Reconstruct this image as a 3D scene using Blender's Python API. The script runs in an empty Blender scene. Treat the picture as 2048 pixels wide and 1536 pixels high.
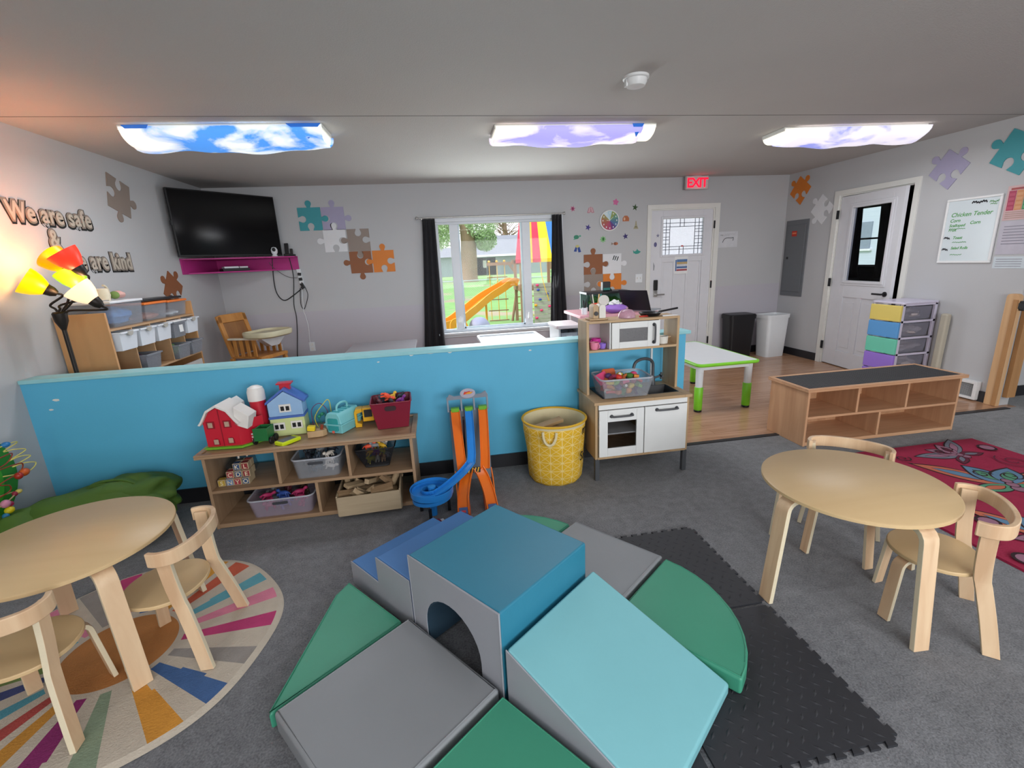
import bpy, bmesh, math, random
from mathutils import Vector, Matrix, Euler
R = math.radians
PI = math.pi
sc = bpy.context.scene
COL = sc.collection
random.seed(7)

# ---------------------------------------------------------------- camera
cam = bpy.data.cameras.new('camera'); camo = bpy.data.objects.new('camera', cam); COL.objects.link(camo)
p_, y_, r_ = 0.2585, 0.1514, -0.0491
fw = Vector((math.sin(y_)*math.cos(p_), math.cos(y_)*math.cos(p_), -math.sin(p_)))
rt = Vector((math.cos(y_), -math.sin(y_), 0)); up = rt.cross(fw)
c_, s_ = math.cos(r_), math.sin(r_)
rt2 = c_*rt + s_*up; up2 = -s_*rt + c_*up
m3 = Matrix((rt2, up2, -fw)).transposed()
camo.matrix_world = Matrix.Translation((0, 0, 1.4687)) @ m3.to_4x4()
cam.sensor_width = 36; cam.lens = 923.94/2048*36; cam.clip_start = .05; cam.clip_end = 300
sc.camera = camo

# ---------------------------------------------------------------- world, sun, area lights, exposure
w = bpy.data.worlds.new('sky'); sc.world = w; w.use_nodes = True
nt = w.node_tree; bg = nt.nodes['Background']
tc = nt.nodes.new('ShaderNodeTexCoord'); sx = nt.nodes.new('ShaderNodeSeparateXYZ')
rp = nt.nodes.new('ShaderNodeValToRGB'); rp.color_ramp.elements[0].position = .45
rp.color_ramp.elements[0].color = (.95, .97, 1, 1); rp.color_ramp.elements[1].position = .9
rp.color_ramp.elements[1].color = (.62, .78, 1, 1)
nt.links.new(tc.outputs['Generated'], sx.inputs[0]); nt.links.new(sx.outputs['Z'], rp.inputs[0])
nt.links.new(rp.outputs[0], bg.inputs['Color']); bg.inputs['Strength'].default_value = 2.0


def light(name, kind, loc, rot, energy, color=(1, 1, 1), sx_=1, sy_=1, spread=None):
    l = bpy.data.lights.new(name, kind); l.energy = energy; l.color = color
    if kind == 'AREA':
        l.shape = 'RECTANGLE'; l.size = sx_; l.size_y = sy_
        if spread: l.spread = spread
    o = bpy.data.objects.new(name, l); o.location = loc; o.rotation_euler = rot; COL.objects.link(o)
    return o


sun = light('sun', 'SUN', (0, 0, 10), (0, 0, 0), 3.2, (1, .97, .92)); sun.data.angle = R(8)
sun.rotation_euler = Vector((1, .35, -1.15)).to_track_quat('-Z', 'Y').to_euler()
# window daylight from behind the camera; the left area light has no window opening
light('rear_area_light', 'AREA', (1.9, -2.45, 1.45), (R(90), 0, 0), 150, (.95, .98, 1), 3.4, 1.4)
light('rear_area_light', 'AREA', (-1.6, -2.45, 1.45), (R(90), 0, 0), 34, (1, .97, .93), 1.4, 1.2)
# daylight through the big back window and through the open room on the right
light('back_window_light', 'AREA', (.86, 6.05, 1.3), (R(-80), 0, 0), 50, (.9, .96, 1), 1.5, 1.3)
# unseen area lights added overhead behind the camera to brighten the floor things
for lx in (-1.3, 1.15, 3.6): light('overhead_area_light', 'AREA', (lx, .1, 2.3), (0, 0, 0), 9, (.96, .97, 1), 1.2, .35)
light('side_room_light', 'AREA', (7.2, .6, 1.6), (R(90), 0, R(90)), 30, (.95, .98, 1), 2.4, 1.4)
sc.view_settings.view_transform = 'Standard'
sc.view_settings.look = 'None'
sc.view_settings.gamma = 1
sc.view_settings.use_curve_mapping = False
sc.view_settings.exposure = -0.08


# ---------------------------------------------------------------- colours and materials
def lin(h):
    if isinstance(h, str):
        h = h.lstrip('#'); v = [int(h[i:i+2], 16)/255 for i in (0, 2, 4)]
        return tuple((c/12.92 if c <= .04045 else ((c+.055)/1.055)**2.4) for c in v) + (1,)
    return tuple(h)[:3] + (1,)


MC = {}


def pm(name, col, rough=.55, metal=0, var=.12, vs=12, bump=0, bs=60, spec=.5, emit=0, trans=0, alpha=1, coord='Object', stretch=None, coat=0, sheen=0, ior=1.45, ecol=None):
    """procedural principled material: base colour broken up by noise, optional bump"""
    if name in MC: return MC[name]
    m = bpy.data.materials.new(name); m.use_nodes = True; MC[name] = m
    n = m.node_tree.nodes; L = m.node_tree.links; b = n['Principled BSDF']
    c = lin(col); m.diffuse_color = c
    t = n.new('ShaderNodeTexCoord'); mp = n.new('ShaderNodeMapping'); L.new(t.outputs[coord], mp.inputs[0])
    if stretch: mp.inputs['Scale'].default_value = stretch
    nz = n.new('ShaderNodeTexNoise'); nz.inputs['Scale'].default_value = vs; nz.inputs['Detail'].default_value = 4
    L.new(mp.outputs[0], nz.inputs['Vector'])
    mx = n.new('ShaderNodeMix'); mx.data_type = 'RGBA'
    mx.inputs['A'].default_value = tuple(x*(1-var) for x in c[:3]) + (1,)
    mx.inputs['B'].default_value = tuple(min(1, x*(1+var)) for x in c[:3]) + (1,)
    L.new(nz.outputs['Fac'], mx.inputs['Factor']); L.new(mx.outputs['Result'], b.inputs['Base Color'])
    b.inputs['Roughness'].default_value = rough; b.inputs['Metallic'].default_value = metal
    b.inputs['Specular IOR Level'].default_value = spec; b.inputs['IOR'].default_value = ior
    if bump:
        n2 = n.new('ShaderNodeTexNoise'); n2.inputs['Scale'].default_value = bs; n2.inputs['Detail'].default_value = 5
        L.new(mp.outputs[0], n2.inputs['Vector']); bp = n.new('ShaderNodeBump'); bp.inputs['Strength'].default_value = bump
        bp.inputs['Distance'].default_value = .01
        L.new(n2.outputs['Fac'], bp.inputs['Height']); L.new(bp.outputs[0], b.inputs['Normal'])
    if emit:
        b.inputs['Emission Color'].default_value = lin(ecol) if ecol else c; b.inputs['Emission Strength'].default_value = emit
    if trans: b.inputs['Transmission Weight'].default_value = trans
    if alpha < 1: b.inputs['Alpha'].default_value = alpha
    if coat: b.inputs['Coat Weight'].default_value = coat
    if sheen: b.inputs['Sheen Weight'].default_value = sheen; b.inputs['Sheen Roughness'].default_value = .4
    return m


def wood(name, a, b_, axis=0, scale=1.0, rough=.45, coat=0):
    if name in MC: return MC[name]
    m = bpy.data.materials.new(name); m.use_nodes = True; MC[name] = m
    n = m.node_tree.nodes; L = m.node_tree.links; b = n['Principled BSDF']
    t = n.new('ShaderNodeTexCoord'); mp = n.new('ShaderNodeMapping'); L.new(t.outputs['Object'], mp.inputs[0])
    s = [14*scale]*3; s[axis] = 1.2*scale; mp.inputs['Scale'].default_value = s
    nz = n.new('ShaderNodeTexNoise'); nz.inputs['Scale'].default_value = 1.6; nz.inputs['Detail'].default_value = 7
    nz.inputs['Distortion'].default_value = .7; L.new(mp.outputs[0], nz.inputs['Vector'])
    r = n.new('ShaderNodeValToRGB'); r.color_ramp.elements[0].position = .32; r.color_ramp.elements[1].position = .68
    r.color_ramp.elements[0].color = lin(a); r.color_ramp.elements[1].color = lin(b_)
    L.new(nz.outputs['Fac'], r.inputs[0]); L.new(r.outputs[0], b.inputs['Base Color'])
    b.inputs['Roughness'].default_value = rough
    if coat: b.inputs['Coat Weight'].default_value = coat
    bp = n.new('ShaderNodeBump'); bp.inputs['Strength'].default_value = .05
    L.new(nz.outputs['Fac'], bp.inputs['Height']); L.new(bp.outputs[0], b.inputs['Normal'])
    m.diffuse_color = lin(b_)
    return m


def glassy(name, col=(1, 1, 1), gloss=.08, rough=.02, tint=1.0):
    """thin see-through sheet: mostly transparent with a little mirror"""
    if name in MC: return MC[name]
    m = bpy.data.materials.new(name); m.use_nodes = True; MC[name] = m
    n = m.node_tree.nodes; L = m.node_tree.links; n.remove(n['Principled BSDF'])
    o = n['Material Output']; a = n.new('ShaderNodeBsdfTransparent'); g = n.new('ShaderNodeBsdfGlossy')
    a.inputs[0].default_value = lin(col); g.inputs['Roughness'].default_value = rough
    fr = n.new('ShaderNodeLayerWeight'); pw = n.new('ShaderNodeMath'); pw.operation = 'POWER'; pw.inputs[1].default_value = 4
    L.new(fr.outputs['Facing'], pw.inputs[0])
    ad = n.new('ShaderNodeMath'); ad.operation = 'MULTIPLY_ADD'; ad.inputs[1].default_value = .5; ad.inputs[2].default_value = gloss*.12; L.new(pw.outputs[0], ad.inputs[0])
    x = n.new('ShaderNodeMixShader'); L.new(ad.outputs[0], x.inputs[0]); L.new(a.outputs[0], x.inputs[1]); L.new(g.outputs[0], x.inputs[2])
    L.new(x.outputs[0], o.inputs[0])
    return m


def milky(name, col, amt=.35, rough=.3):
    """translucent storage plastic: part see-through, part diffuse plastic"""
    if name in MC: return MC[name]
    m = bpy.data.materials.new(name); m.use_nodes = True; MC[name] = m
    n = m.node_tree.nodes; L = m.node_tree.links; b = n['Principled BSDF']
    o = n['Material Output']; a = n.new('ShaderNodeBsdfTransparent'); a.inputs[0].default_value = (.93, .94, .96, 1)
    b.inputs['Base Color'].default_value = lin(col); b.inputs['Roughness'].default_value = rough
    nz = n.new('ShaderNodeTexNoise'); nz.inputs['Scale'].default_value = 18
    mr = n.new('ShaderNodeMapRange'); mr.inputs['To Min'].default_value = amt*.75; mr.inputs['To Max'].default_value = min(1, amt*1.25)
    L.new(nz.outputs['Fac'], mr.inputs['Value'])
    x = n.new('ShaderNodeMixShader'); L.new(mr.outputs[0], x.inputs[0]); L.new(a.outputs[0], x.inputs[1]); L.new(b.outputs[0], x.inputs[2])
    L.new(x.outputs[0], o.inputs[0]); m.diffuse_color = lin(col)
    return m


# ---------------------------------------------------------------- mesh builder
class MB:
    def __init__(s): s.v = []; s.f = []; s.mi = []; s.m = 0

    def add(s, vs, fs):
        k = len(s.v); s.v += [tuple(v) for v in vs]
        for f in fs: s.f.append([k+i for i in f]); s.mi.append(s.m)
        return k

    def box(s, x0, x1, y0, y1, z0, z1):
        x0, x1 = min(x0, x1), max(x0, x1); y0, y1 = min(y0, y1), max(y0, y1); z0, z1 = min(z0, z1), max(z0, z1)
        s.add([(x0, y0, z0), (x1, y0, z0), (x1, y1, z0), (x0, y1, z0), (x0, y0, z1), (x1, y0, z1), (x1, y1, z1), (x0, y1, z1)],
              [(0, 3, 2, 1), (4, 5, 6, 7), (0, 1, 5, 4), (1, 2, 6, 5), (2, 3, 7, 6), (3, 0, 4, 7)]); return s

    def taper(s, x0, x1, y0, y1, z0, z1, t):
        """box whose bottom is inset by t"""
        s.add([(x0+t, y0+t, z0), (x1-t, y0+t, z0), (x1-t, y1-t, z0), (x0+t, y1-t, z0), (x0, y0, z1), (x1, y0, z1), (x1, y1, z1), (x0, y1, z1)],
              [(0, 3, 2, 1), (4, 5, 6, 7), (0, 1, 5, 4), (1, 2, 6, 5), (2, 3, 7, 6), (3, 0, 4, 7)]); return s

    def cbox(s, c, d, rot=(0, 0, 0)):
        k = len(s.v); a, b, e = d[0]/2, d[1]/2, d[2]/2; s.box(-a, a, -b, b, -e, e)
        M = Matrix.Translation(c) @ Euler(rot).to_matrix().to_4x4(); s.xf(M, k); return s

    def xf(s, M, k=0):
        for i in range(k, len(s.v)): s.v[i] = tuple(M @ Vector(s.v[i]))
        return s

    def prism(s, pts, a, b, plane='xy'):
        """polygon extruded from a to b along the axis normal to plane"""
        n = len(pts)
        def P(p, h):
            return {'xy': (p[0], p[1], h), 'xz': (p[0], h, p[1]), 'yz': (h, p[0], p[1])}[plane]
        vs = [P(p, a) for p in pts] + [P(p, b) for p in pts]
        fs = [tuple(range(n))[::-1], tuple(range(n, 2*n))] + [(i, (i+1) % n, n+(i+1) % n, n+i) for i in range(n)]
        s.add(vs, fs); return s

    def lathe(s, prof, n=24, c=(0, 0, 0), rot=None, cap=True):
        k = len(s.v); vs = []; fs = []
        for (r, z) in prof:
            for i in range(n):
                a = 2*PI*i/n; vs.append((r*math.cos(a), r*math.sin(a), z))
        for j in range(len(prof)-1):
            for i in range(n):
                q = (i+1) % n; fs.append((j*n+i, j*n+q, (j+1)*n+q, (j+1)*n+i))
        if cap:
            fs.append(tuple(range(n))[::-1]); fs.append(tuple(range((len(prof)-1)*n, len(prof)*n)))
        s.add(vs, fs)
        M = Matrix.Translation(c) @ (rot.to_matrix().to_4x4() if rot else Matrix.Identity(4)); s.xf(M, k); return s

    def cyl(s, a, b, r, n=12, r2=None):
        a = Vector(a); b = Vector(b); d = b-a; q = d.to_track_quat('Z', 'Y'); k = len(s.v)
        s.lathe([(r, 0), (r2 if r2 is not None else r, d.length)], n); s.xf(Matrix.Translation(a) @ q.to_matrix().to_4x4(), k); return s

    def sph(s, c, r, nu=16, nv=10):
        if not hasattr(r, '__len__'): r = (r, r, r)
        vs = [(c[0], c[1], c[2]-r[2])]; fs = []
        for j in range(1, nv):
            t = -PI/2+PI*j/nv
            for i in range(nu):
                a = 2*PI*i/nu; vs.append((c[0]+r[0]*math.cos(t)*math.cos(a), c[1]+r[1]*math.cos(t)*math.sin(a), c[2]+r[2]*math.sin(t)))
        vs.append((c[0], c[1], c[2]+r[2])); N = len(vs)-1
        for i in range(nu):
            q = (i+1) % nu; fs.append((0, 1+q, 1+i)); fs.append((N, N-nu+i, N-nu+q))
            for j in range(nv-2): fs.append((1+j*nu+i, 1+j*nu+q, 1+(j+1)*nu+q, 1+(j+1)*nu+i))
        s.add(vs, fs); return s

    def tube(s, pts, r, n=8, closed=False, rr=None):
        pts = [Vector(p) for p in pts]; N = len(pts); vs = []; fs = []
        up_ = Vector((0, 0, 1)); prev = None
        for i, p in enumerate(pts):
            if closed: d = (pts[(i+1) % N]-pts[i-1])
            else: d = (pts[min(i+1, N-1)]-pts[max(i-1, 0)])
            d.normalize()
            if prev is None:
                a = d.cross(up_);
                if a.length < .1: a = d.cross(Vector((1, 0, 0)))
            else: a = prev - d*prev.dot(d)
            a.normalize(); prev = a; b = d.cross(a); q = rr[i] if rr else r
            for k in range(n):
                t = 2*PI*k/n; vs.append(p+a*math.cos(t)*q+b*math.sin(t)*q)
        for i in range(N if closed else N-1):
            j = (i+1) % N
            for k in range(n):
                l = (k+1) % n; fs.append((i*n+k, i*n+l, j*n+l, j*n+k))
        if not closed: fs.append(tuple(range(n))[::-1]); fs.append(tuple(range((N-1)*n, N*n)))
        s.add(vs, fs); return s

    def strip(s, path, th, wd, wv=None, frame=None):
        """flat bent strip: path of (a,z) in a vertical plane, th thickness in the plane, wd width across it.
        frame=(origin, adir): world = origin + a*adir + z*Z, width along adir x Z"""
        o = Vector(frame[0]) if frame else Vector((0, 0, 0)); A = Vector(frame[1]).normalized() if frame else Vector((1, 0, 0))
        Z = Vector((0, 0, 1)); Wv = A.cross(Z).normalized()
        P2 = [Vector(p) for p in path]; N = len(P2); vs = []
        for i, p in enumerate(P2):
            d = (P2[min(i+1, N-1)]-P2[max(i-1, 0)]).normalized(); nn = Vector((-d.y, d.x))
            for sg in (-1, 1):
                q = p+nn*sg*th/2
                for sw in (-1, 1): vs.append(o+A*q.x+Z*q.y+Wv*sw*wd/2)
        fs = []
        for i in range(N-1):
            a = i*4; b = a+4
            fs += [(a, a+1, b+1, b), (a+3, a+2, b+2, b+3)]
        k = s.add(vs, fs); s.m = 1
        for i in range(N-1):
            a = i*4+k; b = a+4
            s.f += [[a+1, a+3, b+3, b+1], [a+2, a, b, b+2]]; s.mi += [1, 1]
        e = (N-1)*4+k
        s.f += [[k, k+2, k+3, k+1], [e, e+1, e+3, e+2]]; s.mi += [1, 1]; s.m = 0
        return s

    def tray(s, x0, x1, y0, y1, z0, z1, t, w):
        """open-topped box, bottom inset by t, wall thickness w"""
        def ring(i, z, ins): return [(x0+ins+i, y0+ins+i, z), (x1-ins-i, y0+ins+i, z), (x1-ins-i, y1-ins-i, z), (x0+ins+i, y1-ins-i, z)]
        vs = ring(0, z0, t)+ring(0, z1, 0)+ring(w, z1, 0)+ring(w, z0+w, t)
        fs = [(3, 2, 1, 0)]
        for a in (0, 4, 8):
            for i in range(4): j = (i+1) % 4; fs.append((a+i, a+j, a+4+j, a+4+i))
        fs.append((12, 13, 14, 15)); s.add(vs, fs); return s


def obj(name, mb, mat, parent=None, loc=(0, 0, 0), rot=(0, 0, 0), bevel=0, smooth=None, seg=2, flip=True):
    me = bpy.data.meshes.new(name); me.from_pydata(mb.v, [], mb.f)
    mats = mat if isinstance(mat, (list, tuple)) else [mat]
    for m in mats: me.materials.append(m)
    if len(mats) > 1: me.polygons.foreach_set('material_index', mb.mi)
    if flip:
        bm = bmesh.new(); bm.from_mesh(me); bmesh.ops.recalc_face_normals(bm, faces=bm.faces); bm.to_mesh(me); bm.free()
    if smooth is None: smooth = 40
    if smooth:
        me.polygons.foreach_set('use_smooth', [True]*len(me.polygons)); me.set_sharp_from_angle(angle=R(smooth))
    me.update()
    o = bpy.data.objects.new(name, me); COL.objects.link(o); o.location = loc; o.rotation_euler = rot
    if parent: o.parent = parent
    if bevel:
        b = o.modifiers.new('bevel', 'BEVEL'); b.width = bevel; b.segments = seg; b.limit_method = 'ANGLE'; b.angle_limit = R(40); b.harden_normals = True
    return o


def tag(o, label=None, cat=None, group=None, kind=None):
    if label: o['label'] = label
    if cat: o['category'] = cat
    if group: o['group'] = group
    if kind: o['kind'] = kind
    return o


def thing(name, label, cat, loc=(0, 0, 0), rotz=0, group=None, rot=None):
    o = bpy.data.objects.new(name, None); COL.objects.link(o); o.empty_display_size = .1
    o.location = loc; o.rotation_euler = rot if rot else (0, 0, rotz)
    return tag(o, label, cat, group)


def dup(root, loc=None, rotz=None, label=None, group=None):
    r = root.copy(); COL.objects.link(r)
    if loc is not None: r.location = loc
    if rotz is not None: r.rotation_euler = (0, 0, rotz)
    if label: r['label'] = label
    if group: r['group'] = group
    for ch in list(root.children):
        c = ch.copy(); COL.objects.link(c); c.parent = r
        for g in list(ch.children):
            d = g.copy(); COL.objects.link(d); d.parent = c
    return r


def struct(name, mb, mat, parent=None, **k):
    o = obj(name, mb, mat, parent, **k)
    if not parent: o['kind'] = 'structure'
    return o


def text_obj(name, s, size, mat, parent=None, loc=(0, 0, 0), rot=(0, 0, 0), ext=.001, off=0, align='LEFT', shear=0, space=1.0):
    cu = bpy.data.curves.new('tmp_text', 'FONT'); cu.body = s; cu.size = size; cu.extrude = ext; cu.offset = off
    cu.align_x = align; cu.shear = shear; cu.space_character = space; cu.resolution_u = 4
    t = bpy.data.objects.new('tmp', cu); COL.objects.link(t)
    dg = bpy.context.evaluated_depsgraph_get(); me = bpy.data.meshes.new_from_object(t.evaluated_get(dg))
    bpy.data.objects.remove(t); bpy.data.curves.remove(cu)
    me.materials.clear(); me.materials.append(mat); me.name = name
    o = bpy.data.objects.new(name, me); COL.objects.link(o); o.location = loc; o.rotation_euler = rot
    if parent: o.parent = parent
    return o


def arc(cx, cy, r, a0, a1, n):
    return [(cx+r*math.cos(R(a0+(a1-a0)*i/n)), cy+r*math.sin(R(a0+(a1-a0)*i/n))) for i in range(n+1)]


def rrect(x0, x1, y0, y1, r, n=5):
    return arc(x1-r, y0+r, r, -90, 0, n)+arc(x1-r, y1-r, r, 0, 90, n)+arc(x0+r, y1-r, r, 90, 180, n)+arc(x0+r, y0+r, r, 180, 270, n)


def smoothpath(pts, n=6):
    """Catmull-Rom through points"""
    P = [Vector(p) for p in pts]; out = []
    for i in range(len(P)-1):
        p0 = P[max(i-1, 0)]; p1 = P[i]; p2 = P[i+1]; p3 = P[min(i+2, len(P)-1)]
        for k in range(n):
            t = k/n; out.append(.5*((2*p1)+(-p0+p2)*t+(2*p0-5*p1+4*p2-p3)*t*t+(-p0+3*p1-3*p2+p3)*t*t*t))
    out.append(P[-1]); return out


def blob(mb, c, r, amp=.15, seed=1, nu=24, nv=14, floor=None, xmin=None):
    """lumpy closed form for cloth and foliage"""
    from mathutils import noise
    k = len(mb.v); mb.sph((0, 0, 0), 1, nu, nv)
    for i in range(k, len(mb.v)):
        v = Vector(mb.v[i]); d = 1+amp*noise.noise(v*1.9+Vector((seed*7.3, seed*3.1, 0)))*2
        q = Vector((v.x*d*r[0]+c[0], v.y*d*r[1]+c[1], v.z*d*r[2]+c[2]))
        if floor is not None and q.z < floor: q.z = floor
        if xmin is not None and q.x < xmin: q.x = xmin
        mb.v[i] = tuple(q)
    return mb

# ================================================================ ROOM SHELL
XL, XR, YB, YH, HC, HH = -2.525, 4.925, 6.13, 3.15, 2.44, .917
YF = -2.6
m_white = pm('white_paint', '#e4e4e4', .45, var=.03)
m_trim = pm('trim_paint', '#dcdbd6', .4, var=.04)
m_black = pm('black_plastic', '#17171a', .4, var=.1)
m_bbase = pm('black_vinyl_base', '#26262a', .45, var=.15, bump=.05)


def wallmat(name, a, b_=None, zs=None):
    m = pm(name, a, .75, var=.035, vs=2.2, bump=.06, bs=90)
    if b_ and zs is not None and 'zsplit' not in m:
        m['zsplit'] = 1
        n = m.node_tree.nodes; L = m.node_tree.links; b = n['Principled BSDF']
        ge = n.new('ShaderNodeTexCoord'); sp = n.new('ShaderNodeSeparateXYZ'); L.new(ge.outputs['Object'], sp.inputs[0])
        gt = n.new('ShaderNodeMath'); gt.operation = 'LESS_THAN'; gt.inputs[1].default_value = zs; L.new(sp.outputs['Z'], gt.inputs[0])
        mx = n.new('ShaderNodeMix'); mx.data_type = 'RGBA'; src = b.inputs['Base Color'].links[0].from_socket
        L.new(gt.outputs[0], mx.inputs['Factor']); L.new(src, mx.inputs['A']); mx.inputs['B'].default_value = lin(b_)
        L.new(mx.outputs['Result'], b.inputs['Base Color'])
    return m


m_wall = wallmat('grey_wall_paint', '#b9b9bb')
m_wallb = wallmat('grey_wall_paint_back', '#b8b8ba', '#b7b3bb', .99)
m_ceil = pm('ceiling_paint', '#b9b5b2', .85, var=.05, vs=1.6, bump=.25, bs=120)
m_blue = pm('aqua_wall_paint', '#58b0d4', .5, var=.06, vs=3, bump=.04)
m_cap = pm('aqua_cap_paint', '#93cbd2', .4, var=.12, vs=9)
m_dark = pm('unlit_room_dark', '#1a1b1f', .9, var=.1)  # blackness of the unlit side room put into its surface colour


def carpetmat():
    m = bpy.data.materials.new('charcoal_carpet_tiles'); m.use_nodes = True
    n = m.node_tree.nodes; L = m.node_tree.links; b = n['Principled BSDF']
    t = n.new('ShaderNodeTexCoord')
    a = n.new('ShaderNodeTexNoise'); a.inputs['Scale'].default_value = 140; a.inputs['Detail'].default_value = 3
    c = n.new('ShaderNodeTexNoise'); c.inputs['Scale'].default_value = 22; c.inputs['Detail'].default_value = 6
    br = n.new('ShaderNodeTexChecker'); br.inputs['Scale'].default_value = 2.0
    for q in (a, c, br): L.new(t.outputs['Object'], q.inputs['Vector'])
    r = n.new('ShaderNodeValToRGB'); r.color_ramp.elements[0].position = .3; r.color_ramp.elements[1].position = .72
    r.color_ramp.elements[0].color = lin('#3f4045'); r.color_ramp.elements[1].color = lin('#7e7f83')
    m1 = n.new('ShaderNodeMath'); m1.operation = 'MULTIPLY'; m1.inputs[1].default_value = .35
    m2 = n.new('ShaderNodeMath'); m2.operation = 'MULTIPLY_ADD'; m2.inputs[1].default_value = .62
    L.new(c.outputs['Fac'], m1.inputs[0]); L.new(a.outputs['Fac'], m2.inputs[0]); L.new(m1.outputs[0], m2.inputs[2])
    m3_ = n.new('ShaderNodeMath'); m3_.operation = 'MULTIPLY_ADD'; m3_.inputs[1].default_value = .035
    L.new(br.outputs['Fac'], m3_.inputs[0]); L.new(m2.outputs[0], m3_.inputs[2]); L.new(m3_.outputs[0], r.inputs[0])
    L.new(r.outputs[0], b.inputs['Base Color']); b.inputs['Roughness'].default_value = .95
    b.inputs['Sheen Weight'].default_value = .25; b.inputs['Sheen Roughness'].default_value = .5
    bp = n.new('ShaderNodeBump'); bp.inputs['Strength'].default_value = .5; bp.inputs['Distance'].default_value = .006
    L.new(a.outputs['Fac'], bp.inputs['Height']); L.new(bp.outputs[0], b.inputs['Normal'])
    return m


def plankmat(name, c1, c2, c3, scale=(1, 1, 1), bw=1.2, rh=.12, rough=.25, mortar='#7a5a44', gap=.0012):
    m = bpy.data.materials.new(name); m.use_nodes = True
    n = m.node_tree.nodes; L = m.node_tree.links; b = n['Principled BSDF']
    t = n.new('ShaderNodeTexCoord'); mp = n.new('ShaderNodeMapping'); L.new(t.outputs['Object'], mp.inputs[0]); mp.inputs['Scale'].default_value = scale
    br = n.new('ShaderNodeTexBrick'); br.inputs['Scale'].default_value = 1; br.inputs['Brick Width'].default_value = bw
    br.inputs['Row Height'].default_value = rh; br.inputs['Mortar Size'].default_value = gap; br.inputs['Mortar'].default_value = lin(mortar)
    br.inputs['Color1'].default_value = lin(c1); br.inputs['Color2'].default_value = lin(c2); br.offset = .37
    L.new(mp.outputs[0], br.inputs['Vector'])
    m2 = n.new('ShaderNodeMapping'); L.new(t.outputs['Object'], m2.inputs[0]); m2.inputs['Scale'].default_value = (1.5, 22, 22)
    nz = n.new('ShaderNodeTexNoise'); nz.inputs['Scale'].default_value = 2; nz.inputs['Detail'].default_value = 6; L.new(m2.outputs[0], nz.inputs['Vector'])
    rr = n.new('ShaderNodeValToRGB'); rr.color_ramp.elements[0].position = .4; rr.color_ramp.elements[1].position = .7
    L.new(nz.outputs['Fac'], rr.inputs[0])
    mx = n.new('ShaderNodeMix'); mx.data_type = 'RGBA'; mx.inputs['B'].default_value = lin(c3)
    ml = n.new('ShaderNodeMath'); ml.operation = 'MULTIPLY'; ml.inputs[1].default_value = .6; L.new(rr.outputs[0], ml.inputs[0])
    L.new(ml.outputs[0], mx.inputs['Factor']); L.new(br.outputs['Color'], mx.inputs['A']); L.new(mx.outputs['Result'], b.inputs['Base Color'])
    b.inputs['Roughness'].default_value = rough
    return m


m_carpet = carpetmat()
m_lam = plankmat('laminate_planks', '#b08768', '#bd9476', '#8f674c', bw=1.1, rh=.085, rough=.2)
struct('floor', MB().box(XL, 7.6, YF, YH+.02, -.1, 0).box(XR+.12, 7.6, YH+.02, 3.42, -.1, 0), m_carpet)
struct('floor', MB().box(XL, XR+.12, YH+.02, YB+.14, -.1, 0), m_lam)
struct('trim_1', MB().box(1.84, 4.93, YH-.012, YH+.03, 0, .006), m_bbase)
struct('ceiling', MB().box(XL-.14, 7.7, YF-.14, YB+.14, HC, HC+.1), m_ceil)
struct('trim_2', MB().box(XL, 7.0, 3.49, 3.494, HC-.0015, HC), pm('ceiling_joint', '#5d5a58', .8))
struct('wall_left', MB().box(XL-.14, XL, YF, YB+.14, -.1, HC), m_wall)
b = MB(); b.box(XL, .2, YF-.14, YF, -.1, HC).box(3.6, 7.6, YF-.14, YF, -.1, HC).box(.2, 3.6, YF-.14, YF, -.1, .75).box(.2, 3.6, YF-.14, YF, 2.15, HC)
struct('wall_front', b, m_wall)
b = MB()
for x in (.2, 1.31, 2.43, 3.54): b.box(x, x+.06, YF-.1, YF-.02, .75, 2.15)
b.box(.26, 3.54, YF-.099, YF-.021, .75, .80).box(.26, 3.54, YF-.099, YF-.021, 2.10, 2.15); struct('window_2', b, m_trim)
struct('wall_right', MB().box(XR, XR+.12, 3.24, 4.326, 0, HC).box(XR, XR+.12, 5.24, YB, 0, HC).box(XR, XR+.12, 4.326, 5.24, 2.05, HC), m_wall)
struct('wall_right', MB().box(XR+.12, 7.6, 3.42, 3.54, -.1, HC).box(7.6, 7.7, YF, 3.5, -.1, HC), m_wall)
WX0, WX1, WZ0, WZ1 = .06, 1.665, .6, 2.0
b = MB(); b.box(XL, WX0, YB, YB+.14, -.1, HC).box(WX1, 2.915, YB, YB+.14, -.1, HC).box(3.84, XR+.12, YB, YB+.14, -.1, HC)
b.box(WX0, WX1, YB, YB+.14, -.1, WZ0).box(WX0, WX1, YB, YB+.14, WZ1, HC).box(2.915, 3.84, YB, YB+.14, 2.05, HC)
struct('wall_back', b, m_wallb)
# low aqua partition with painted cap
pw = struct('wall_partition', MB().box(XL, 1.8, YH, YH+.11, 0, HH-.025), m_blue)
struct('trim_3', MB().box(XL+.001, 1.835, YH-.012, YH+.13, HH-.025, HH), m_cap, bevel=.004)
b = MB(); b.box(XL, 1.8, YH-.012, YH, 0, .1); struct('baseboard_partition', b, m_bbase)
struct('baseboard_left', MB().box(XL, XL+.012, YF, 3.138, 0, .1).box(XL, XL+.012, 3.27, YB, 0, .1), m_bbase)
struct('baseboard_back', MB().box(XL, 2.864, YB-.012, YB, 0, .1).box(3.91, XR, YB-.012, YB, 0, .1), m_bbase)
struct('baseboard_right', MB().box(XR-.012, XR, 5.315, YB, 0, .1).box(XR-.012, XR, 3.56, 4.26, 0, .1).box(XR-.012, XR, 3.33, 3.395, 0, .1).box(XR+.12, 7.6, 3.408, 3.42, 0, .1), m_bbase)
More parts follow.
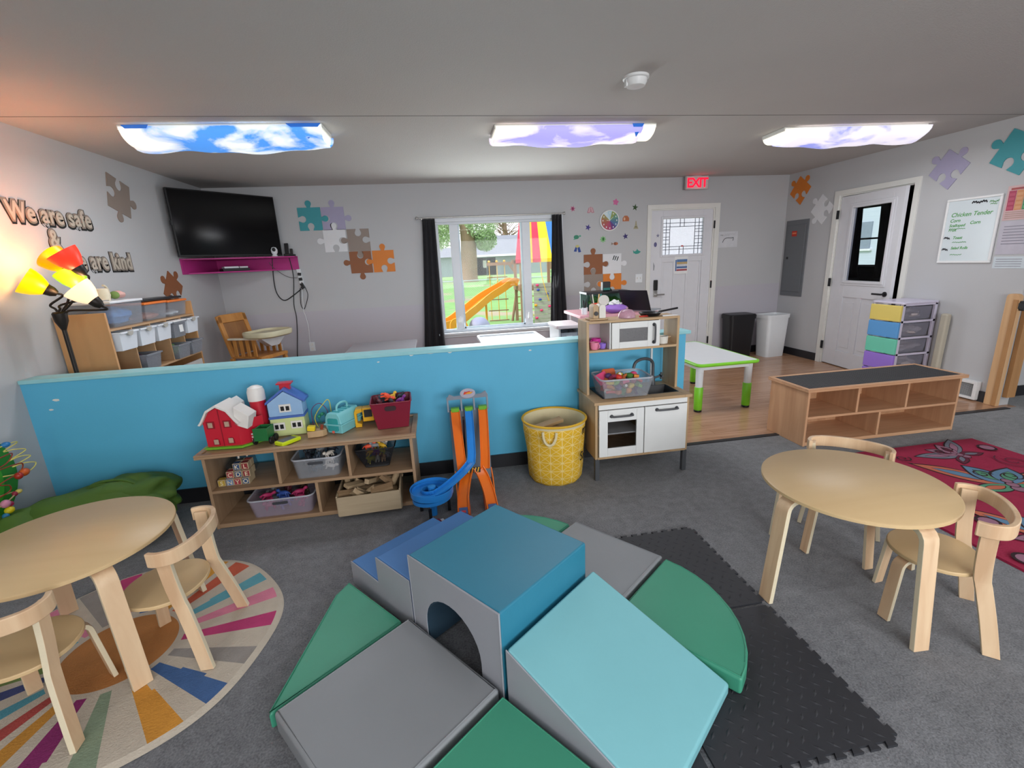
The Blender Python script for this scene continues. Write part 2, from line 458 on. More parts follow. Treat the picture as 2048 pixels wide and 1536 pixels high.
# chipped white paint spots along the top of the partition
b = MB()
for (x, z, a) in [(.06, .893, .02), (-.2, .89, .013), (-.07, .9, .025), (.62, .86, .01), (-.42, .86, .008), (.4, .905, .012), (-2.36, .78, .018), (-2.4, .72, .012)]:
    b.prism([(x+a*math.cos(t*PI/4)*random.uniform(.8, 1.4), z+a*.5*math.sin(t*PI/4)*random.uniform(.7, 1.2)) for t in range(8)], YH-.0008, YH+.001, 'xz')
struct('trim_4', b, m_trim)

# ---- dark side room seen through the glazed inner door
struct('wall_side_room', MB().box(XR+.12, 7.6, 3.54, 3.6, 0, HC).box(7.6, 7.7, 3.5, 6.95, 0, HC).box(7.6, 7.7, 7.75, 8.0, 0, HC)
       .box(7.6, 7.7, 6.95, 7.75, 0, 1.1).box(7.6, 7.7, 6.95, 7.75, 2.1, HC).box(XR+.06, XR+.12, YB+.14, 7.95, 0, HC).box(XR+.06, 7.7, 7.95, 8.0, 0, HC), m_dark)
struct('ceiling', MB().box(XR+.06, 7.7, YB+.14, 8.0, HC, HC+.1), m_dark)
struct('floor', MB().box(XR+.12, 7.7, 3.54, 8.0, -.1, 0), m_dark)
b = MB(); b.box(7.58, 7.6, 6.93, 6.97, 1.1, 2.1).box(7.58, 7.6, 7.73, 7.77, 1.1, 2.1).box(7.55, 7.6, 6.93, 7.77, 1.08, 1.12).box(7.58, 7.6, 6.93, 7.77, 2.08, 2.12).box(7.6, 7.62, 6.97, 7.73, 1.55, 1.58)
struct('window_3', b, m_trim)


def curtain(name, label, x0t, x1t, x0b, x1b, z0, z1, y, folds, mat, axis='x', group=None):
    b = MB(); n = folds*8; nz = 10; vs = []; fs = []
    for j in range(nz+1):
        f = j/nz; z = z1+(z0-z1)*f; a = x0t+(x0b-x0t)*f**1.2; c = x1t+(x1b-x1t)*f**1.2
        for i in range(n+1):
            u = i/n; x = a+(c-a)*u; d = (.014+.012*f)*math.sin(u*folds*2*PI+.5*math.sin(3*f))
            vs.append((x, y+d, z) if axis == 'x' else (y+d, x, z))
    for j in range(nz):
        for i in range(n): k = j*(n+1)+i; fs.append((k, k+1, k+n+2, k+n+1))
    b.add(vs, fs); o = obj(name, b, mat, flip=False, smooth=80)
    s = o.modifiers.new('thick', 'SOLIDIFY'); s.thickness = .003
    return tag(o, label, 'curtain', group)


m_curt = pm('black_curtain_cloth', '#1b1a1f', .85, var=.25, vs=5, bump=.1, bs=200, sheen=.2)
curtain('curtain', 'black curtain half drawn over the small window seen through the inner door glass', 6.7, 7.14, 6.7, 7.08, .9, 2.2, 7.5, 5, pm('dull_black_cloth', '#0a0a0b', 1, spec=0), axis='y')

# ---- back window
m_vinyl = pm('white_vinyl', '#d3d7dd', .35, var=.03)
win = struct('window_1', MB().box(.02, 1.7, YB-.02, YB, 1.985, 2.035).box(.02, .06, YB-.02, YB, .6, 1.985).box(1.665, 1.7, YB-.02, YB, .6, 1.985), m_vinyl)
fr = MB()
for (a, c) in ((.06, .10), (.24, .345), (1.165, 1.27), (1.625, 1.665)): fr.box(a, c, YB+.02, YB+.1, WZ0+.04, 1.955)
fr.box(.06, 1.665, YB+.02, YB+.1, WZ0, WZ0+.04).box(.06, 1.665, YB+.02, YB+.1, 1.955, WZ1)
struct('window_frame', fr, m_vinyl, win, bevel=.004)
sa = MB()
for (a, c) in ((.345, 1.165),):
    sa.box(a, a+.018, YB+.03, YB+.09, .64, 1.955).box(c-.018, c, YB+.03, YB+.09, .64, 1.955).box(a, c, YB+.03, YB+.09, .64, .66)
struct('sash', sa, pm('blueish_vinyl', '#c2d2dc', .3), win)
struct('glass', MB().box(.1, .24, YB+.06, YB+.063, .64, 1.955).box(.363, 1.147, YB+.06, YB+.063, .66, 1.955).box(1.27, 1.625, YB+.06, YB+.063, .64, 1.955), glassy('window_glass'), win)
struct('window_sill', MB().box(.0, 1.72, YB-.05, YB+.02, .575, .6).box(.02, 1.7, YB-.018, YB, .54, .575), m_vinyl, win, bevel=.003)
struct('sash_lock', MB().box(.29, .3, YB+.0, YB+.02, .72, .8).box(1.21, 1.22, YB+.0, YB+.02, .72, .8), m_trim, win)
# curtain rod
rod = thing('curtain_rod', 'thin silver curtain rod across the top of the back window', 'curtain rod', (.78, YB-.06, 2.035))
m_steel = pm('brushed_steel', '#b9b7b4', .3, metal=1)
obj('rod', MB().cyl((-.9, 0, 0), (.9, 0, 0), .008), m_steel, rod)
for sx_ in (-1, 1):
    obj('finial', MB().lathe([(.006, 0), (.011, .01), (.02, .035), (.012, .042)], 12, (.9*sx_, 0, 0), Euler((0, sx_*PI/2, 0))), m_steel, rod)
    obj('bracket', MB().box(.87*sx_-.006, .87*sx_+.006, -.002, .06, -.02, .008), m_steel, rod)
curtain('curtain', 'black curtain at the far left of the small window seen through the inner door glass', 7.48, 7.8, 7.42, 7.8, .9, 2.2, 7.5, 4, MC['dull_black_cloth'], axis='y')
curtain('curtain', 'black curtain gathered at the left side of the back window', -.085, .065, -.215, .065, .3, 2.022, YB-.062, 3, m_curt, group='curtains at the back window')
curtain('curtain', 'black curtain gathered at the right side of the back window', 1.545, 1.67, 1.48, 1.745, .3, 2.022, YB-.062, 3, m_curt, group='curtains at the back window')

# ---- exit door (door_1)
d1 = struct('door_1', MB().box(2.864, 2.915, YB-.018, YB, 0, 2.105).box(3.84, 3.908, YB-.018, YB, 0, 2.105).box(2.915, 3.84, YB-.018, YB, 2.05, 2.105)
            .box(2.915, 2.93, YB, YB+.14, 0, 2.05).box(3.825, 3.84, YB, YB+.14, 0, 2.05).box(2.93, 3.825, YB, YB+.14, 2.035, 2.05), m_trim)
m_door = pm('white_steel_door', '#d6d6db', .4, var=.04)
dl = MB(); GX0, GX1, GZ0, GZ1 = 3.10, 3.69, 1.46, 1.925
Y0, Y1 = YB+.012, YB+.055
dl.box(2.93, GX0, Y0, Y1, .01, 2.035).box(GX1, 3.825, Y0, Y1, .01, 2.035).box(GX0, GX1, Y0, Y1, GZ1, 2.035).box(GX0, GX1, Y0, Y1, 1.36, GZ0)
dl.box(GX0, GX1, Y0+.012, Y1, .13, 1.36).box(GX0, GX1, Y0, Y1, .01, .13)
for x in (3.10, 3.27, 3.46, 3.66): dl.box(x-.0, x+.025, Y0, Y0+.02, .13, 1.36)
struct('door_slab', dl, m_door, d1, bevel=.003)
fr = MB()
fr.box(GX0-.03, GX0, Y0-.012, Y0, GZ0-.03, GZ1+.03).box(GX1, GX1+.03, Y0-.012, Y0, GZ0-.03, GZ1+.03).box(GX0, GX1, Y0-.012, Y0, GZ1, GZ1+.03).box(GX0, GX1, Y0-.012, Y0, GZ0-.03, GZ0)
struct('glass_frame', fr, m_door, d1, bevel=.004)
m_frost = pm('frosted_leaded_glass', '#dfe6f4', .6, var=.06, vs=30, trans=.6, emit=0, bump=.3, bs=40, ior=1.2)
struct('glass', MB().box(GX0, GX1, Y0+.012, Y0+.02, GZ0, GZ1), milky('frosted_pane', '#e9ecf6', .42, .5), d1)
ca = MB(); cw = .0035
def came(x0, z0, x1, z1): ca.box(GX0+x0*(GX1-GX0)-cw, GX0+x1*(GX1-GX0)+cw, Y0+.008, Y0+.012, GZ0+z0*(GZ1-GZ0)-cw, GZ0+z1*(GZ1-GZ0)+cw)
for x in (.09, .18, .80, .90): came(x, 0, x, 1)
for z in (.14, .22, .78, .88): came(.0, z, 1, z)
for x in (.43, .53): came(x, 0, x, .22); came(x, .78, x, 1)
for z in (.3, .42, .5, .62, .7): came(0, z, .18, z); came(.8, z, 1, z)
struct('lead_came', ca, pm('lead_grey', '#6a6d78', .5, metal=.6), d1)
struct('red_gem', MB().box(3.38, 3.41, Y0+.004, Y0+.012, 1.56, 1.575), pm('red_gem', '#c8382f', .3), d1)
lk = struct('lock', MB().box(2.985, 3.04, Y0-.03, Y0, .99, 1.13), m_black, d1, bevel=.008)
lh = MB(); lh.box(2.985, 3.04, Y0-.02, Y0, .9, .99); lh.cyl((3.015, Y0-.02, .93), (3.015, Y0-.055, .93), .012); lh.box(3.005, 3.13, Y0-.06, Y0-.045, .92, .94)
struct('lever', lh, m_steel, d1, bevel=.003)
for z in (.24, 1.03, 1.83): struct('hinge', MB().box(3.83, 3.845, YB-.022, YB-.004, z-.05, z+.05), m_black, d1)

# ---- inner glazed door (door_2), ajar
d2 = struct('door_2', MB().box(XR-.018, XR, 4.27, 4.326, 0, 2.105).box(XR-.018, XR, 5.24, 5.31, 0, 2.105).box(XR-.018, XR, 4.326, 5.24, 2.05, 2.105)
            .box(XR, XR+.12, 4.326, 4.34, 0, 2.05).box(XR, XR+.12, 5.226, 5.24, 0, 2.05).box(XR, XR+.12, 4.34, 5.226, 2.036, 2.05), m_trim)
sl = struct('door_slab', MB(), m_door, d2); bpy.data.objects.remove(sl)
W2 = .88
g0, g1, h0, h1 = .215, .745, 1.06, 1.885
dl = MB(); dl.box(0, g0, 0, .04, .01, 2.03).box(g1, W2, 0, .04, .01, 2.03).box(g0, g1, 0, .04, h1, 2.03).box(g0, g1, 0, .04, .86, h0).box(g0, g1, 0, .04, .01, .2).box(g0, g1, .012, .04, .2, .86)
dl.box(.43, .5, 0, .04, .2, .86)
dl.box(.25, .39, .006, .03, .25, .8).box(.54, .7, .006, .03, .25, .8)
SR = (0, 0, R(-90)-R(6.0))
SO = (XR+.004, 5.222, 0)
struct('door_slab', dl, m_door, d2, loc=SO, rot=SR, bevel=.003)
fr = MB()
for t, q in ((.055, -.008), (.03, -.016)):
    fr.box(g0-t, g0, q, 0, h0-t, h1+t).box(g1, g1+t, q, 0, h0-t, h1+t).box(g0, g1, q, 0, h1, h1+t).box(g0, g1, q, 0, h0-t, h0)
struct('glass_frame', fr, m_door, d2, loc=SO, rot=SR, bevel=.003)
struct('glass', MB().box(g0, g1, .018, .022, h0, h1), glassy('door_glass', (.8, .82, .86), 0), d2, loc=SO, rot=SR)
lh = MB(); lh.lathe([(.028, 0), (.028, .012)], 16, (.82, 0, .93), Euler((PI/2, 0, 0))).cyl((.82, -.01, .93), (.82, -.05, .93), .01).box(.7, .83, -.058, -.045, .92, .94)
struct('lever', lh, m_black, d2, loc=SO, rot=SR, bevel=.003)
for z in (.24, 1.03, 1.83): struct('hinge', MB().box(XR-.026, XR-.014, 5.215, 5.245, z-.05, z+.05), m_black, d2)

# ================================================================ EXIT SIGN, CEILING THINGS
ex = thing('exit_sign', 'white EXIT sign with glowing red letters under the ceiling above the white door', 'sign', (3.49, 6.03, 2.27))
obj('case', MB().box(-.155, .155, -.025, .02, 0, .165).box(-.06, .06, -.02, .1, .15, .17), pm('exit_case', '#c9bfbf', .4), ex, bevel=.006)
text_obj('letters', 'EXIT', .158, pm('exit_red_glow', '#ff1236', .5, emit=1.25, var=.02), ex, (0, -.0265, .027), (PI/2, 0, 0), .0012, .004, 'CENTER', space=.88)
light('exit_glow', 'POINT', (3.49, 5.93, 2.3), (0, 0, 0), .14, (1, .15, .2)).data.shadow_soft_size = .05

sd = thing('smoke_detector', 'round white smoke detector on the grey ceiling', 'smoke detector', (1.215, 2.79, HC))
obj('base', MB().lathe([(.072, 0), (.072, -.012), (.064, -.016)], 32), pm('detector_white', '#dcdcdc', .4), sd)
obj('housing', MB().lathe([(.062, -.014), (.062, -.03), (.05, -.05), (.02, -.054)], 32), MC['detector_white'], sd)
obj('clip', MB().cbox((-.058, .0, -.035), (.012, .03, .035)), MC['detector_white'], sd, bevel=.003)


def skymat(name, sky, cloud, thr, strength, seed):
    """printed cloud cloth lit from the tubes behind it"""
    m = bpy.data.materials.new(name); m.use_nodes = True; n = m.node_tree.nodes; L = m.node_tree.links; b = n['Principled BSDF']
    t = n.new('ShaderNodeTexCoord'); mp = n.new('ShaderNodeMapping'); mp.inputs['Location'].default_value = (seed, seed*2, 0)
    mp.inputs['Scale'].default_value = (1, 1.7, 1.7)
    L.new(t.outputs['Object'], mp.inputs[0]); nz = n.new('ShaderNodeTexNoise'); nz.inputs['Scale'].default_value = 2.3; nz.inputs['Detail'].default_value = 7
    nz.inputs['Roughness'].default_value = .55; nz.inputs['Distortion'].default_value = .35
    L.new(mp.outputs[0], nz.inputs['Vector']); r = n.new('ShaderNodeValToRGB')
    r.color_ramp.elements[0].position = thr-.05; r.color_ramp.elements[1].position = thr+.05
    r.color_ramp.elements[0].color = lin(sky); r.color_ramp.elements[1].color = lin(cloud)
    L.new(nz.outputs['Fac'], r.inputs[0]); L.new(r.outputs[0], b.inputs['Base Color']); L.new(r.outputs[0], b.inputs['Emission Color'])
    b.inputs['Emission Strength'].default_value = strength; b.inputs['Roughness'].default_value = .8
    return m


def ceiling_lamp(x0, x1, y0, y1, rz, mat, label, cl0, cl1, corner, dep=.075):
    cx, cy = (x0+x1)/2, (y0+y1)/2; w2 = (x1-x0)/2; d = (y1-y0)/2
    t = thing('ceiling_light', label, 'ceiling light', (cx, cy, HC), rz, 'cloth covered ceiling lights')
    obj('housing', MB().box(-w2, w2, -d+.03, d-.03, -.03, 0), m_trim, t, bevel=.004)
    # prismatic lens shell, closed at the ends
    prof = [(d*math.cos(R(a)), -.015-dep*math.sin(R(a))) for a in range(0, 181, 15)]
    b = MB(); b.prism([(p[0]*.86, p[1]*.86) for p in prof], -w2+.01, w2-.01, 'yz')
    obj('lens', b, pm('lamp_lens', '#f5f1e2', .4, emit=1.0, ecol='#fff8e4'), t)
    # sagging printed cloth
    b = MB(); n = 36; vs = []; fs = []
    rnd = random.Random(int(cx*100))
    for i in range(n+1):
        u = i/n; x = -w2+cl0+(2*w2-cl0-cl1)*u; sag = .012*math.sin(u*PI)+.012*math.sin(u*9+cx*3)+.006*math.sin(u*23)
        for (py, pz) in prof:
            k = -pz/(dep+.015); vs.append((x+.01*math.sin(py*30+u*8), py*(1.03+.05*sag*10*k), pz*(1+sag*7*k)-.004))
    q = len(prof)
    for i in range(n):
        for j in range(q-1): fs.append((i*q+j, i*q+j+1, (i+1)*q+j+1, (i+1)*q+j))
    b.add(vs, fs); o = obj('cloth_cover', b, mat, t, smooth=80, flip=False)
    s = o.modifiers.new('thick', 'SOLIDIFY'); s.thickness = .002; s.offset = 1
    # folded corner flaps
    for (sx_, a) in corner:
        f = MB(); x = sx_*(w2-(cl0 if sx_ < 0 else cl1)); f.add([(x, -d*1.06, -.012), (x-sx_*a, -d*1.06, -.012), (x-sx_*a*.45, -d*.72, -.088), (x, -d*1.08, -.016), (x-sx_*a, -d*1.08, -.016), (x-sx_*a*.45, -d*.76, -.094)],
              [(0, 1, 2), (3, 5, 4), (0, 2, 5, 3), (1, 4, 5, 2), (0, 3, 4, 1)])
        obj('cloth_flap', f, pm('blue_cloth_hem', '#2f6fd0', .8, emit=.35), t)
    L_ = light('overhead_area_light', 'AREA', (cx, cy, HC-.14), (0, 0, rz), 17, (.95, .97, 1), 1.2, .3)
    return t


ceiling_lamp(-1.93, -.66, 3.62, 3.97, R(-1), skymat('sky_cloth_blue', '#4f98f0', '#eef5f2', .49, .76, 3.1), 'ceiling light under a bright blue cloud print cloth, nearest the television corner', .05, .0, [(-1, .16), (1, .22)], .11)
ceiling_lamp(.53, 1.78, 3.66, 3.99, R(-1), skymat('sky_cloth_pale', '#a9a4f2', '#f6eef2', .5, .78, 8.3), 'ceiling light under a washed out lilac cloud cloth, middle one above the window axis', .0, .12, [(1, .09)], .09)
ceiling_lamp(2.98, 4.28, 3.74, 4.1, R(-4), skymat('sky_cloth_lilac', '#9aa0ee', '#f0ebf6', .47, .76, 5.4), 'ceiling light under a lilac cloud cloth with its white end bare, nearest the inner door', .1, .0, [], .1)

# ================================================================ WALL DECALS
def puzzle_pts(s, tabs, n=10):
    """square piece centred on 0, side s; tabs = (bottom, right, top, left) each +1 knob, -1 hole, 0 flat, with optional shift"""
    out = []; h = s/2; r0_ = s*.135
    for k, t in enumerate(tabs):
        r = r0_*(1.09 if t < 0 else 1)
        a = -PI/2+k*PI/2
        loc = [(-h, h)]
        if t:
            sg = 1 if t > 0 else -1
            cy = h+sg*r*1.25
            a0, a1 = (-128, 128)
            ring = [(math.sin(R(q))*r, cy+sg*math.cos(R(q))*r) for q in [a0+(a1-a0)*i/n for i in range(n+1)]]
            nk = r*.55
            loc += [(-nk, h)]+ring+[(nk, h)]
        # local frame: x along side, y outward -> rotate
        for (x, y) in loc:
            # side k outward direction angle a
            out.append((x*-math.sin(a)+y*math.cos(a), x*math.cos(a)+y*math.sin(a)))
    return out


def puzzle(wall, u, v, s, tabs, rot, col, label, order=0):
    """decal panel on a wall; wall 'back' (u=x), 'left' (u=y), 'right' (u=y)"""
    pts = puzzle_pts(s, tabs); c, si = math.cos(R(rot)), math.sin(R(rot)); pts = [(x*c-y*si, x*si+y*c) for x, y in pts]
    b = MB(); b.prism(pts, -.006, 0, 'xz'); m = pm('puzzle_'+col.strip('#'), col, .55, var=.06, vs=8)
    if wall == 'back': L_, Ro = (u, YB-.0005, v), (0, 0, 0)
    elif wall == 'left': L_, Ro = (XL+.0005, u, v), (0, 0, R(90))
    else: L_, Ro = (XR-.0005, u, v), (0, 0, R(-90))
    o = obj('puzzle_piece', b, m, loc=L_, rot=Ro, smooth=0)
    return tag(o, label, 'wall decoration', 'wall puzzle pieces')


S = .2595
# x is seen from inside the room; order (bottom, right, top, left)
TE, LA, WH, BE, BR, ORG = '#3a939c', '#a29cb8', '#d9d9dc', '#8d7f76', '#8a5330', '#d27826'
puzzle('back', -1.396, 2.072, S, (-1, 1, 1, -1), 0, TE, 'teal puzzle piece at the top left of the stair-stepped row beside the television')
puzzle('back', -1.130, 2.070, S, (-1, 1, 1, -1), 0, LA, 'lavender puzzle piece joined to the right of the teal one beside the television')
puzzle('back', -1.143, 1.815, S, (-1, -1, 1, 1), 0, WH, 'white puzzle piece under the lavender one in the row beside the television')
puzzle('back', -.868, 1.813, S, (1, -1, -1, 1), 0, BE, 'taupe puzzle piece between the white and brown ones left of the window')
puzzle('back', -.873, 1.551, S, (1, -1, -1, 1), 0, BR, 'brown puzzle piece lowest in the row left of the window')
puzzle('back', -.601, 1.551, S, (-1, -1, 1, 1), 0, ORG, 'orange puzzle piece at the right end of the row left of the window')
puzzle('back', 2.112, 1.382, S, (-1, 1, 1, -1), 0, BR, 'brown puzzle piece top left of the four beside the white exit door')
puzzle('back', 2.376, 1.378, S, (1, 1, 0, -1), 0, WH, 'white puzzle piece top right of the four beside the exit door')
puzzle('back', 2.116, 1.122, S, (-1, -1, 1, -1), 0, BE, 'taupe puzzle piece lower left of the four, behind the fish tank')
puzzle('back', 2.380, 1.120, S, (-1, 1, -1, 1), 0, ORG, 'orange puzzle piece lower right of the four, behind the open laptop')
puzzle('right', 5.905, 2.205, S, (-1, 1, 1, -1), 52, ORG, 'orange tilted puzzle piece high in the corner above the grey electrical panel')
puzzle('right', 5.497, 1.925, S, (-1, -1, 1, 1), 50, WH, 'white tilted puzzle piece beside the inner door frame')
puzzle('right', 4.030, 2.120, S, (-1, 1, 1, -1), 52, LA, 'lavender tilted puzzle piece above the whiteboard')
puzzle('right', 3.50, 2.16, S*1.08, (-1, -1, 1, 1), -30, TE, 'teal tilted puzzle piece nearest the ceiling at the right edge')
puzzle('left', 4.58, 2.15, S*1.05, (1, 1, -1, -1), -16, BE, 'taupe tilted puzzle piece on the left wall above the lettering')
puzzle('left', 5.08, 1.36, S, (-1, -1, 1, 1), -36, BR, 'brown tilted puzzle piece on the left wall, partly behind the cubby shelf')


# lettering on the left wall: layered outline, body and inlay
def lettering(s, y, z, size, label, sh=0):
    t = thing('wall_lettering', label, 'wall lettering', (XL, y, z), 0, 'cut-out words on the left wall', rot=(0, 0, R(90))); t.scale = (.86 if 'safe' in s else .8, 1, 1)
    mb_, mt, mi = pm('lettering_black', '#141414', .5), pm('lettering_taupe', '#857a70', .6), pm('lettering_pale', '#b5aa9c', .6)
    for nm, mm, d, of, e in (('outline', mb_, -.003, .022, .002), ('letters', mt, -.007, .0145, .002), ('inlay', mi, -.0105, .003, .0015)):
        text_obj(nm, s, size, mm, t, (.006 if nm == 'outline' else 0, d, -.006 if nm == 'outline' else 0), (PI/2, 0, 0), e, of, 'LEFT', space=1.08)
    return t


lettering('We are safe', 3.425, 1.868, .158, 'line of black outlined letters reading We are safe on the left wall')
lettering('&', 3.70, 1.71, .165, 'black outlined ampersand between the two lines of wall lettering')
lettering('We are kind', 3.765, 1.565, .172, 'lower line of outlined letters reading We are kind, behind the lamp')

# ================================================================ FLOOR COVERINGS
m_mat = pm('black_rubber_foam', '#2b2c31', .55, var=.12, vs=20)


def tile(x0, y0, s, edges, label, src=None):
    """interlocking play mat tile; edges = which sides show teeth (b, r, t, l)"""
    pts = []; n = 10; d = s/(2*n+1); th = .016
    def side(k):
        loc = [(-s/2, s/2-th)]
        for i in range(n):
            a = -s/2+d*(2*i+1); loc += [(a+.003, s/2-th), (a-.003, s/2), (a+d+.003, s/2), (a+d-.003, s/2-th)]
        ang = PI+k*PI/2
        return [(x*math.cos(ang)-y*math.sin(ang), x*math.sin(ang)+y*math.cos(ang)) for x, y in (loc if edges[k] else [(-s/2, s/2-th)])]
    # walk counter-clockwise: bottom, right, top, left
    out = []
    for k in range(4):
        ang = PI+k*PI/2
        lp = [(-s/2+th, s/2-th)]
        if edges[k]:
            for i in range(n):
                a = -s/2+d*(2*i+1); lp += [(a+.004, s/2-th), (a-.003, s/2), (a+d+.003, s/2), (a+d-.004, s/2-th)]
        seq = [(-x, y) for x, y in lp]
        out += [(x*math.cos(ang)-y*math.sin(ang), x*math.sin(ang)+y*math.cos(ang)) for x, y in seq]
    b = MB(); b.prism(out, .0, .009)
    # raised treads
    k = 0; g = .052
    h = s/2-th-.02
    i = 0
    y = -h
    while y < h:
        x = -h+(g/2 if i % 2 else 0)
        while x < h:
            a = R(45 if (i % 2) else -45); c, si = math.cos(a), math.sin(a)
            L_, W_ = .019, .0055
            p = [(-L_, 0), (0, -W_), (L_, 0), (0, W_)]
            q = [(x+u*c-v*si, y+u*si+v*c) for u, v in p]
            b.add([(u, v, .009) for u, v in q]+[(x, y, .0115)], [(0, 1, 4), (1, 2, 4), (2, 3, 4), (3, 0, 4)])
            x += g
        y += g*.62; i += 1
    o = obj('play_mat_tile', b, m_mat, loc=(x0+s/2, y0+s/2, .0005), smooth=0, flip=False)
    return tag(o, label, 'floor mat', 'black interlocking mat tiles')


TS = .612
tile(.67, .875, TS, (1, 1, 0, 0), 'black interlocking mat tile nearest the camera, right of the pale aqua foam ramp')
tile(.67, 1.475, TS, (0, 1, 1, 0), 'black interlocking mat tile with its corner behind the green foam quarter circle')
tile(.07, .875, TS, (1, 0, 0, 1), 'black interlocking mat tile mostly hidden under the lower end of the aqua ramp')

# round sunburst rug
RC = (-1.398, 1.799)
wedge = [('#c98f35', 75), ('#b8573f', 61), ('#5a9aa8', 42), ('#c9788f', 24), ('#b03a6c', 6), ('#8d8782', -14), ('#3f5f8f', -31), ('#c78a35', -48), ('#7f8f78', -70), ('#7f2560', -88), ('#b98232', -104), ('#a2443f', -118), ('#4a8a9a', -136), ('#3c4470', -154), ('#6b7f45', -168), ('#b8573f', 178), ('#5a9aa8', 162), ('#c9788f', 147), ('#8d8782', 131), ('#b03a6c', 116), ('#3f5f8f', 99)]
m_cream = pm('rug_cream', '#b9ae9f', .95, var=.1, vs=25, bump=.4, bs=150)
rm = [m_cream, pm('rug_tan_centre', '#a8703c', .95, var=.3, vs=7, bump=.4, bs=150)]
b = MB(); N = 252
rr_ = random.Random(4)
def wed(a):
    for i, (c, m) in enumerate(wedge):
        d = (a-m+180) % 360-180
        if abs(d) < 4.4: return i+2
    return 0
for c, _ in wedge: rm.append(pm('rug_'+c.strip('#'), c, .95, var=.2, vs=16, bump=.4, bs=150))
rings = [0, .2, .225, .34, .46, .575, .6]
for i in range(N):
    a0, a1 = 360*i/N, 360*(i+1)/N; mid = (a0+a1)/2
    for j in range(len(rings)-1):
        wob = .25*math.sin(j*2.1+mid*.11); k = wed(mid+wob)
        b.m = 1 if j == 0 else (0 if j in (1, 5) else k)
        def P(r, a, j_): 
            z = .011 if r < .599 else .0015
            q = r*(1+.012*math.sin(R(a)*7)) if r > .5 else r
            return (q*math.cos(R(a)), q*math.sin(R(a)), z)
        r0, r1 = rings[j], rings[j+1]
        if r0 == 0: b.add([(0, 0, .011), P(r1, a0, j), P(r1, a1, j)], [(0, 1, 2)])
        else: b.add([P(r0, a0, j), P(r1, a0, j), P(r1, a1, j), P(r0, a1, j)], [(0, 1, 2, 3)])
b.m = 0
o = obj('round_rug', b, rm, loc=(RC[0], RC[1], .0005), smooth=0, flip=False)
tag(o, 'round sunburst rug with coloured rays on cream under the left table', 'rug')

# crimson butterfly rug
m_crim = pm('rug_crimson', '#96193f', .95, var=.14, vs=14, bump=.4, bs=150)
cols = [m_crim, pm('rug_black_line', '#2a1018', .95), pm('rug_orange', '#b8634a', .95, var=.2), pm('rug_mauve', '#8f6478', .95, var=.2),
        pm('rug_leaf_green', '#4f8a6c', .95, var=.2), pm('rug_steel_blue', '#5a7d9a', .95, var=.2), pm('rug_sand', '#b99e6c', .95, var=.2), pm('rug_dark_wine', '#5e1430', .95), pm('rug_slate', '#6b6f7c', .95, var=.2)]
b = MB(); RX0, RX1, RY0, RY1 = 2.515, 3.905, .55, 2.675
b.m = 0; b.box(RX0, RX1, RY0, RY1, 0, .012)
zz = [.0125]
def poly(pts, m):
    b.m = m; zz[0] += .00004; b.add([(x, y, zz[0]) for x, y in pts], [tuple(range(len(pts)))])
def wing(cx, cy, ang, L_, W_, c1, c2, rot):
    def leaf(l, w, off=0):
        n = 16; pts = []
        for i in range(n+1): t = i/n; pts.append((off+l*t, w*math.sin(PI*t**.75)))
        for i in range(n, -1, -1): t = i/n; pts.append((off+l*t, -w*math.sin(PI*t**1.1)*.8))
        a = R(ang+rot); return [(cx+x*math.cos(a)-y*math.sin(a), cy+x*math.sin(a)+y*math.cos(a)) for x, y in pts]
    poly(leaf(L_*1.06, W_*1.16), 1); poly(leaf(L_, W_), c1); poly(leaf(L_*.6, W_*.55, L_*.2), 1); poly(leaf(L_*.56, W_*.46, L_*.22), c2)
def swirl(cx, cy, r, a0, turns, m=1, w=.009):
    n = 40; inn = []; out = []
    for i in range(n+1):
        t = i/n; q = r*(1-.85*t); a = R(a0)+turns*2*PI*t; inn.append((cx+(q-w/2)*math.cos(a), cy+(q-w/2)*math.sin(a))); out.append((cx+(q+w/2)*math.cos(a), cy+(q+w/2)*math.sin(a)))
    b.m = m; zz[0] += .00004
    for i in range(n): b.add([(x, y, zz[0]) for x, y in (inn[i], out[i], out[i+1], inn[i+1])], [(0, 1, 2, 3)])
def butterfly(cx, cy, rot, s, pal):
    for ang, l, w_, k in ((150, .42, .07, 0), (115, .25, .075, 1), (30, .42, .07, 0), (65, .25, .075, 1), (205, .24, .05, 2), (-25, .24, .05, 2)): wing(cx, cy, ang, l*s, w_*s, pal[k], pal[(k+1) % 3], rot)
    a = R(rot+90); 
    for t, q in ((-.05, .03), (0, .026), (.045, .022)):
        px, py = cx+math.cos(a)*t*s, cy+math.sin(a)*t*s; poly(arc(px, py, q*s*1.25, 0, 345, 15), 1); poly(arc(px, py, q*s, 0, 345, 15), 3)
    swirl(cx+math.cos(a+.5)*.14*s, cy+math.sin(a+.5)*.14*s, .05*s, rot, 1.3); swirl(cx+math.cos(a-.5)*.14*s, cy+math.sin(a-.5)*.14*s, .05*s, rot, -1.3)
butterfly(3.36, 2.04, -25, 1.12, [2, 5, 4]); butterfly(3.52, 2.46, 20, .72, [8, 3, 7]); butterfly(2.80, 2.38, 60, .7, [5, 6, 2])
butterfly(2.93, 1.55, -40, .85, [2, 5, 3]); butterfly(3.5, 1.45, 30, .9, [2, 6, 4]); butterfly(3.1, .95, 10, 1, [5, 2, 4])
for (x, y, r, a, t) in [(3.72, 2.28, .1, 100, 1.6), (3.0, 1.98, .09, 200, -1.7), (3.2, 1.74, .1, 20, 1.6), (2.62, 1.62, .05, 0, 1.5), (2.75, 1.3, .07, 90, 1.5), (3.1, 2.5, .05, 10, -1.4), (2.62, 2.05, .07, 90, 1.6), (3.75, 1.9, .09, 0, 1.5), (2.7, 1.85, .05, 200, 1.4)]: swirl(x, y, r, a, t, 7 if r > .08 else 1)
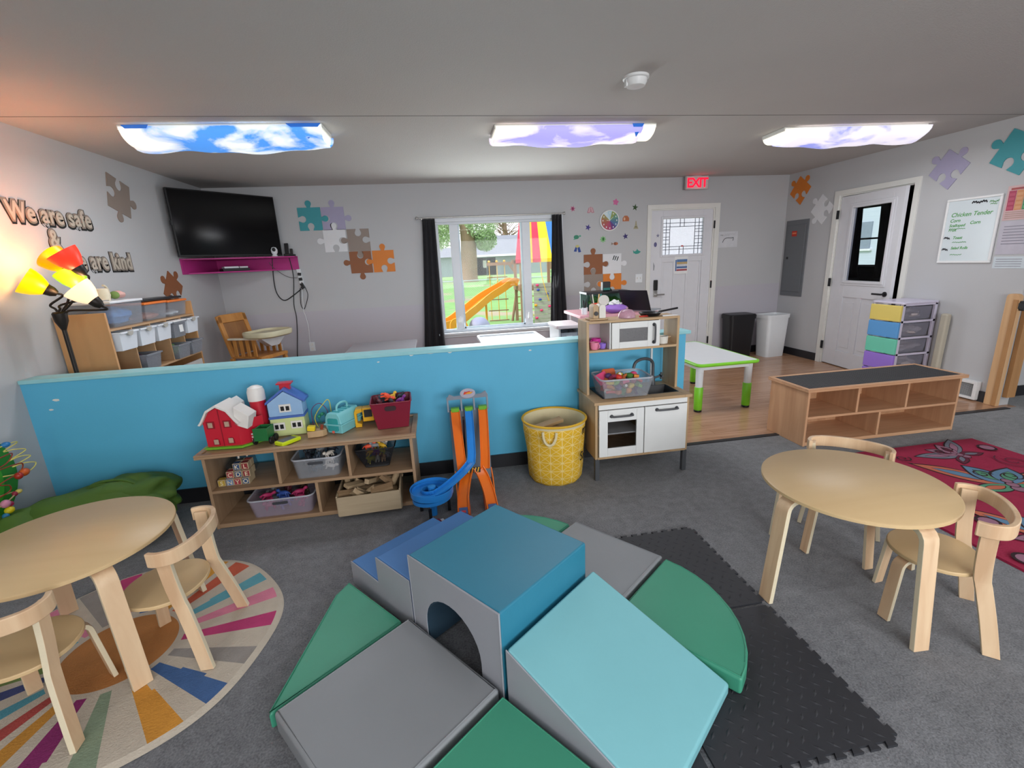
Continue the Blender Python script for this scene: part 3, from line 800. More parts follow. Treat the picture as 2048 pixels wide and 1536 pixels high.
for (x, y) in [(2.6, 1.46), (3.8, 2.5), (2.68, 1.1), (2.78, 1.75)]: poly(arc(x, y, .055, 0, 345, 16), 1); poly(arc(x, y, .04, 0, 345, 16), 3)
o = obj('butterfly_rug', b, cols, loc=(0, 0, .0005), smooth=0, flip=False)
tag(o, 'crimson rug with large multicoloured butterflies and swirls behind the right round table', 'rug')

# ================================================================ FOAM CLIMBING SET
def vinyl(name, c): return pm(name, c, .42, var=.05, vs=5, bump=.12, bs=14, spec=.45)
m_fg, m_fg2, m_teal, m_aq, m_fb, m_fgr = vinyl('foam_grey', '#9698a0'), vinyl('foam_warm_grey', '#83868a'), vinyl('foam_teal', '#2f7b96'), vinyl('foam_aqua', '#78b3bb'), vinyl('foam_blue', '#4274ae'), vinyl('foam_green', '#3f8f74')
FA = R(-51.7); FO = (-.2, 1.635)


def foam(name, label, group=None, z=0.0):
    return thing(name, label, 'soft play block', (FO[0], FO[1], z), FA, 'soft climbing set')


def fm(name, mb, mat, par, bev=.012): return obj(name, mb, mat, par, bevel=bev, seg=3)


# arch block: grey end panels with an arched hole, teal cover on the other faces
f = foam('foam_arch_block', 'tall foam block with teal top and arched tunnel in its grey face', z=.0125)
S5 = .5; HA = .365
ar = [(.085, 0), (.085, .095)]+arc(.24, .1, .155, 180, 0, 14)+[(.395, .095), (.395, 0)]
face = [(0, 0)]+ar+[(S5, 0), (S5, HA), (0, HA)]
obj('end_panel', MB().prism(face, 0, .005, 'xz'), m_fg, f, bevel=.0015)
cov = MB(); cov.prism([(0, 0)]+ar+[(S5, 0), (S5, HA), (0, HA)], .005, S5, 'xz')
fm('cover', cov, m_teal, f, .008)
inr = [(.24+(x-.24)*.965, z if z < .09 else z-.005) for x, z in ar]
obj('tunnel_shade', MB().prism(ar+inr[::-1], .006, S5-.004, 'xz'), pm('tunnel_shade_navy', '#22394a', .7, var=.1), f, smooth=30)  # dark sheet added inside the tunnel; its shade is put into the colour
pip = MB(); pip.tube([(.002, .001, .002), (.002, .001, HA-.002), (S5-.002, .001, HA-.002), (S5-.002, .001, .002)], .003); pass
obj('piping', pip, [m_fg], f)
# steps
f = foam('foam_steps', 'two-step foam block with blue treads and grey side beside the arch block')
sp_ = [(-.505, 0), (-.012, 0), (-.012, .25), (-.262, .25), (-.262, .122), (-.505, .122)]
obj('side_panel', MB().prism(sp_, 0, .005, 'xz'), m_fg, f, bevel=.0015)
fm('tread_cover', MB().prism(sp_, .005, S5, 'xz'), m_fb, f, .008)
# ramp
f = foam('foam_ramp', 'foam wedge ramp with pale aqua slope and grey side in front of the arch block', z=.0125)
rp_ = [(.52, 0), (1.06, 0), (1.06, .045), (.52, .238)]
obj('side_panel', MB().prism(rp_, 0, .005, 'xz'), m_fg, f, bevel=.0015)
fm('slope_cover', MB().prism(rp_, .005, .52, 'xz'), m_aq, f, .01)
# flat squares
f = foam('foam_square_pad', 'flat warm grey square foam pad in front of the arch opening')
fm('pad', MB().box(-.02, .495, -.55, -.012, 0, .085), m_fg2, f, .014)
b = MB(); b.tube([(-.008, -.538, .084), (.483, -.538, .084), (.483, -.024, .084), (-.008, -.024, .084)], .003, closed=True); obj('piping', b, m_fg2, f)
f = foam('foam_square_pad', 'flat warm grey square foam pad behind the tall arch block', z=.0125)
fm('pad', MB().prism([(.1, .512), (.505, .512), (.505, .53), (.6, .53), (.6, 1.0), (.1, 1.0)], 0, .07), m_fg2, f, .010)
b = MB(); b.tube([(.112, .524, .069), (.495, .524, .069), (.495, .542, .069), (.588, .542, .069), (.588, .988, .069), (.112, .988, .069)], .003, closed=True); obj('piping', b, m_fg2, f)
# green fillers
def green(pts, label, z=0, h=.07):
    f = foam('foam_corner_pad', label, z=z); fm('pad', MB().prism(pts, 0, h), m_fgr, f, .012)
    c = Vector((sum(p[0] for p in pts)/len(pts), sum(p[1] for p in pts)/len(pts)))
    ins = [(Vector(p)+(c-Vector(p)).normalized()*.012) for p in pts]
    b = MB(); b.tube([(p.x, p.y, h-.001) for p in ins], .003, closed=True); obj('piping', b, m_fgr, f)
    return f
green([(-.035, -.035), (-.44, -.05), (-.41, -.13), (-.035, -.565)], 'green triangular foam pad left of the front grey square', h=.07)
green([(.615, .535)]+[(.615+.48*math.cos(R(a)), .535+.455*math.sin(R(a))) for a in range(0, 91, 9)], 'green quarter-circle foam pad on the black mat right of the aqua ramp', z=.0125)
green([(.515, -.02)]+[(.515+.5*math.cos(R(a)), -.02+.5*math.sin(R(a))) for a in range(0, -91, -9)], 'green foam pad at the bottom edge between the grey square and the aqua ramp', z=.0125)
green([(.085, .515)]+[(.085+.48*math.cos(R(a)), .515+.455*math.sin(R(a))) for a in range(90, 181, 9)], 'green foam pad showing as a sliver behind the grey back square')

# ================================================================ ROUND TABLES AND BENTWOOD CHAIRS
m_top = wood('birch_laminate_top', '#ccae82', '#d1b488', 0, .5, .38)
m_ply = wood('bent_birch', '#c9a582', '#ddc09d', 2, .8, .4)
m_edge = pm('pale_ply_edge', '#d9ccb0', .5, var=.06, stretch=(1, 1, 60))


def leg_path(r0, r1, zt, rin, rad=.045):
    p = [(r0, 0.0), (r1, zt-rad)]
    p += [(r1-rad+rad*math.cos(R(a)), zt-rad+rad*math.sin(R(a))) for a in (22, 45, 68, 90)]
    p.append((rin, zt)); return p


def round_table(loc, label, angs, rots=0):
    t = thing('round_table', label, 'table', loc, rots, 'small round birch tables')
    b = MB(); b.m = 0; b.lathe([(.338, 0), (.345, .003), (.345, .017), (.339, .02)], 72)
    obj('tabletop', MB().lathe([(.338, .0), (.345, .004), (.345, .016), (.340, .02)], 72), m_top, t, (0, 0, .48), smooth=50)
    for a in angs:
        b = MB(); b.strip(leg_path(.385, .345, .468, .2), .02, .062, frame=((0, 0, 0), (math.cos(R(a)), math.sin(R(a)), 0)))
        obj('leg', b, [m_ply, m_edge], t, bevel=.002, smooth=30)
    b = MB(); b.lathe([(.21, .468), (.21, .4795)], 32); obj('under_plate', b, m_edge, t)
    return t


round_table((1.68, 1.54, .001), 'small round birch table at right on the grey carpet beside the black mat', [184.6, 266.9, 92, 3])
round_table((-1.49, 1.845, .012), 'small round birch table at left standing on the sunburst rug', [-41, 49, 139, 229])


def make_chair(label, loc, rz):
    t = thing('bentwood_chair', label, 'chair', loc, rz, 'small bentwood chairs')
    seat = []
    for i in range(48):
        a = 2*PI*i/48; x, y = math.cos(a), math.sin(a); w_ = 1+.10*(-y if y < 0 else 0); seat.append((.15*x*w_, .145*y))
    b = MB(); b.prism(seat, .272, .288); obj('seat', b, m_top, t, bevel=.004, smooth=50)
    for s in (-1, 1):
        pth = smoothpath([(.172, -.172, 0), (.156, -.148, .13), (.140, -.122, .25), (.138, -.113, .29), (.143, -.106, .38), (.15, -.103, .502)], 5)
        b = MB(); vs = []; n = len(pth)
        for i, p in enumerate(pth):
            d = (pth[min(i+1, n-1)]-pth[max(i-1, 0)]).normalized(); q = Vector((d.z, 0, -d.x)).normalized()*.0095
            for sy in (-1, 1):
                for sq in (-1, 1): vs.append((s*(p.x+sq*q.x), p.y+sy*.024, p.z+sq*q.z))
        for i in range(n-1): pass
        k = b.add(vs, [(0, 1, 3, 2), ((n-1)*4, (n-1)*4+1, (n-1)*4+3, (n-1)*4+2)])
        for i in range(n-1):
            u = i*4; w_ = u+4
            b.f += [[u, u+2, w_+2, w_], [u+1, u+3, w_+3, w_+1]]; b.mi += [0, 0]
            b.f += [[u, u+1, w_+1, w_], [u+2, u+3, w_+3, w_+2]]; b.mi += [1, 1]
        obj('rear_leg', b, [m_ply, m_edge], t, bevel=.002, smooth=30)
        b = MB(); a = R(90-s*44); b.strip(leg_path(.182, .158, .262, .07, .035), .016, .044, frame=((0, .0, 0), (math.cos(a), math.sin(a), 0)))
        obj('front_leg', b, [m_ply, m_edge], t, bevel=.002, smooth=30)
    # curved top rail, ends turned forward along the legs
    cur = smoothpath([(.160, -.062, 0), (.169, -.10, 0), (.150, -.148, 0), (.085, -.180, 0), (0, -.190, 0), (-.085, -.180, 0), (-.150, -.148, 0), (-.169, -.10, 0), (-.160, -.062, 0)], 6)
    b = MB(); vs = []; n = len(cur)
    for i, p in enumerate(cur):
        d = (cur[min(i+1, n-1)]-cur[max(i-1, 0)]).normalized(); q = Vector((-d.y, d.x, 0))
        for (o_, z) in ((-.009, .462), (.009, .462), (.009, .517), (-.009, .517)): vs.append((p.x+q.x*o_, p.y+q.y*o_, z))
    fs = []
    for i in range(n-1):
        for k in range(4): l = (k+1) % 4; fs.append((i*4+k, i*4+l, i*4+4+l, i*4+4+k))
    fs += [(0, 1, 2, 3), tuple((n-1)*4+k for k in (3, 2, 1, 0))]
    b.add(vs, fs); obj('back_rail', b, m_ply, t, bevel=.005, smooth=35)
    b = MB(); b.lathe([(.085, .255), (.085, .272)], 24); obj('under_plate', b, m_edge, t)
    return t


ch = make_chair('bentwood chair pushed in at the near right side of the right table', (1.860, 1.322, .001), R(48))
dup(ch, (1.885, 1.768, .001), R(135), 'bentwood chair on the far side of the right table, only its rail above the top')
dup(ch, (-1.160, 1.795, .012), R(90), 'bentwood chair at the right side of the left table, on the rug edge')
dup(ch, (-1.460, 1.533, .012), R(4.7), 'bentwood chair cut by the lower left corner, nearest the camera')

# ================================================================ OPEN SHELVES
m_oak = wood('oak_laminate', '#94765a', '#a88a6c', 0, .9, .45)
m_oakz = wood('oak_laminate_upright', '#94765a', '#a88a6c', 2, .9, .45)
m_hon = wood('honey_laminate', '#bd8f6b', '#d0a37e', 0, .8, .4)
m_honz = wood('honey_laminate_upright', '#bd8f6b', '#d0a37e', 2, .8, .4)


def cubby(name, label, loc, rz, W_, D, H, zs, ups, lows, mh, mv, lip=True, back=None, over=.025):
    t = thing(name, label, 'shelf', loc, rz)
    th = .018
    for x in (0, W_-th): obj('side_panel', MB().box(x, x+th, 0, D, 0, H-.022), mv, t, bevel=.002)
    obj('bottom_board', MB().box(th, W_-th, .0, D, .004, .03), mh, t, bevel=.002)
    obj('shelf_board', MB().box(th, W_-th, .0, D, zs-.018, zs), mh, t, bevel=.002)
    for u in ups: obj('divider', MB().box(u-.009, u+.009, .002, D, zs, H-.022), mv, t, bevel=.002)
    for u in lows: obj('divider', MB().box(u-.009, u+.009, .002, D, .03, zs-.018), mv, t, bevel=.002)
    obj('top_board', MB().box(-over, W_+over, -over, D+over*.3, H-.022, H-.006), mh, t, bevel=.003)
    e = MB(); w_ = .03
    if lip:
        x0, x1, y0_, y1_ = -over, W_+over, -over, D+over*.3
        e.box(x0, x1, y0_, y0_+w_, H-.006, H+.004).box(x0, x1, y1_-w_, y1_, H-.006, H+.004).box(x0, x0+w_, y0_+w_, y1_-w_, H-.006, H+.004).box(x1-w_, x1, y0_+w_, y1_-w_, H-.006, H+.004)
        obj('top_edging', e, mh, t, bevel=.003)
    return t


low = cubby('toy_shelf', 'low oak toy shelf with five open compartments against the aqua partition', (-1.415, 2.725, 0), 0, 1.195, .385, .482, .248, (.4, .805), (.6,), m_oak, m_oakz)
wsh = cubby('bench_shelf', 'low honey wood shelf with a black ribbed rubber top in front of the laminate floor', (2.655, 2.89, 0), R(-.6), 1.33, .40, .455, .235, (.43, .86), (.64,), m_hon, m_honz)
m_rub = pm('ribbed_rubber', '#39393c', .6, var=.12)
b = MB(); b.box(.01, 1.32, .008, .377, .452, .4565)
for i in range(46): b.box(.02+i*.0284, .034+i*.0284, .015, .37, .4565, .4585)
obj('rubber_top', b, m_rub, wsh)
obj('back_panel', MB().box(.018, 1.312, .385, .395, .238, .43), m_honz, wsh)
obj('back_panel', MB().box(.37, .76, .385, .395, .03, .217), m_honz, wsh)
obj('back_panel', MB().box(.93, 1.312, .385, .395, .03, .217), m_honz, wsh)

# ================================================================ PLAY KITCHEN
m_kw = wood('kitchen_birch', '#ac8d68', '#bd9f79', 2, .9, .5)
m_kww = pm('kitchen_white', '#dfe0df', .35, var=.03)
m_kh = pm('kitchen_dark_grey', '#4a4c50', .4, var=.06)
kt = thing('play_kitchen', 'wooden play kitchen with white cupboard doors, oven and microwave against the partition end', 'play kitchen', (.96, 2.745, 0))
KW, KD, KH = .66, .365, .56
def K(name, mb, mat, par=None, bev=.002, **k): return obj(name, mb, mat, par or kt, bevel=bev, **k)
for x in (0, KW-.018): K('side_panel', MB().box(x, x+.018, .006, KD, .155, KH-.02), m_kw)
K('bottom_board', MB().box(.018, KW-.018, .0, KD, .155, .172), m_kw)
K('back_board', MB().box(.018, KW-.018, KD-.008, KD, .172, KH-.02), m_kw)
for (x, y) in ((0, .006), (KW-.03, .006), (0, KD-.03), (KW-.03, KD-.03)): K('leg', MB().box(x, x+.03, y, y+.03, 0, .153), m_kh)
b = MB(); z0, z1 = KH-.02, KH
sx0, sx1, sy0, sy1 = .40, .62, .07, .27
b.box(-.012, sx0, -.012, KD, z0, z1).box(sx1, KW+.012, -.012, KD, z0, z1).box(sx0, sx1, -.012, sy0, z0, z1).box(sx0, sx1, sy1, KD, z0, z1)
K('countertop', b, wood('kitchen_birch_top', '#ac8d68', '#bd9f79', 0, .9, .5))
K('sink', MB().tray(sx0, sx1, sy0, sy1, KH-.06, KH+.002, .02, .006), pm('sink_dark', '#2d2e31', .3))
K('hob', MB().box(.07, .23, .06, .33, KH, KH+.006), pm('hob_black', '#1c1d20', .3))
fb = MB(); path = smoothpath([(.53, .285, KH), (.53, .285, KH+.1), (.525, .283, KH+.165), (.49, .27, KH+.195), (.43, .25, KH+.205), (.375, .232, KH+.19), (.355, .225, KH+.15)], 6)
fb.tube(path, .0105, 10).lathe([(.02, KH), (.016, KH+.05), (.011, KH+.07)], 12, (.53, .285, 0)); K('faucet', fb, m_kh, bev=0)
fk = MB().cyl((.53, .285, KH+.05), (.575, .27, KH+.065), .008); fk.cbox((.585, .267, KH+.068), (.012, .05, .012)).cbox((.585, .267, KH+.068), (.012, .012, .05)); K('tap_knob', fk, m_kh, bev=.002)
# lower fronts
K('front_rail', MB().box(.02, KW-.02, -.006, .006, .505, .54), m_kww)
od = MB(); od.box(.02, .335, -.01, .006, .175, .5); 
dw = MB(); x0, x1, z0, z1 = .022, .332, .176, .5; a0, a1, c0, c1 = .08, .28, .235, .42
dw.box(x0, a0, -.012, .004, z0, z1).box(a1, x1, -.012, .004, z0, z1).box(a0, a1, -.012, .004, z0, c0).box(a0, a1, -.012, .004, c1, z1)
dr = K('oven_door', dw, m_kww)
obj('glass', MB().box(a0, a1, -.006, -.003, c0, c1), glassy('oven_glass', (.75, .75, .76)), dr)
def handle(par, x0, x1, z, y=-.012, vert=False):
    b = MB()
    if vert: pts = [(x0, y, z[0]), (x0, y-.022, z[0]+.006), (x0, y-.022, z[1]-.006), (x0, y, z[1])]
    else: pts = [(x0, y, z), (x0+.008, y-.022, z), (x1-.008, y-.022, z), (x1, y, z)]
    b.tube(smoothpath(pts, 4), .0065, 8)
    for p in (pts[0], pts[-1]): b.lathe([(.012, 0), (.012, .005)], 12, p, Euler((PI/2, 0, 0)))
    return obj('handle', b, m_kh, par)
handle(dr, .105, .245, .46)
K('oven_shelf', MB().box(.03, .33, .02, .33, .318, .328), m_kww)
dr = K('cupboard_door', MB().box(.338, KW-.022, -.012, .004, .176, .5), m_kww); handle(dr, .42, .56, .475)
# upper unit
U0, U1, UY, UZ0, UZ1 = .0, .66, .175, .868, 1.062
for x in (U0, U1-.018): K('upright', MB().box(x, x+.018, UY, KD, KH, UZ1), m_kw)
K('upper_top', MB().box(U0+.018, U1-.018, UY, KD, UZ1-.016, UZ1), MC['kitchen_birch_top'])
K('upper_shelf', MB().box(U0+.018, U1-.018, UY, KD, UZ0-.016, UZ0), MC['kitchen_birch_top'])
K('splash_rail', MB().box(.54, .555, KD-.02, KD-.005, KH, UZ0-.016), pm('white_rail', '#cfd3d6', .4))
K('upper_back', MB().box(.018, .16, KD-.006, KD, UZ0, UZ1-.016), pm('pinkish_white_board', '#c9b6bd', .5))
mw = MB(); X0, X1 = .172, .505; Z0, Z1 = UZ0+.002, UZ1-.018
for x in (.160, .508): K('microwave_side', MB().box(x, x+.010, UY, KD, UZ0, UZ1-.016), m_kww)
a0, a1, c0, c1 = .225, .425, UZ0+.045, UZ1-.06
mw.box(X0, a0, UY-.012, UY, Z0, Z1).box(a1, X1, UY-.012, UY, Z0, Z1).box(a0, a1, UY-.012, UY, Z0, c0).box(a0, a1, UY-.012, UY, c1, Z1)
dr = K('microwave_door', mw, m_kww)
obj('glass', MB().box(a0, a1, UY-.006, UY-.003, c0, c1), milky('micro_pane', '#8a888a', .55, .2), dr); handle(dr, .468, 0, (UZ0+.03, UZ1-.045), UY-.012, True)
K('microwave_back', MB().box(.17, .508, KD-.006, KD, UZ0, UZ1-.016), m_kww)

# ================================================================ GREEN-RIMMED TABLE, BINS, ELECTRIC PANEL
gt = thing('activity_table', 'low white table with lime green rim and legs on the laminate floor', 'table', (2.62, 4.34, 0))
m_lime = pm('lime_plastic', '#7cc92c', .4, var=.05)
m_wp = pm('white_plastic', '#dcdfe2', .35, var=.03)
obj('tabletop', MB().prism(rrect(-.3, .3, -.54, .54, .04), .452, .478), m_wp, gt, bevel=.003)
b = MB(); b.tube([(x, y, .464) for x, y in rrect(-.305, .305, -.545, .545, .045)], .016, 8, closed=True); obj('rim', b, m_lime, gt)
b = MB(); b.box(-.27, .27, -.5, -.485, .41, .452).box(-.27, .27, .485, .5, .41, .452).box(-.27, -.255, -.485, .485, .41, .452).box(.255, .27, -.485, .485, .41, .452); obj('apron', b, m_wp, gt)
for x in (-.25, .25):
    for y in (-.47, .47):
        lg = obj('leg', MB().lathe([(.03, .0), (.036, .45)], 16, (x, y, 0)), m_wp, gt)
        obj('leg_sleeve', MB().lathe([(.034, .02), (.038, .025), (.040, .24), (.036, .245)], 16, (x, y, 0)), m_lime, lg)
        obj('foot', MB().lathe([(.03, 0), (.036, .004), (.036, .02)], 16, (x, y, 0)), m_black, lg)


def bin_(name, label, x, y, w_, d, h, rz, mat, liplabel):
    t = thing(name, label, 'trash can', (x, y, 0), rz)
    b = MB(); n = 6
    def ring(z, s): return [(px*s, py*s, z) for px, py in rrect(-w_/2, w_/2, -d/2, d/2, .045)]
    lv = [(0, .8), (.0, .82), (h-.05, .97), (h-.05, 1.02), (h, 1.04), (h, .95), (h-.05, .92), (.03, .76)]
    vs = []; fs = []; k = len(ring(0, 1))
    for z, s in lv: vs += ring(z, s)
    for j in range(len(lv)-1):
        for i in range(k): q = (i+1) % k; fs.append((j*k+i, j*k+q, (j+1)*k+q, (j+1)*k+i))
    fs.append(tuple(range(k))[::-1]); fs.append(tuple(range((len(lv)-1)*k, len(lv)*k)))
    b.add(vs, fs); obj('body', b, mat, t, smooth=40)
    return t


tb = bin_('trash_can', 'tall black trash can beside the white one in the far corner', 4.17, 5.92, .38, .27, .6, R(-4), m_black, '')
obj('lid', MB().prism(rrect(-.19, .19, -.135, .135, .045), .59, .615), m_black, tb, bevel=.01)
tb = bin_('trash_can', 'white open trash can beside the black one in the far corner', 4.63, 5.83, .36, .27, .59, R(6), m_wp, '')
ep = thing('electrical_panel', 'tall grey electrical panel on the right wall near the corner', 'electrical panel', (XR, 5.885, .82))
m_pan = pm('panel_grey', '#6f7276', .5, metal=.2, var=.05)
obj('cover', MB().box(-.012, 0, -.2, .2, 0, 1.01), m_pan, ep, bevel=.002)
obj('door', MB().box(-.02, -.012, -.165, .165, .06, .95), m_pan, ep, bevel=.003)
obj('latch', MB().box(-.026, -.02, .1, .13, .5, .53), m_black, ep)
obj('warning_sticker', MB().box(-.0215, -.02, -.02, .07, .8, .87), pm('red_sticker', '#c0301f', .5), ep)
obj('sticker_band', MB().box(-.0222, -.0215, -.01, .06, .83, .85), pm('orange_sticker', '#e08055', .5), ep)

# ================================================================ CUBBY SHELF ON THE LEFT WALL
m_map = wood('maple_ply', '#bb8a58', '#c89766', 2, .4, .5)
m_maph = wood('maple_ply_shelf', '#a98460', '#b8936c', 1, .4, .5)
m_clear = milky('clear_storage', '#c9ccd2', .2, .2)
m_clear2 = milky('frosted_storage', '#d3d6de', .5, .35)
CX0, CX1, CY0, CY1 = -2.515, -2.205, 3.525, 4.69
cb = thing('cubby_shelf', 'tall maple cubby shelf with rows of hanging bins against the left wall', 'shelf', (-2.36, 4.1, 0))
def CB(name, x0, x1, y0, y1, z0, z1, m=None, par=None): return obj(name, MB().box(x0+2.36, x1+2.36, y0-4.1, y1-4.1, z0, z1), m or m_map, par or cb, bevel=.002)
CB('side_panel', CX0, CX1, CY0, CY0+.018, 0, 1.265); CB('side_panel', CX0, CX1, CY1-.018, CY1, 0, 1.265)
CB('shelf_board', CX0, CX1, CY0+.018, CY1-.018, 1.137, 1.152, m_maph); CB('shelf_board', CX0, CX1, CY0+.018, CY1-.018, .79, .805, m_maph)
CB('shelf_board', CX0, CX1, CY0+.018, CY1-.018, .44, .455, m_maph); CB('bottom_board', CX0, CX1, CY0+.018, CY1-.018, .05, .07, m_maph)
CB('back_panel', CX0, CX0+.01, CY0+.018, CY1-.018, .07, 1.137, m_maph)
CB('front_board', CX1-.02, CX1-.005, CY0+.018, CY1-.018, .6, .735, pm('pale_board', '#b9b4b2', .5))
CW = (CY1-CY0-.036)/5
for i in range(1, 5): y = CY0+.018+CW*i; CB('divider', CX0+.01, CX1, y-.005, y+.005, .805, 1.137, m_maph)
m_binw = pm('bin_white', '#d5dae2', .4, var=.03)
m_bing = milky('bin_grey', '#9a9ea6', .5, .3)


def hang_bin(i, z, h, mat, label, cat='storage bin', group='white hanging bins', lid=None, fill=None, out=.04, wd=.0):
    y = CY0+.018+CW*(i+.5)
    t = thing('storage_bin', label, cat, (CX1-.12, y, z), 0, group)
    b = MB().tray(-.13, .12+out, -CW/2+.014, CW/2-.014, 0, h, .014, .004); obj('body', b, mat, t, bevel=.006)
    b = MB(); w_ = CW/2-.012; b.box(.118+out, .132+out, -w_, w_, h-.012, h); b.box(-.13, .13+out, -w_-.002, -w_+.008, h-.01, h).box(-.13, .13+out, w_-.008, w_+.002, h-.01, h); obj('rim', b, mat, t, bevel=.002)
    if mat is m_binw: obj('finger_notch', MB().prism(arc(0, h-.001, .032, 180, 360, 8), .121+out, .1335+out, 'yz'), pm('notch_shade', '#a8a49c', .5), t)
    if fill: obj('contents', blob(MB(), (.02, 0, h*.5), (.1, CW/2-.03, h*.42), .2, i+3, 14, 8), fill, t)
    if lid: obj('lid', MB().box(-.13, .13+out, -CW/2+.012, CW/2-.012, h, h+.012), lid, t, bevel=.004)
    return t


hang_bin(0, .995, .13, m_binw, 'white hanging bin nearest the wooden side panel of the cubby shelf')
hang_bin(1, .995, .13, m_binw, 'white hanging bin second from the near side panel')
hang_bin(2, .995, .13, m_binw, 'white hanging bin in the middle of the upper row')
hang_bin(4, .995, .13, m_binw, 'white hanging bin at the far end of the upper row')
hang_bin(3, .985, .13, m_bing, 'grey see-through tub with a white lid and sticker in the upper row', 'storage tub', 'see-through tubs in the cubbies', m_white, pm('grey_toys', '#6c6d74', .6, var=.4))
c = bpy.data.objects['storage_bin.004']; obj('sticker', MB().box(.155, .157, -.01, .05, .04, .1), m_white, c)
hang_bin(1, .807, .12, m_bing, 'see-through tub with dark toys below the second white bin', 'storage tub', 'see-through tubs in the cubbies', None, pm('purple_toys', '#5a3f5a', .6, var=.4))
hang_bin(3, .807, .12, m_bing, 'see-through tub with bright green blocks in the lower row', 'storage tub', 'see-through tubs in the cubbies', None, pm('lime_toys', '#7fae6c', .6, var=.4))
hang_bin(4, .807, .12, m_bing, 'small dark see-through tub at the far end of the lower row', 'storage tub', 'see-through tubs in the cubbies', None, pm('grey_toys', '#6c6d74', .6, var=.4))

# things on top of the cubby shelf
ZT = 1.153


def tub(name, label, cat, x0, x1, y0, y1, z, h, body, lidm, fill, group=None, fillh=.6, seed=2, lidh=.018):
    t = thing(name, label, cat, ((x0+x1)/2, (y0+y1)/2, z), 0, group); a, c = (x1-x0)/2, (y1-y0)/2
    obj('body', MB().tray(-a, a, -c, c, 0, h, .016, .004), body, t, bevel=.006)
    if fill: obj('contents', blob(MB(), (0, 0, h*fillh*.5), (a*.86, c*.86, h*fillh*.5), .12, seed, 16, 10, floor=.005), fill, t)
    if lidm: obj('lid', MB().box(-a-.008, a+.008, -c-.008, c+.008, h, h+lidh), lidm, t, bevel=.006)
    return t


m_toymix = pm('blue_toy_mix', '#4d8fd0', .6, var=.5, vs=22)
t = tub('storage_tub', 'large clear tub of blue toys with a white lid on top of the cubby shelf', 'storage tub', -2.50, -2.22, 3.63, 3.99, ZT, .165, m_clear, pm('tub_lid_white', '#d8dadf', .4), m_toymix, 'tubs on the cubby shelf', .85, 2)
m_or = pm('orange_lid', '#e2762e', .45, var=.04)
tub('storage_tub', 'clear tub with orange lid and peach toys, left one on the cubby shelf', 'storage tub', -2.49, -2.23, 4.03, 4.33, ZT, .125, m_clear, m_or, pm('peach_toys', '#c78a72', .6, var=.4, vs=25), 'tubs on the cubby shelf', .5, 5)
tub('storage_tub', 'clear tub with orange lid at the far end of the cubby shelf', 'storage tub', -2.49, -2.23, 4.36, 4.65, ZT, .12, m_clear, m_or, pm('white_toys', '#cfd6d8', .6, var=.3, vs=25), 'tubs on the cubby shelf', .45, 6)
g = thing('game_board', 'flat black case lying across the orange lidded tubs', 'case', (-2.36, 4.36, ZT+.146)); obj('case', MB().box(-.1, .1, -.29, .3, 0, .018), m_black, g, bevel=.006); obj('grip', MB().cyl((0, .3, .009), (0, .335, .012), .012), m_black, g)
jg = thing('toy_jug', 'cream plastic jug with a loop handle on the white tub lid', 'jug', (-2.34, 3.76, ZT+.190))
obj('body', MB().lathe([(.045, 0), (.055, .03), (.05, .075), (.042, .08), (.0, .08)], 20), pm('cream_plastic', '#ddd2b8', .4), jg)
b = MB(); b.tube([(.0, .045+.045*math.sin(R(a)), .04+.06*-math.cos(R(a))) for a in range(0, 181, 15)], .008); obj('handle', b, MC['cream_plastic'], jg)
pl = thing('plush_toy', 'small pink and green soft toy lying on the white tub lid', 'toy', (-2.33, 3.90, ZT+.190))
obj('body', blob(MB(), (0, .02, .028), (.045, .05, .028), .15, 3, 14, 8), pm('plush_pink', '#cfa39c', .9), pl)
obj('head', MB().sph((.01, -.03, .028), (.03, .03, .028)), pm('plush_green', '#71894a', .9), pl)
bx = thing('picture_book', 'cream boxed book behind the lamp arms on top of the cubby shelf', 'book', (-2.37, 3.585, ZT)); obj('cover', MB().box(-.11, .11, -.025, .025, 0, .06), pm('book_cream', '#d9c9a8', .6), bx); obj('page_block', MB().box(-.105, .113, -.02, .02, .004, .056), m_white, bx)

# ================================================================ TULIP FLOOR LAMP
lp = thing('floor_lamp', 'black floor lamp with five coloured tulip shades by the left wall', 'floor lamp', (-2.34, 3.345, 0))
m_lb = pm('lamp_black', '#221c18', .45, metal=.3)
obj('base', MB().lathe([(.11, 0), (.11, .012), (.03, .03), (.014, .04)], 32), m_lb, lp)
obj('pole', MB().cyl((0, 0, .03), (0, 0, 1.2), .0125, 12), m_lb, lp)
obj('collar', MB().lathe([(.0125, 1.185), (.034, 1.24), (.038, 1.29), (.03, 1.30)], 20), m_lb, lp)
shades = [('red', '#ff2a1a', '#ff3b22', (.20, -.03, 1.545), (.145, -.06, 1.655), .9), ('orange', '#ff7a00', '#ff8a00', (.11, .03, 1.55), (.03, .03, 1.625), .95),
          ('yellow', '#ffbf00', '#ffc400', (.0, -.02, 1.43), (-.105, -.09, 1.52), .95), ('green', '#86b81a', '#8fe010', (.14, .04, 1.43), (.10, .04, 1.515), .9),
          ('peach', '#ffd9b8', '#ffdcae', (.235, -.02, 1.345), (.16, -.05, 1.45), 1.0)]
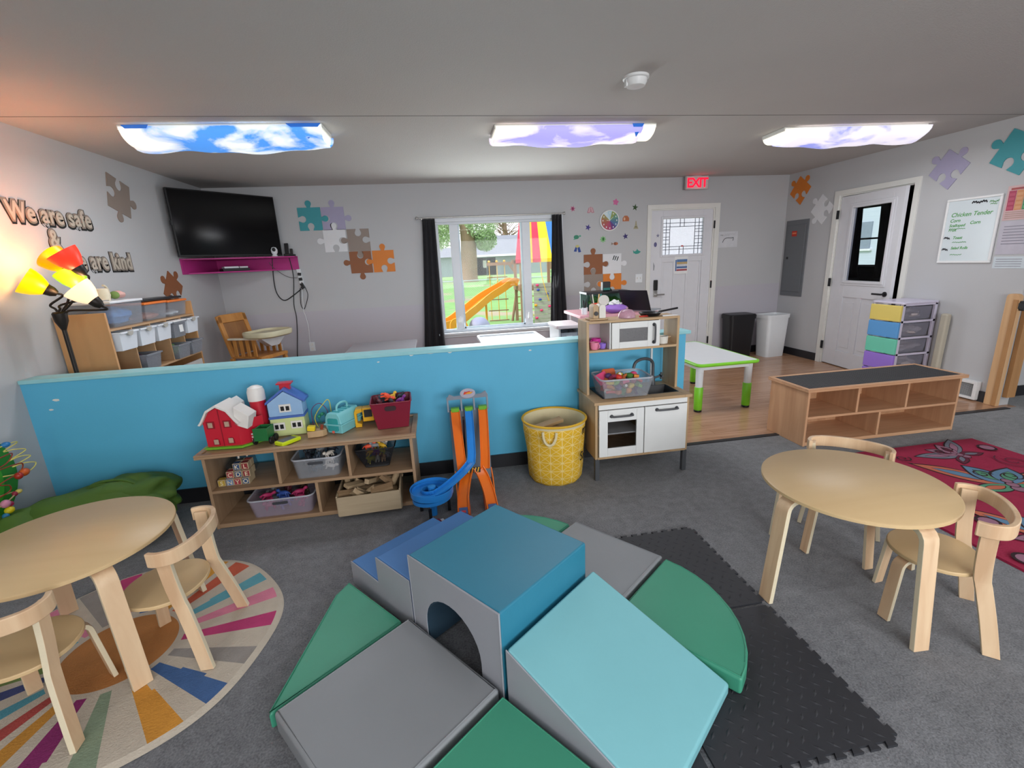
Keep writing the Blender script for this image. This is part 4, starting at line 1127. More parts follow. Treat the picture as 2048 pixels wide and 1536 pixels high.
for i, (nm, c1, c2, so, op, em) in enumerate(shades):
    so, op = Vector(so), Vector(op); d = (op-so).normalized(); q = d.to_track_quat('Z', 'Y').to_euler()
    L_ = .125
    sh = obj('lamp_shade', MB().lathe([(.028, .012), (.045, .03), (.066, .065), (.078, .10), (.083, L_), (.081, L_), (.075, .10), (.063, .065), (.042, .032), (.025, .016)], 28, so, q, cap=False),
             pm('shade_'+nm, c1, .35, emit=em, ecol=c2, var=.02), lp, smooth=60)
    sh['label'] = nm+' tulip lamp shade'
    obj('socket', MB().lathe([(.016, -.035), (.03, -.012), (.036, .02), (.03, .035)], 20, so, q), m_lb, lp)
    b = MB(); s0 = Vector((.012*math.cos(i*1.3), .012*math.sin(i*1.3), 1.29)); e0 = so-d*.03
    mid = Vector((s0.x*2+e0.x*.35+(.03 if nm in ('red', 'orange') else -.02), e0.y*.3, 1.29+(e0.z-1.29)*.45))
    b.tube(smoothpath([s0, (s0+mid)/2+Vector((.006, 0, 0)), mid, e0-d*.03, e0], 6), .0065, 8); obj('arm', b, m_lb, lp)
    b = MB(); b.sph((0, 0, 0), .02, 12, 8); obj('bulb', b, pm('bulb_glow', '#fff0d0', .4, emit=3, ecol='#ffe2b0'), lp, loc=so+d*.05)
    pl_ = light('lamp_bulb_light', 'POINT', Vector(lp.location)+so+d*.075, (0, 0, 0), {'red': 9, 'orange': 5, 'yellow': 1.2, 'green': 1.6, 'peach': 4}[nm], {'red': (1, .55, .27), 'orange': (1, .58, .25), 'yellow': (1, .62, .3), 'green': (.9, .9, .3), 'peach': (1, .68, .4)}[nm])
    pl_.data.shadow_soft_size = .04

# ================================================================ TELEVISION CORNER
tv = thing('television', 'large flat television mounted across the far left corner', 'television', (-2.095, 5.60, 1.99), R(48.9))
m_tvf = pm('tv_bezel', '#0c0c0e', .35)
b = MB(); w_, h_ = .545, .322
b.box(-w_, w_, -.0, .035, -h_, h_); obj('housing', b, m_tvf, tv, bevel=.004)
obj('screen', MB().box(-w_+.012, w_-.012, -.002, .0, -h_+.018, h_-.012), pm('tv_screen', '#0b0b0d', .1, var=.02, spec=.25), tv)
obj('wall_arm', MB().box(-.05, .05, .035, .22, -.06, .06).box(-.12, .12, .03, .045, -.12, .12), m_black, tv)
obj('side_port', MB().box(-w_-.012, -w_, .0, .02, -.02, .02), m_black, tv)
m_pink = pm('magenta_shelf_paint', '#b02c7c', .5, var=.06)
cs = thing('corner_shelf', 'magenta corner shelf under the television', 'shelf', (XL, YB, 1.5))
tri = [(.001, -.001), (.001, -.81), (.03, -.81), (.92, -.12), (.92, -.001)]
obj('bottom_board', MB().prism([(.001, -.001), (.001, -.72), (.8, -.001)], 0, .014), m_pink, cs, bevel=.001)
obj('top_board', MB().prism(tri, .142, .156), m_pink, cs, bevel=.001)
obj('side_board', MB().box(.001, .015, -.81, -.001, .0, .142), m_pink, cs, bevel=.001)
obj('side_board', MB().box(.015, .92, -.015, -.001, .0, .142), m_pink, cs, bevel=.001)
o = thing('router', 'black box with a white box on top inside the magenta corner shelf', 'router', (-2.22, 5.84, 1.515), R(40)); obj('body', MB().box(-.14, .14, -.06, .06, 0, .03), m_black, o, bevel=.004); obj('cover', MB().box(-.12, .03, -.05, .04, .031, .052), m_wp, o, bevel=.004); obj('cover', MB().box(.04, .13, -.04, .04, .031, .05), m_wp, o, bevel=.004)
o = thing('camera', 'small white egg-shaped camera on the magenta shelf', 'camera', (-1.80, 5.935, 1.657)); obj('body', MB().lathe([(.03, 0), (.034, .008), (.022, .02), (.036, .045), (.038, .075), (.025, .1), (.0, .108)], 20), m_wp, o); obj('lens', MB().sph((.008, -.03, .075), (.02, .014, .022)), m_black, o)
o = thing('cordless_phone', 'black cordless phone standing in its cradle on the magenta shelf', 'phone', (-1.695, 6.06, 1.657)); obj('cradle', MB().box(-.035, .035, -.03, .03, 0, .03), m_black, o, bevel=.006); obj('handset', MB().cbox((0, .0, .085), (.045, .022, .13), (R(-12), 0, 0)), m_black, o, bevel=.006)
o = thing('adapter', 'short black base unit at the right end of the magenta shelf', 'phone base', (-1.64, 6.06, 1.657)); obj('base', MB().box(-.03, .03, -.03, .03, 0, .022), m_black, o, bevel=.005); obj('receiver', MB().cbox((-.006, 0, .05), (.03, .018, .07), (R(-10), 0, 0)), m_black, o, bevel=.004)
# cables and power strip
cabs = [('thick black cable looping below the magenta shelf to the power strip', [(-1.888, 1.657), (-1.915, 1.395), (-1.905, 1.23), (-1.836, 1.143), (-1.724, 1.195), (-1.61, 1.275)], .006, m_black),
        ('long black cable hanging down the wall behind the high chair', [(-1.699, 1.657), (-1.684, 1.498), (-1.688, 1.373), (-1.731, 1.092), (-1.726, .942), (-1.746, .741), (-1.792, .434), (-1.80, .25)], .005, m_black),
        ('thin grey cable sagging from the magenta shelf to the power strip', [(-1.93, 1.6), (-1.891, 1.536), (-1.803, 1.456), (-1.726, 1.414), (-1.64, 1.404)], .003, pm('grey_cable', '#5c5a58', .6)),
        ('black cable loop hanging under the power strip', [(-1.625, 1.28), (-1.646, 1.087), (-1.622, 1.026), (-1.591, 1.073), (-1.549, 1.19), (-1.567, 1.289), (-1.60, 1.35)], .004, m_black),
        ('white cable from the power strip down to the wall outlet', [(-1.60, 1.28), (-1.625, 1.026), (-1.612, .935), (-1.60, .802), (-1.61, .629), (-1.60, .57)], .004, m_wp)]
for i, (lb, p, r, m) in enumerate(cabs):
    b = MB(); b.tube(smoothpath([(x, YB-.012-.006*i, z) for x, z in p], 6), r, 8); tag(obj('cable', b, m, smooth=60), lb, 'cable', 'cables below the television')
ps = thing('power_strip', 'white power strip full of black plugs on the wall beside the magenta shelf', 'power strip', (-1.603, YB, 1.385), rot=(0, R(-5), 0))
obj('body', MB().box(-.024, .024, -.03, -.001, -.12, .12), m_wp, ps, bevel=.004)
for z in (.06, .0, -.065, -.1): obj('plug', MB().cbox((.004, -.045, z), (.036, .03, .034), (0, R(z*200), 0)), m_black, ps, bevel=.004)


def plate(label, x, z, kind):
    t = thing('wall_outlet' if kind else 'light_switch', label, 'outlet' if kind else 'light switch', (x, YB, z))
    obj('plate', MB().box(-.035 if kind else -.05, .035 if kind else .05, -.006, -.0005, -.057, .057), m_wp, t, bevel=.002)
    if kind: obj('socket', MB().box(-.016, .016, -.008, -.006, .01, .04), m_trim, t); obj('socket', MB().box(-.016, .016, -.008, -.006, -.04, -.01), m_trim, t)
    else:
        for x_ in (-.023, .023): obj('toggle', MB().box(x_-.005, x_+.005, -.016, -.006, -.006, .014), m_trim, t)
plate('white wall outlet below the white cable left of the grey table', -1.60, .55, 1)
plate('white wall outlet beside the high chair', -1.985, .55, 1)
plate('white double light switch left of the exit door', 2.763, 1.167, 0)

# ================================================================ HIGH CHAIR
m_hc = wood('honey_pine', '#b87a35', '#c98b45', 2, .6, .4)
hc = thing('high_chair', 'wooden high chair with a beige plastic tray in the far left corner', 'high chair', (-2.02, 5.52, 0), R(-112))
def H(name, mb, m=m_hc, bev=.004): return obj(name, mb, m, hc, bevel=bev)
LE = R(14)
b = MB()
b.box(-.2, -.15, -.015, .015, 0, .46).box(.15, .2, -.015, .015, 0, .46).prism([(-.2, .38)]+[(.2, .38)]+arc(.15, .42, .05, 0, 90, 5)+arc(-.15, .42, .05, 90, 180, 5), -.015, .015, 'xz')
b.xf(Matrix.Translation((0, -.17, .6)) @ Euler((LE, 0, 0)).to_matrix().to_4x4()); H('backrest_frame', b)
b = MB(); b.box(-.15, .15, -.006, .006, .02, .38); b.xf(Matrix.Translation((0, -.17, .6)) @ Euler((LE, 0, 0)).to_matrix().to_4x4()); H('backrest_panel', b, wood('honey_pine_dark', '#8a5a2c', '#9a6835', 2, .6, .45))
H('seat', MB().box(-.19, .19, -.18, .2, .585, .605))
for s in (-1, 1):
    for k in range(4): H('side_slat', MB().box(s*.19-.008, s*.19+.008, -.13+k*.08, -.09+k*.08, .605, .79))
    H('arm_rest', MB().box(s*.19-.02, s*.19+.02, -.18, .2, .79, .81), pm('cream_arm', '#ddd6c4', .5))
    for y in (-.17, .17): H('leg', MB().cbox((s*.215, y*1.15, .29), (.04, .04, .6), (R(-4 if y > 0 else 4)*-1, R(5*s)*-1, 0)))
    H('stretcher', MB().box(s*.225-.01, s*.225+.01, -.17, .19, .2, .24))
H('seat_rail', MB().box(-.21, .21, .18, .21, .565, .6))
H('foot_board', MB().box(-.2, .2, .19, .3, .22, .24))
tr = MB(); tr.m = 0
pr = rrect(-.25, .25, -.02, .36, .14, 8); n = len(pr)
vs = []; fs = []
for z, s_, dy in ((.80, .86, .0), (.815, .97, 0), (.85, 1.0, 0), (.868, .98, 0), (.868, .9, 0), (.845, .86, 0)):
    for (x, y) in pr: vs.append((x*s_, .17+(y-.17)*s_, z+(.035 if (y-.17) > .1 and z > .86 else 0)*0))
for j in range(5):
    for i in range(n): q = (i+1) % n; fs.append((j*n+i, j*n+q, (j+1)*n+q, (j+1)*n+i))
fs.append(tuple(range(n))[::-1]); fs.append(tuple(range(5*n, 6*n))); tr.add(vs, fs); H('tray', tr, pm('beige_tray', '#c9c1a2', .4), .0)
H('tray_bracket', MB().prism([(-.2, .80), (.2, .80), (.06, .7), (-.06, .7)], .16, .24, 'xz'), pm('pale_grey_plastic', '#c4c2c4', .4))

# ================================================================ TABLES BY THE BACK WINDOW
def plain_table(name, label, x0, x1, y0, y1, h, mt, ml, rim=None):
    t = thing(name, label, 'table', ((x0+x1)/2, (y0+y1)/2, 0)); a, c = (x1-x0)/2, (y1-y0)/2
    obj('tabletop', MB().prism(rrect(-a, a, -c, c, .03), h-.03, h), mt, t, bevel=.004)
    for x in (-a+.07, a-.07):
        for y in (-c+.07, c-.07): obj('leg', MB().cyl((x, y, 0), (x, y, h-.03), .016, 12), ml, t)
    if rim: b = MB(); b.tube([(x, y, h+.01) for x, y in rrect(-a+.01, a-.01, -c+.01, c-.01, .04)], .014, 8, closed=True); obj('rim', b, rim, t)
    return t
m_gt = pm('grey_tabletop', '#98969b', .35, var=.05)
plain_table('folding_table', 'grey topped table behind the aqua partition left of the window', -1.03, -.275, 4.45, 5.8, .6, m_gt, m_steel)
plain_table('sand_table', 'white rimmed play table under the back window', .45, 1.18, 5.0, 5.62, .6, m_wp, m_wp, m_wp)
# stack of drawers and craft desk
m_dt = pm('desk_pink_top', '#d49aa2', .45, var=.04)
dk = plain_table('craft_desk', 'desk with a pink top crowded with craft things behind the play kitchen', 1.42, 2.26, 4.5, 5.15, .905, m_dt, m_wp)
dd = thing('drawer_tower', 'white plastic drawer tower with a pale lid behind the kitchen, right of the curtain', 'drawer unit', (1.29, 4.62, 0))
obj('frame', MB().box(-.12, .1, -.19, .19, .0, .03).box(-.12, -.1, -.19, .19, .03, .80).box(.08, .1, -.19, .19, .03, .80).box(-.1, .08, .17, .19, .03, .8), m_wp, dd, bevel=.004)
obj('top', MB().prism(rrect(-.14, .12, -.21, .2, .04), .80, .835), pm('pale_pink_plastic', '#d9cdd0', .4), dd, bevel=.008)
for z in (.06, .30, .54): dr = obj('drawer', MB().tray(-.095, .075, -.185, .16, z, z+.22, .006, .004), m_clear2, dd); obj('handle', MB().box(-.04, .02, -.2, -.185, z+.16, z+.185), m_wp, dr, bevel=.003)
ZD = .906
fq = thing('fish_tank', 'small fish tank with a black rim and green plants on the craft desk', 'fish tank', (1.86, 5.02, ZD))
obj('rim', MB().box(-.25, .25, -.13, .13, .175, .2), m_black, fq, bevel=.003)
obj('base', MB().box(-.25, .25, -.13, .13, 0, .012), m_black, fq)
obj('glass', MB().box(-.245, .245, -.126, -.124, .012, .175), glassy('tank_glass', (.85, .93, .9)), fq)
obj('backdrop', MB().box(-.243, .243, .11, .124, .012, .175), pm('tank_water', '#5d7f74', .4, var=.3, vs=8), fq)
obj('plant', blob(blob(MB(), (.1, .02, .07), (.1, .06, .055), .3, 4, 20, 12), (-.1, .04, .08), (.07, .05, .06), .3, 9, 20, 12), pm('water_plant', '#3f7a2a', .6, var=.4, vs=25), fq)
dv = thing('fish_feeder', 'black and teal gadget standing on the fish tank rim', 'gadget', (1.86, 4.98, ZD+.201)); obj('body', MB().box(-.045, .045, -.035, .035, 0, .1), m_black, dv, bevel=.008); obj('band', MB().box(-.038, .038, -.038, -.035, .01, .035), pm('dark_teal', '#1c6a62', .4), dv); obj('hook', MB().cyl((.045, 0, .03), (.07, 0, .0), .008), m_black, dv)
lt = thing('laptop', 'black laptop standing open with its back to the camera on the craft desk', 'laptop', (2.07, 4.60, ZD), R(-52))
obj('base', MB().box(-.16, .16, -.0, .21, 0, .014), pm('laptop_grey', '#9aa0a8', .35, metal=.4), lt, bevel=.003)
b = MB(); b.box(-.16, .16, -.006, .0, 0, .235); b.xf(Matrix.Translation((0, -.015, .014)) @ Euler((R(26), 0, 0)).to_matrix().to_4x4()); obj('screen', b, pm('laptop_lid', '#24242b', .35, metal=.3), lt, bevel=.003)
pa = thing('paper_stack', 'white papers lying at the right end of the craft desk', 'papers', (2.19, 4.56, ZD), R(12)); obj('sheet', MB().box(-.06, .06, -.04, .08, 0, .002), m_white, pa); obj('sheet', MB().cbox((.02, .01, .0035), (.12, .12, .002), (0, 0, .3)), m_white, pa)
cu = thing('paint_cup', 'orange cup holding brushes and scissors at the left of the craft desk', 'cup', (1.615, 4.6, ZD)); obj('body', MB().lathe([(.03, 0), (.042, .11), (.039, .11), (.028, .006)], 20), pm('orange_cup', '#d9482a', .4), cu)
for i, (c_1, dx, dy) in enumerate([('#c9a15a', .03, .01), ('#2f8f88', .05, .02), ('#cfcabc', -.03, .0), ('#2a2a2c', -.04, .02)]): b = MB(); b.cyl((dx*.3, dy*.3, .01), (dx*1.3, dy*1.3, .2), .006); obj('brush', b, pm('brush_%d' % i, c_1, .5), cu)
tb = thing('tissue_pack', 'purple pouch with white tissues sticking out on the craft desk', 'tissues', (1.81, 4.585, ZD+.002)); obj('pouch', blob(MB(), (0, 0, .045), (.13, .06, .045), .12, 5), pm('purple_pouch', '#9a6fc4', .5), tb)
obj('tissue', blob(MB(), (-.0, 0, .09), (.06, .04, .035), .45, 8), m_white, tb)
o = thing('white_mug', 'small white pen holder with black pens at the left corner of the craft desk', 'pen holder', (1.50, 4.62, ZD)); obj('body', MB().lathe([(.03, 0), (.032, .07), (.028, .07), (.026, .005)], 16), m_wp, o)
for i in range(4): obj('pen', MB().cyl((0, 0, .01), (.02*math.cos(i*1.7), .02*math.sin(i*1.7), .13+.01*i), .005), m_black, o)

# ================================================================ ON AND IN THE PLAY KITCHEN
def at_k(x, y, z): return (.96+x, 2.745+y, z)
UT = UZ1+.001
o = thing('toy_toaster', 'wooden toy toaster with a white side on the play kitchen roof', 'toy toaster', at_k(.10, .265, UT))
obj('base', MB().box(-.065, .065, -.05, .05, 0, .012), m_kw, o, bevel=.003)
obj('body', MB().prism([(-.038, .012), (.0, .012), (.0, .07)]+arc(-.019, .085, .019, 0, 180, 8)+[(-.038, .07)], -.045, .045, 'xz'), m_kw, o, bevel=.003)
obj('side', MB().prism([(.004, .012), (.05, .012), (.05, .06)]+arc(.027, .08, .023, 0, 180, 8)+[(.004, .06)], -.045, .045, 'xz'), pm('toaster_white', '#dcd8cf', .4), o, bevel=.003)
obj('knob', MB().cyl((-.019, -.045, .045), (-.019, -.055, .045), .014), m_black, o)
obj('slice', MB().prism([(x, z) for x, z in arc(.05, .125, .036, 0, 345, 14)], -.01, .002, 'xz'), pm('toast_white', '#cfcac4', .5), o)
o = thing('toy_teapot', 'clear pinkish plastic toy cake dome on the play kitchen roof', 'toy dome', at_k(.315, .26, UT)); obj('dome', MB().lathe([(.058, 0), (.058, .012), (.052, .035), (.035, .052), (.0, .06)], 20), milky('pink_clear', '#d7a9bd', .5, .15), o); obj('knob', MB().sph((0, 0, .064), .008), MC['pink_clear'], o); obj('dish', MB().lathe([(.056, .001), (.056, .004)], 20), MC['pink_clear'], o)
o = thing('toy_frying_pan', 'black toy frying pan with its handle over the right edge of the kitchen roof', 'frying pan', at_k(.49, .275, UT)); obj('pan', MB().lathe([(.06, 0), (.078, .022), (.075, .022), (.058, .004)], 28), m_black, o); obj('handle', MB().cyl((.075, .02, .02), (.23, .05, .034), .007), m_black, o)
o = thing('towel', 'folded white paper at the right front of the kitchen roof', 'paper', at_k(.595, .205, UT)); obj('sheet', MB().prism([(-.055, -.02), (.06, -.018), (.05, .03), (-.035, .035)], 0, .0025), m_white, o)
o = thing('red_crayon', 'short red toy spoon lying by the toy frying pan', 'toy spoon', at_k(.42, .225, UT)); obj('handle', MB().cyl((-.03, 0, .005), (.03, .005, .005), .0045), pm('red_plastic', '#c9342a', .4), o); obj('bowl', MB().sph((.036, .006, .006), (.011, .009, .005)), MC['red_plastic'], o)


def cup(label, x, y, z, r, h, c, rz):
    t = thing('toy_cup', label, 'toy cup', at_k(x, y, z), rz, 'toy cups on the kitchen shelf'); m = pm('cup_'+c.strip('#'), c, .4)
    obj('body', MB().lathe([(r*.75, 0), (r*.95, h*.35), (r, h), (r*.93, h), (r*.85, h*.35), (r*.65, .005)], 20), m, t)
    b = MB(); b.tube([(r*.9+r*.5*math.sin(R(a)), 0, h*.5-h*.32*math.cos(R(a))) for a in range(0, 181, 20)], r*.13); obj('handle', b, m, t)
    return t
cup('light pink toy cup at the front of the left kitchen cubby', .068, .215, UZ0+.001, .032, .048, '#e88aa8', R(-60))
cup('hot pink toy cup behind the two smaller cups', .105, .29, UZ0+.001, .034, .06, '#d936a0', R(190))
cup('purple toy cup beside the light pink one', .128, .222, UZ0+.001, .023, .036, '#9575d6', R(200))
o = thing('toy_pot', 'cream toy pot with a small wooden handle in the right kitchen cubby', 'toy pot', at_k(.575, .25, UZ0+.001)); obj('body', MB().lathe([(.036, 0), (.04, .05), (.037, .05), (.034, .004)], 20), MC['toaster_white'], o); obj('handle', MB().cyl((.036, 0, .04), (.06, -.005, .043), .006), m_kw, o)

# food tub on the kitchen counter
tf = thing('food_tub', 'clear tub full of play food standing on the kitchen hob', 'tub', at_k(.225, .125, KH+.007), R(-2))
obj('body', MB().tray(-.175, .175, -.125, .13, 0, .13, .03, .004), m_clear, tf, bevel=.01)
b = MB(); b.tube([(x, y, .13) for x, y in rrect(-.175, .175, -.125, .13, .035)], .006, closed=True); obj('rim', b, m_clear2, tf)
rf = random.Random(11); fc = ['#c9342a', '#e08a2c', '#e2c341', '#8e2f4f', '#4a7a3a', '#e6e0d2', '#d94a78', '#c06a3a', '#5b3a6e', '#7fb04a']
k = 0
for lay, (zc, cnt, sx_, sy_) in enumerate([(.03, 14, .115, .08), (.066, 14, .125, .09), (.1, 14, .13, .09), (.13, 10, .11, .07)]):
    for i in range(cnt):
        x = -sx_+2*sx_*((i % 5)+.5)/5+rf.uniform(-.012, .012); y = -sy_+2*sy_*((i//5)+.5)/3+rf.uniform(-.01, .01); c_1 = fc[(k*7+lay*3) % len(fc)]; k += 1
        b = MB(); kind = k % 4
        if kind == 0: b.sph((0, 0, 0), (.026, .022, .02), 12, 8)
        elif kind == 1: b.tube([(-.03, 0, 0), (-.012, .008, .002), (.012, .008, .002), (.03, 0, 0)], .01, 8)
        elif kind == 2: b.lathe([(.01, -.018), (.024, -.006), (.022, .01), (.004, .02)], 12)
        else: b.cbox((0, 0, 0), (.045, .032, .018), (.2, .3, 0))
        o = obj('play_food', b, pm('food_'+c_1.strip('#'), c_1, .45, var=.08), loc=(tf.location.x+x, tf.location.y+y, tf.location.z+zc), rot=(rf.uniform(-.5, .5), rf.uniform(-.5, .5), rf.uniform(0, 6)), smooth=50)
        nm = {'#c9342a': 'red', '#e08a2c': 'orange', '#e2c341': 'yellow', '#8e2f4f': 'maroon', '#4a7a3a': 'dark green', '#e6e0d2': 'cream', '#d94a78': 'pink', '#c06a3a': 'brown', '#5b3a6e': 'purple', '#7fb04a': 'light green'}[c_1]
        sh_ = ['rounded', 'banana-shaped', 'cone-shaped', 'flat blocky'][kind]
        tag(o, '%s %s play food in the clear kitchen tub, %s' % (nm, sh_, ['bottom layer', 'lower middle layer', 'upper middle layer', 'heaped on top'][lay]), 'play food', 'play food in the clear tub')
o = thing('toy_book', 'pink toy packet leaning in the left of the food tub', 'toy', (tf.location.x-.125, tf.location.y+.02, tf.location.z+.105), rot=(R(50), R(-15), R(20))); obj('packet', MB().box(-.045, .045, -.035, .045, 0, .012), pm('food_d94a78', '#d94a78', .4), o, bevel=.003)
o = thing('toy_book', 'flat orange toy bread slice standing in the food tub', 'toy', (tf.location.x-.06, tf.location.y+.075, tf.location.z+.11), rot=(R(65), 0, R(8))); obj('slice', MB().prism(rrect(-.05, .05, -.02, .05, .015), 0, .012), pm('toast_orange', '#c0582c', .5), o, bevel=.003)

# ================================================================ YELLOW FABRIC BASKET
def basketmat():
    m = pm('yellow_basket_cloth', '#d9ab26', .8, var=.1, bump=.3, bs=14); n = m.node_tree.nodes; L = m.node_tree.links; b = n['Principled BSDF']
    t = n.new('ShaderNodeTexCoord'); sp = n.new('ShaderNodeSeparateXYZ'); L.new(t.outputs['UV'], sp.inputs[0])
    def f(op, a, b_=None):
        q = n.new('ShaderNodeMath'); q.operation = op
        for i, v in enumerate((a, b_)):
            if v is None: continue
            if isinstance(v, (int, float)): q.inputs[i].default_value = v
            else: L.new(v, q.inputs[i])
        return q.outputs[0]
    u = f('MULTIPLY', sp.outputs['X'], 16); v = f('MULTIPLY', sp.outputs['Y'], 7)
    lines = []
    for e in (u, v, f('ADD', u, v), f('SUBTRACT', u, v)):
        fr_ = f('FRACT', e); d = f('ABSOLUTE', f('SUBTRACT', fr_, .5)); lines.append(f('GREATER_THAN', d, .465))
    s_ = f('MAXIMUM', f('MAXIMUM', lines[0], lines[1]), f('MAXIMUM', lines[2], lines[3]))
    fu = f('SUBTRACT', f('FRACT', f('ADD', u, .5)), .5); fv = f('SUBTRACT', f('FRACT', f('ADD', v, .5)), .5)
    rr = f('SQRT', f('ADD', f('MULTIPLY', fu, fu), f('MULTIPLY', fv, fv))); star = f('LESS_THAN', rr, .13)
    s_ = f('MAXIMUM', s_, star)
    mx = n.new('ShaderNodeMix'); mx.data_type = 'RGBA'; L.new(f('MULTIPLY', s_, .6), mx.inputs['Factor']); src = b.inputs['Base Color'].links[0].from_socket
    L.new(src, mx.inputs['A']); mx.inputs['B'].default_value = lin('#e9d9a0'); L.new(mx.outputs['Result'], b.inputs['Base Color'])
    return m


bk = thing('laundry_basket', 'tall yellow patterned fabric basket holding wooden blocks beside the play kitchen', 'basket', (.722, 2.912, 0))
m_bk = basketmat(); n = 64
prof = [(.0, .17), (.02, .182), (.10, .192), (.2, .196), (.3, .200), (.36, .205), (.405, .213)]
vs = []; fs = []; uv = []
for j, (z, r) in enumerate(prof):
    for i in range(n):
        a = 2*PI*i/n; w_ = 1+.022*math.sin(a*5+z*14)*min(1, z*6)*(1 if z < .38 else .3)+.015*math.sin(a*11-z*20)*(z < .38); vs.append((r*w_*math.cos(a), r*w_*math.sin(a), z))
for j in range(len(prof)-1):
    for i in range(n): q = (i+1) % n; fs.append((j*n+i, j*n+q, (j+1)*n+q, (j+1)*n+i)); uv.append((i, j))
me = bpy.data.meshes.new('body'); me.from_pydata(vs, [], fs+[tuple(range(n))[::-1]]); ul = me.uv_layers.new(name='UVMap')
for p in me.polygons:
    if len(p.vertices) == 4:
        for li, vi in zip(p.loop_indices, p.vertices):
            i, j = vi % n, vi//n
            ii = i+n if (i == 0 and any(me.loops[l].vertex_index % n == n-1 for l in p.loop_indices)) else i
            ul.data[li].uv = (ii/n, prof[j][0]/.405)
me.materials.append(m_bk); me.polygons.foreach_set('use_smooth', [True]*len(me.polygons))
bo = bpy.data.objects.new('body', me); COL.objects.link(bo); bo.parent = bk; s = bo.modifiers.new('thick', 'SOLIDIFY'); s.thickness = .004
b = MB(); m_bl = pm('basket_lining', '#d3c6a0', .85, var=.08, bump=.3, bs=12)
b.lathe([(.209, .40), (.217, .43), (.214, .435), (.198, .40), (.185, .33), (.178, .25)], 48, cap=False); obj('lining', b, m_bl, bk)
b = MB(); b.tube([(.2165*math.cos(2*PI*i/48), .2165*math.sin(2*PI*i/48), .43) for i in range(48)], .008, 8, closed=True); obj('rim', b, pm('yellow_band', '#d3a62c', .8), bk)
b = MB(); a0 = R(-112)
b.tube([((.217+.012*math.sin(R(q)))*math.cos(a0+.2*math.cos(R(q))), (.217+.012*math.sin(R(q)))*math.sin(a0+.2*math.cos(R(q))), .40-.085*math.sin(R(q))) for q in range(0, 181, 12)], .009, 6); obj('handle', b, m_bl, bk)
# lettering printed on its right side
for i, (s_t, z, a_) in enumerate([('m', .345, -38), ('c', .215, -30), ('Sm', .17, -42)]):
    a = R(a_); text_obj('print', s_t, .085, pm('print_black', '#1a1712', .7), bk, (.213*math.cos(a), .213*math.sin(a), z), (PI/2, 0, a+PI/2), .001, .0, 'CENTER', .2)
for i, (x, y, z, rx, ry, rz, L_, nm) in enumerate([(-.04, -.01, .392, .1, -.15, .25, .2, 'topmost'), (.05, -.05, .36, .05, .1, .1, .2, 'front'), (.03, .05, .352, -.1, .2, -.3, .18, 'rear'), (-.06, -.07, .325, .2, 0, .6, .16, 'left')]):
    o = obj('wooden_block', MB().cbox((0, 0, 0), (L_, .06, .022)), wood('block_wood', '#a8875f', '#b8976e', 0, 1, .6), loc=(.722+x, 2.912+y, z), rot=(rx, ry, rz), bevel=.002)
    tag(o, 'flat wooden plank block inside the yellow basket, the %s one' % nm, 'wooden block', 'planks in the yellow basket')
o = obj('wooden_blocks', blob(MB(), (0, 0, 0), (.165, .165, .14), .1, 3), MC['block_wood'], loc=(.722, 2.912, .17)); tag(o, 'mass of wooden plank blocks filling the lower part of the yellow basket', 'wooden blocks', kind='stuff')

# ================================================================ TOYS ON THE LOW SHELF
ST = .4785
m_red = pm('toy_red', '#c01f33', .35, var=.04)
m_tw = pm('toy_white', '#dedad6', .35, var=.03)
m_tg = pm('toy_green', '#6cab2c', .4, var=.04)
bn = thing('toy_barn', 'red toy barn with white roof and silo at the left end of the shelf', 'toy barn', (-1.30, 2.93, ST), R(-6))
gam = [(-.098, .012), (.098, .012), (.098, .165), (.055, .228), (0, .255), (-.055, .228), (-.098, .165)]
obj('body', MB().prism(gam, -.12, .02, 'xz'), m_red, bn, bevel=.003)
rf_ = MB(); out = [(-.118, .155), (-.098, .18), (-.06, .24), (0, .272), (.06, .24), (.098, .18), (.118, .155)]; inn = [(.106, .15), (.09, .17), (.053, .229), (0, .257), (-.053, .229), (-.09, .17), (-.106, .15)]
rf_.prism(out+inn, -.14, .03, 'xz'); obj('roof', rf_, m_tw, bn, bevel=.002)
obj('roof_dormer', MB().prism([(-.04, .2), (.04, .2), (.04, .225), (0, .262), (-.04, .225)], .03, .11, 'xz').prism([(.08, .14), (.15, .11), (.17, .19), (.09, .25)], -.12, -.02, 'xz'), m_tw, bn, bevel=.003)
b = MB(); b.box(.0, .145, -.002, .002, .012, .16); b.xf(Matrix.Translation((.097, -.12, 0)) @ Euler((0, 0, R(48))).to_matrix().to_4x4()); obj('open_wing', b, m_red, bn, bevel=.002)
for (x, z, a) in [(-.055, .15, 0), (.04, .152, 0), (-.04, .045, 1), (.045, .05, 1)]:
    w_ = obj('window', MB().box(x-.022, x+.022, -.124, -.12, z-.024, z+.02) if not a else MB().prism([(x-.018, z-.022), (x+.018, z-.022)]+arc(x, z, .018, 0, 180, 6), -.124, -.12, 'xz'), pm('toy_dark_red', '#8d1828', .4), bn)
    obj('pane', MB().box(x-.013, x+.013, -.1255, -.124, z-.017, z+.013), pm('barn_pane', '#b59a86', .5), w_)
b = MB(); b.prism([(-.11, -.14), (.11, -.14), (.21, -.02), (.2, .05), (-.11, .05)], 0, .014); obj('base', b, m_tg, bn, bevel=.003)
b = MB(); b.box(-.002, .002, -.1225, -.12, .014, .24); obj('fold_line', b, MC['toy_dark_red'], bn)
obj('fence', MB().box(.12, .165, -.075, -.068, .02, .03).box(.12, .165, -.075, -.068, .038, .048).box(.12, .165, -.075, -.068, .056, .066), m_tw, bn)
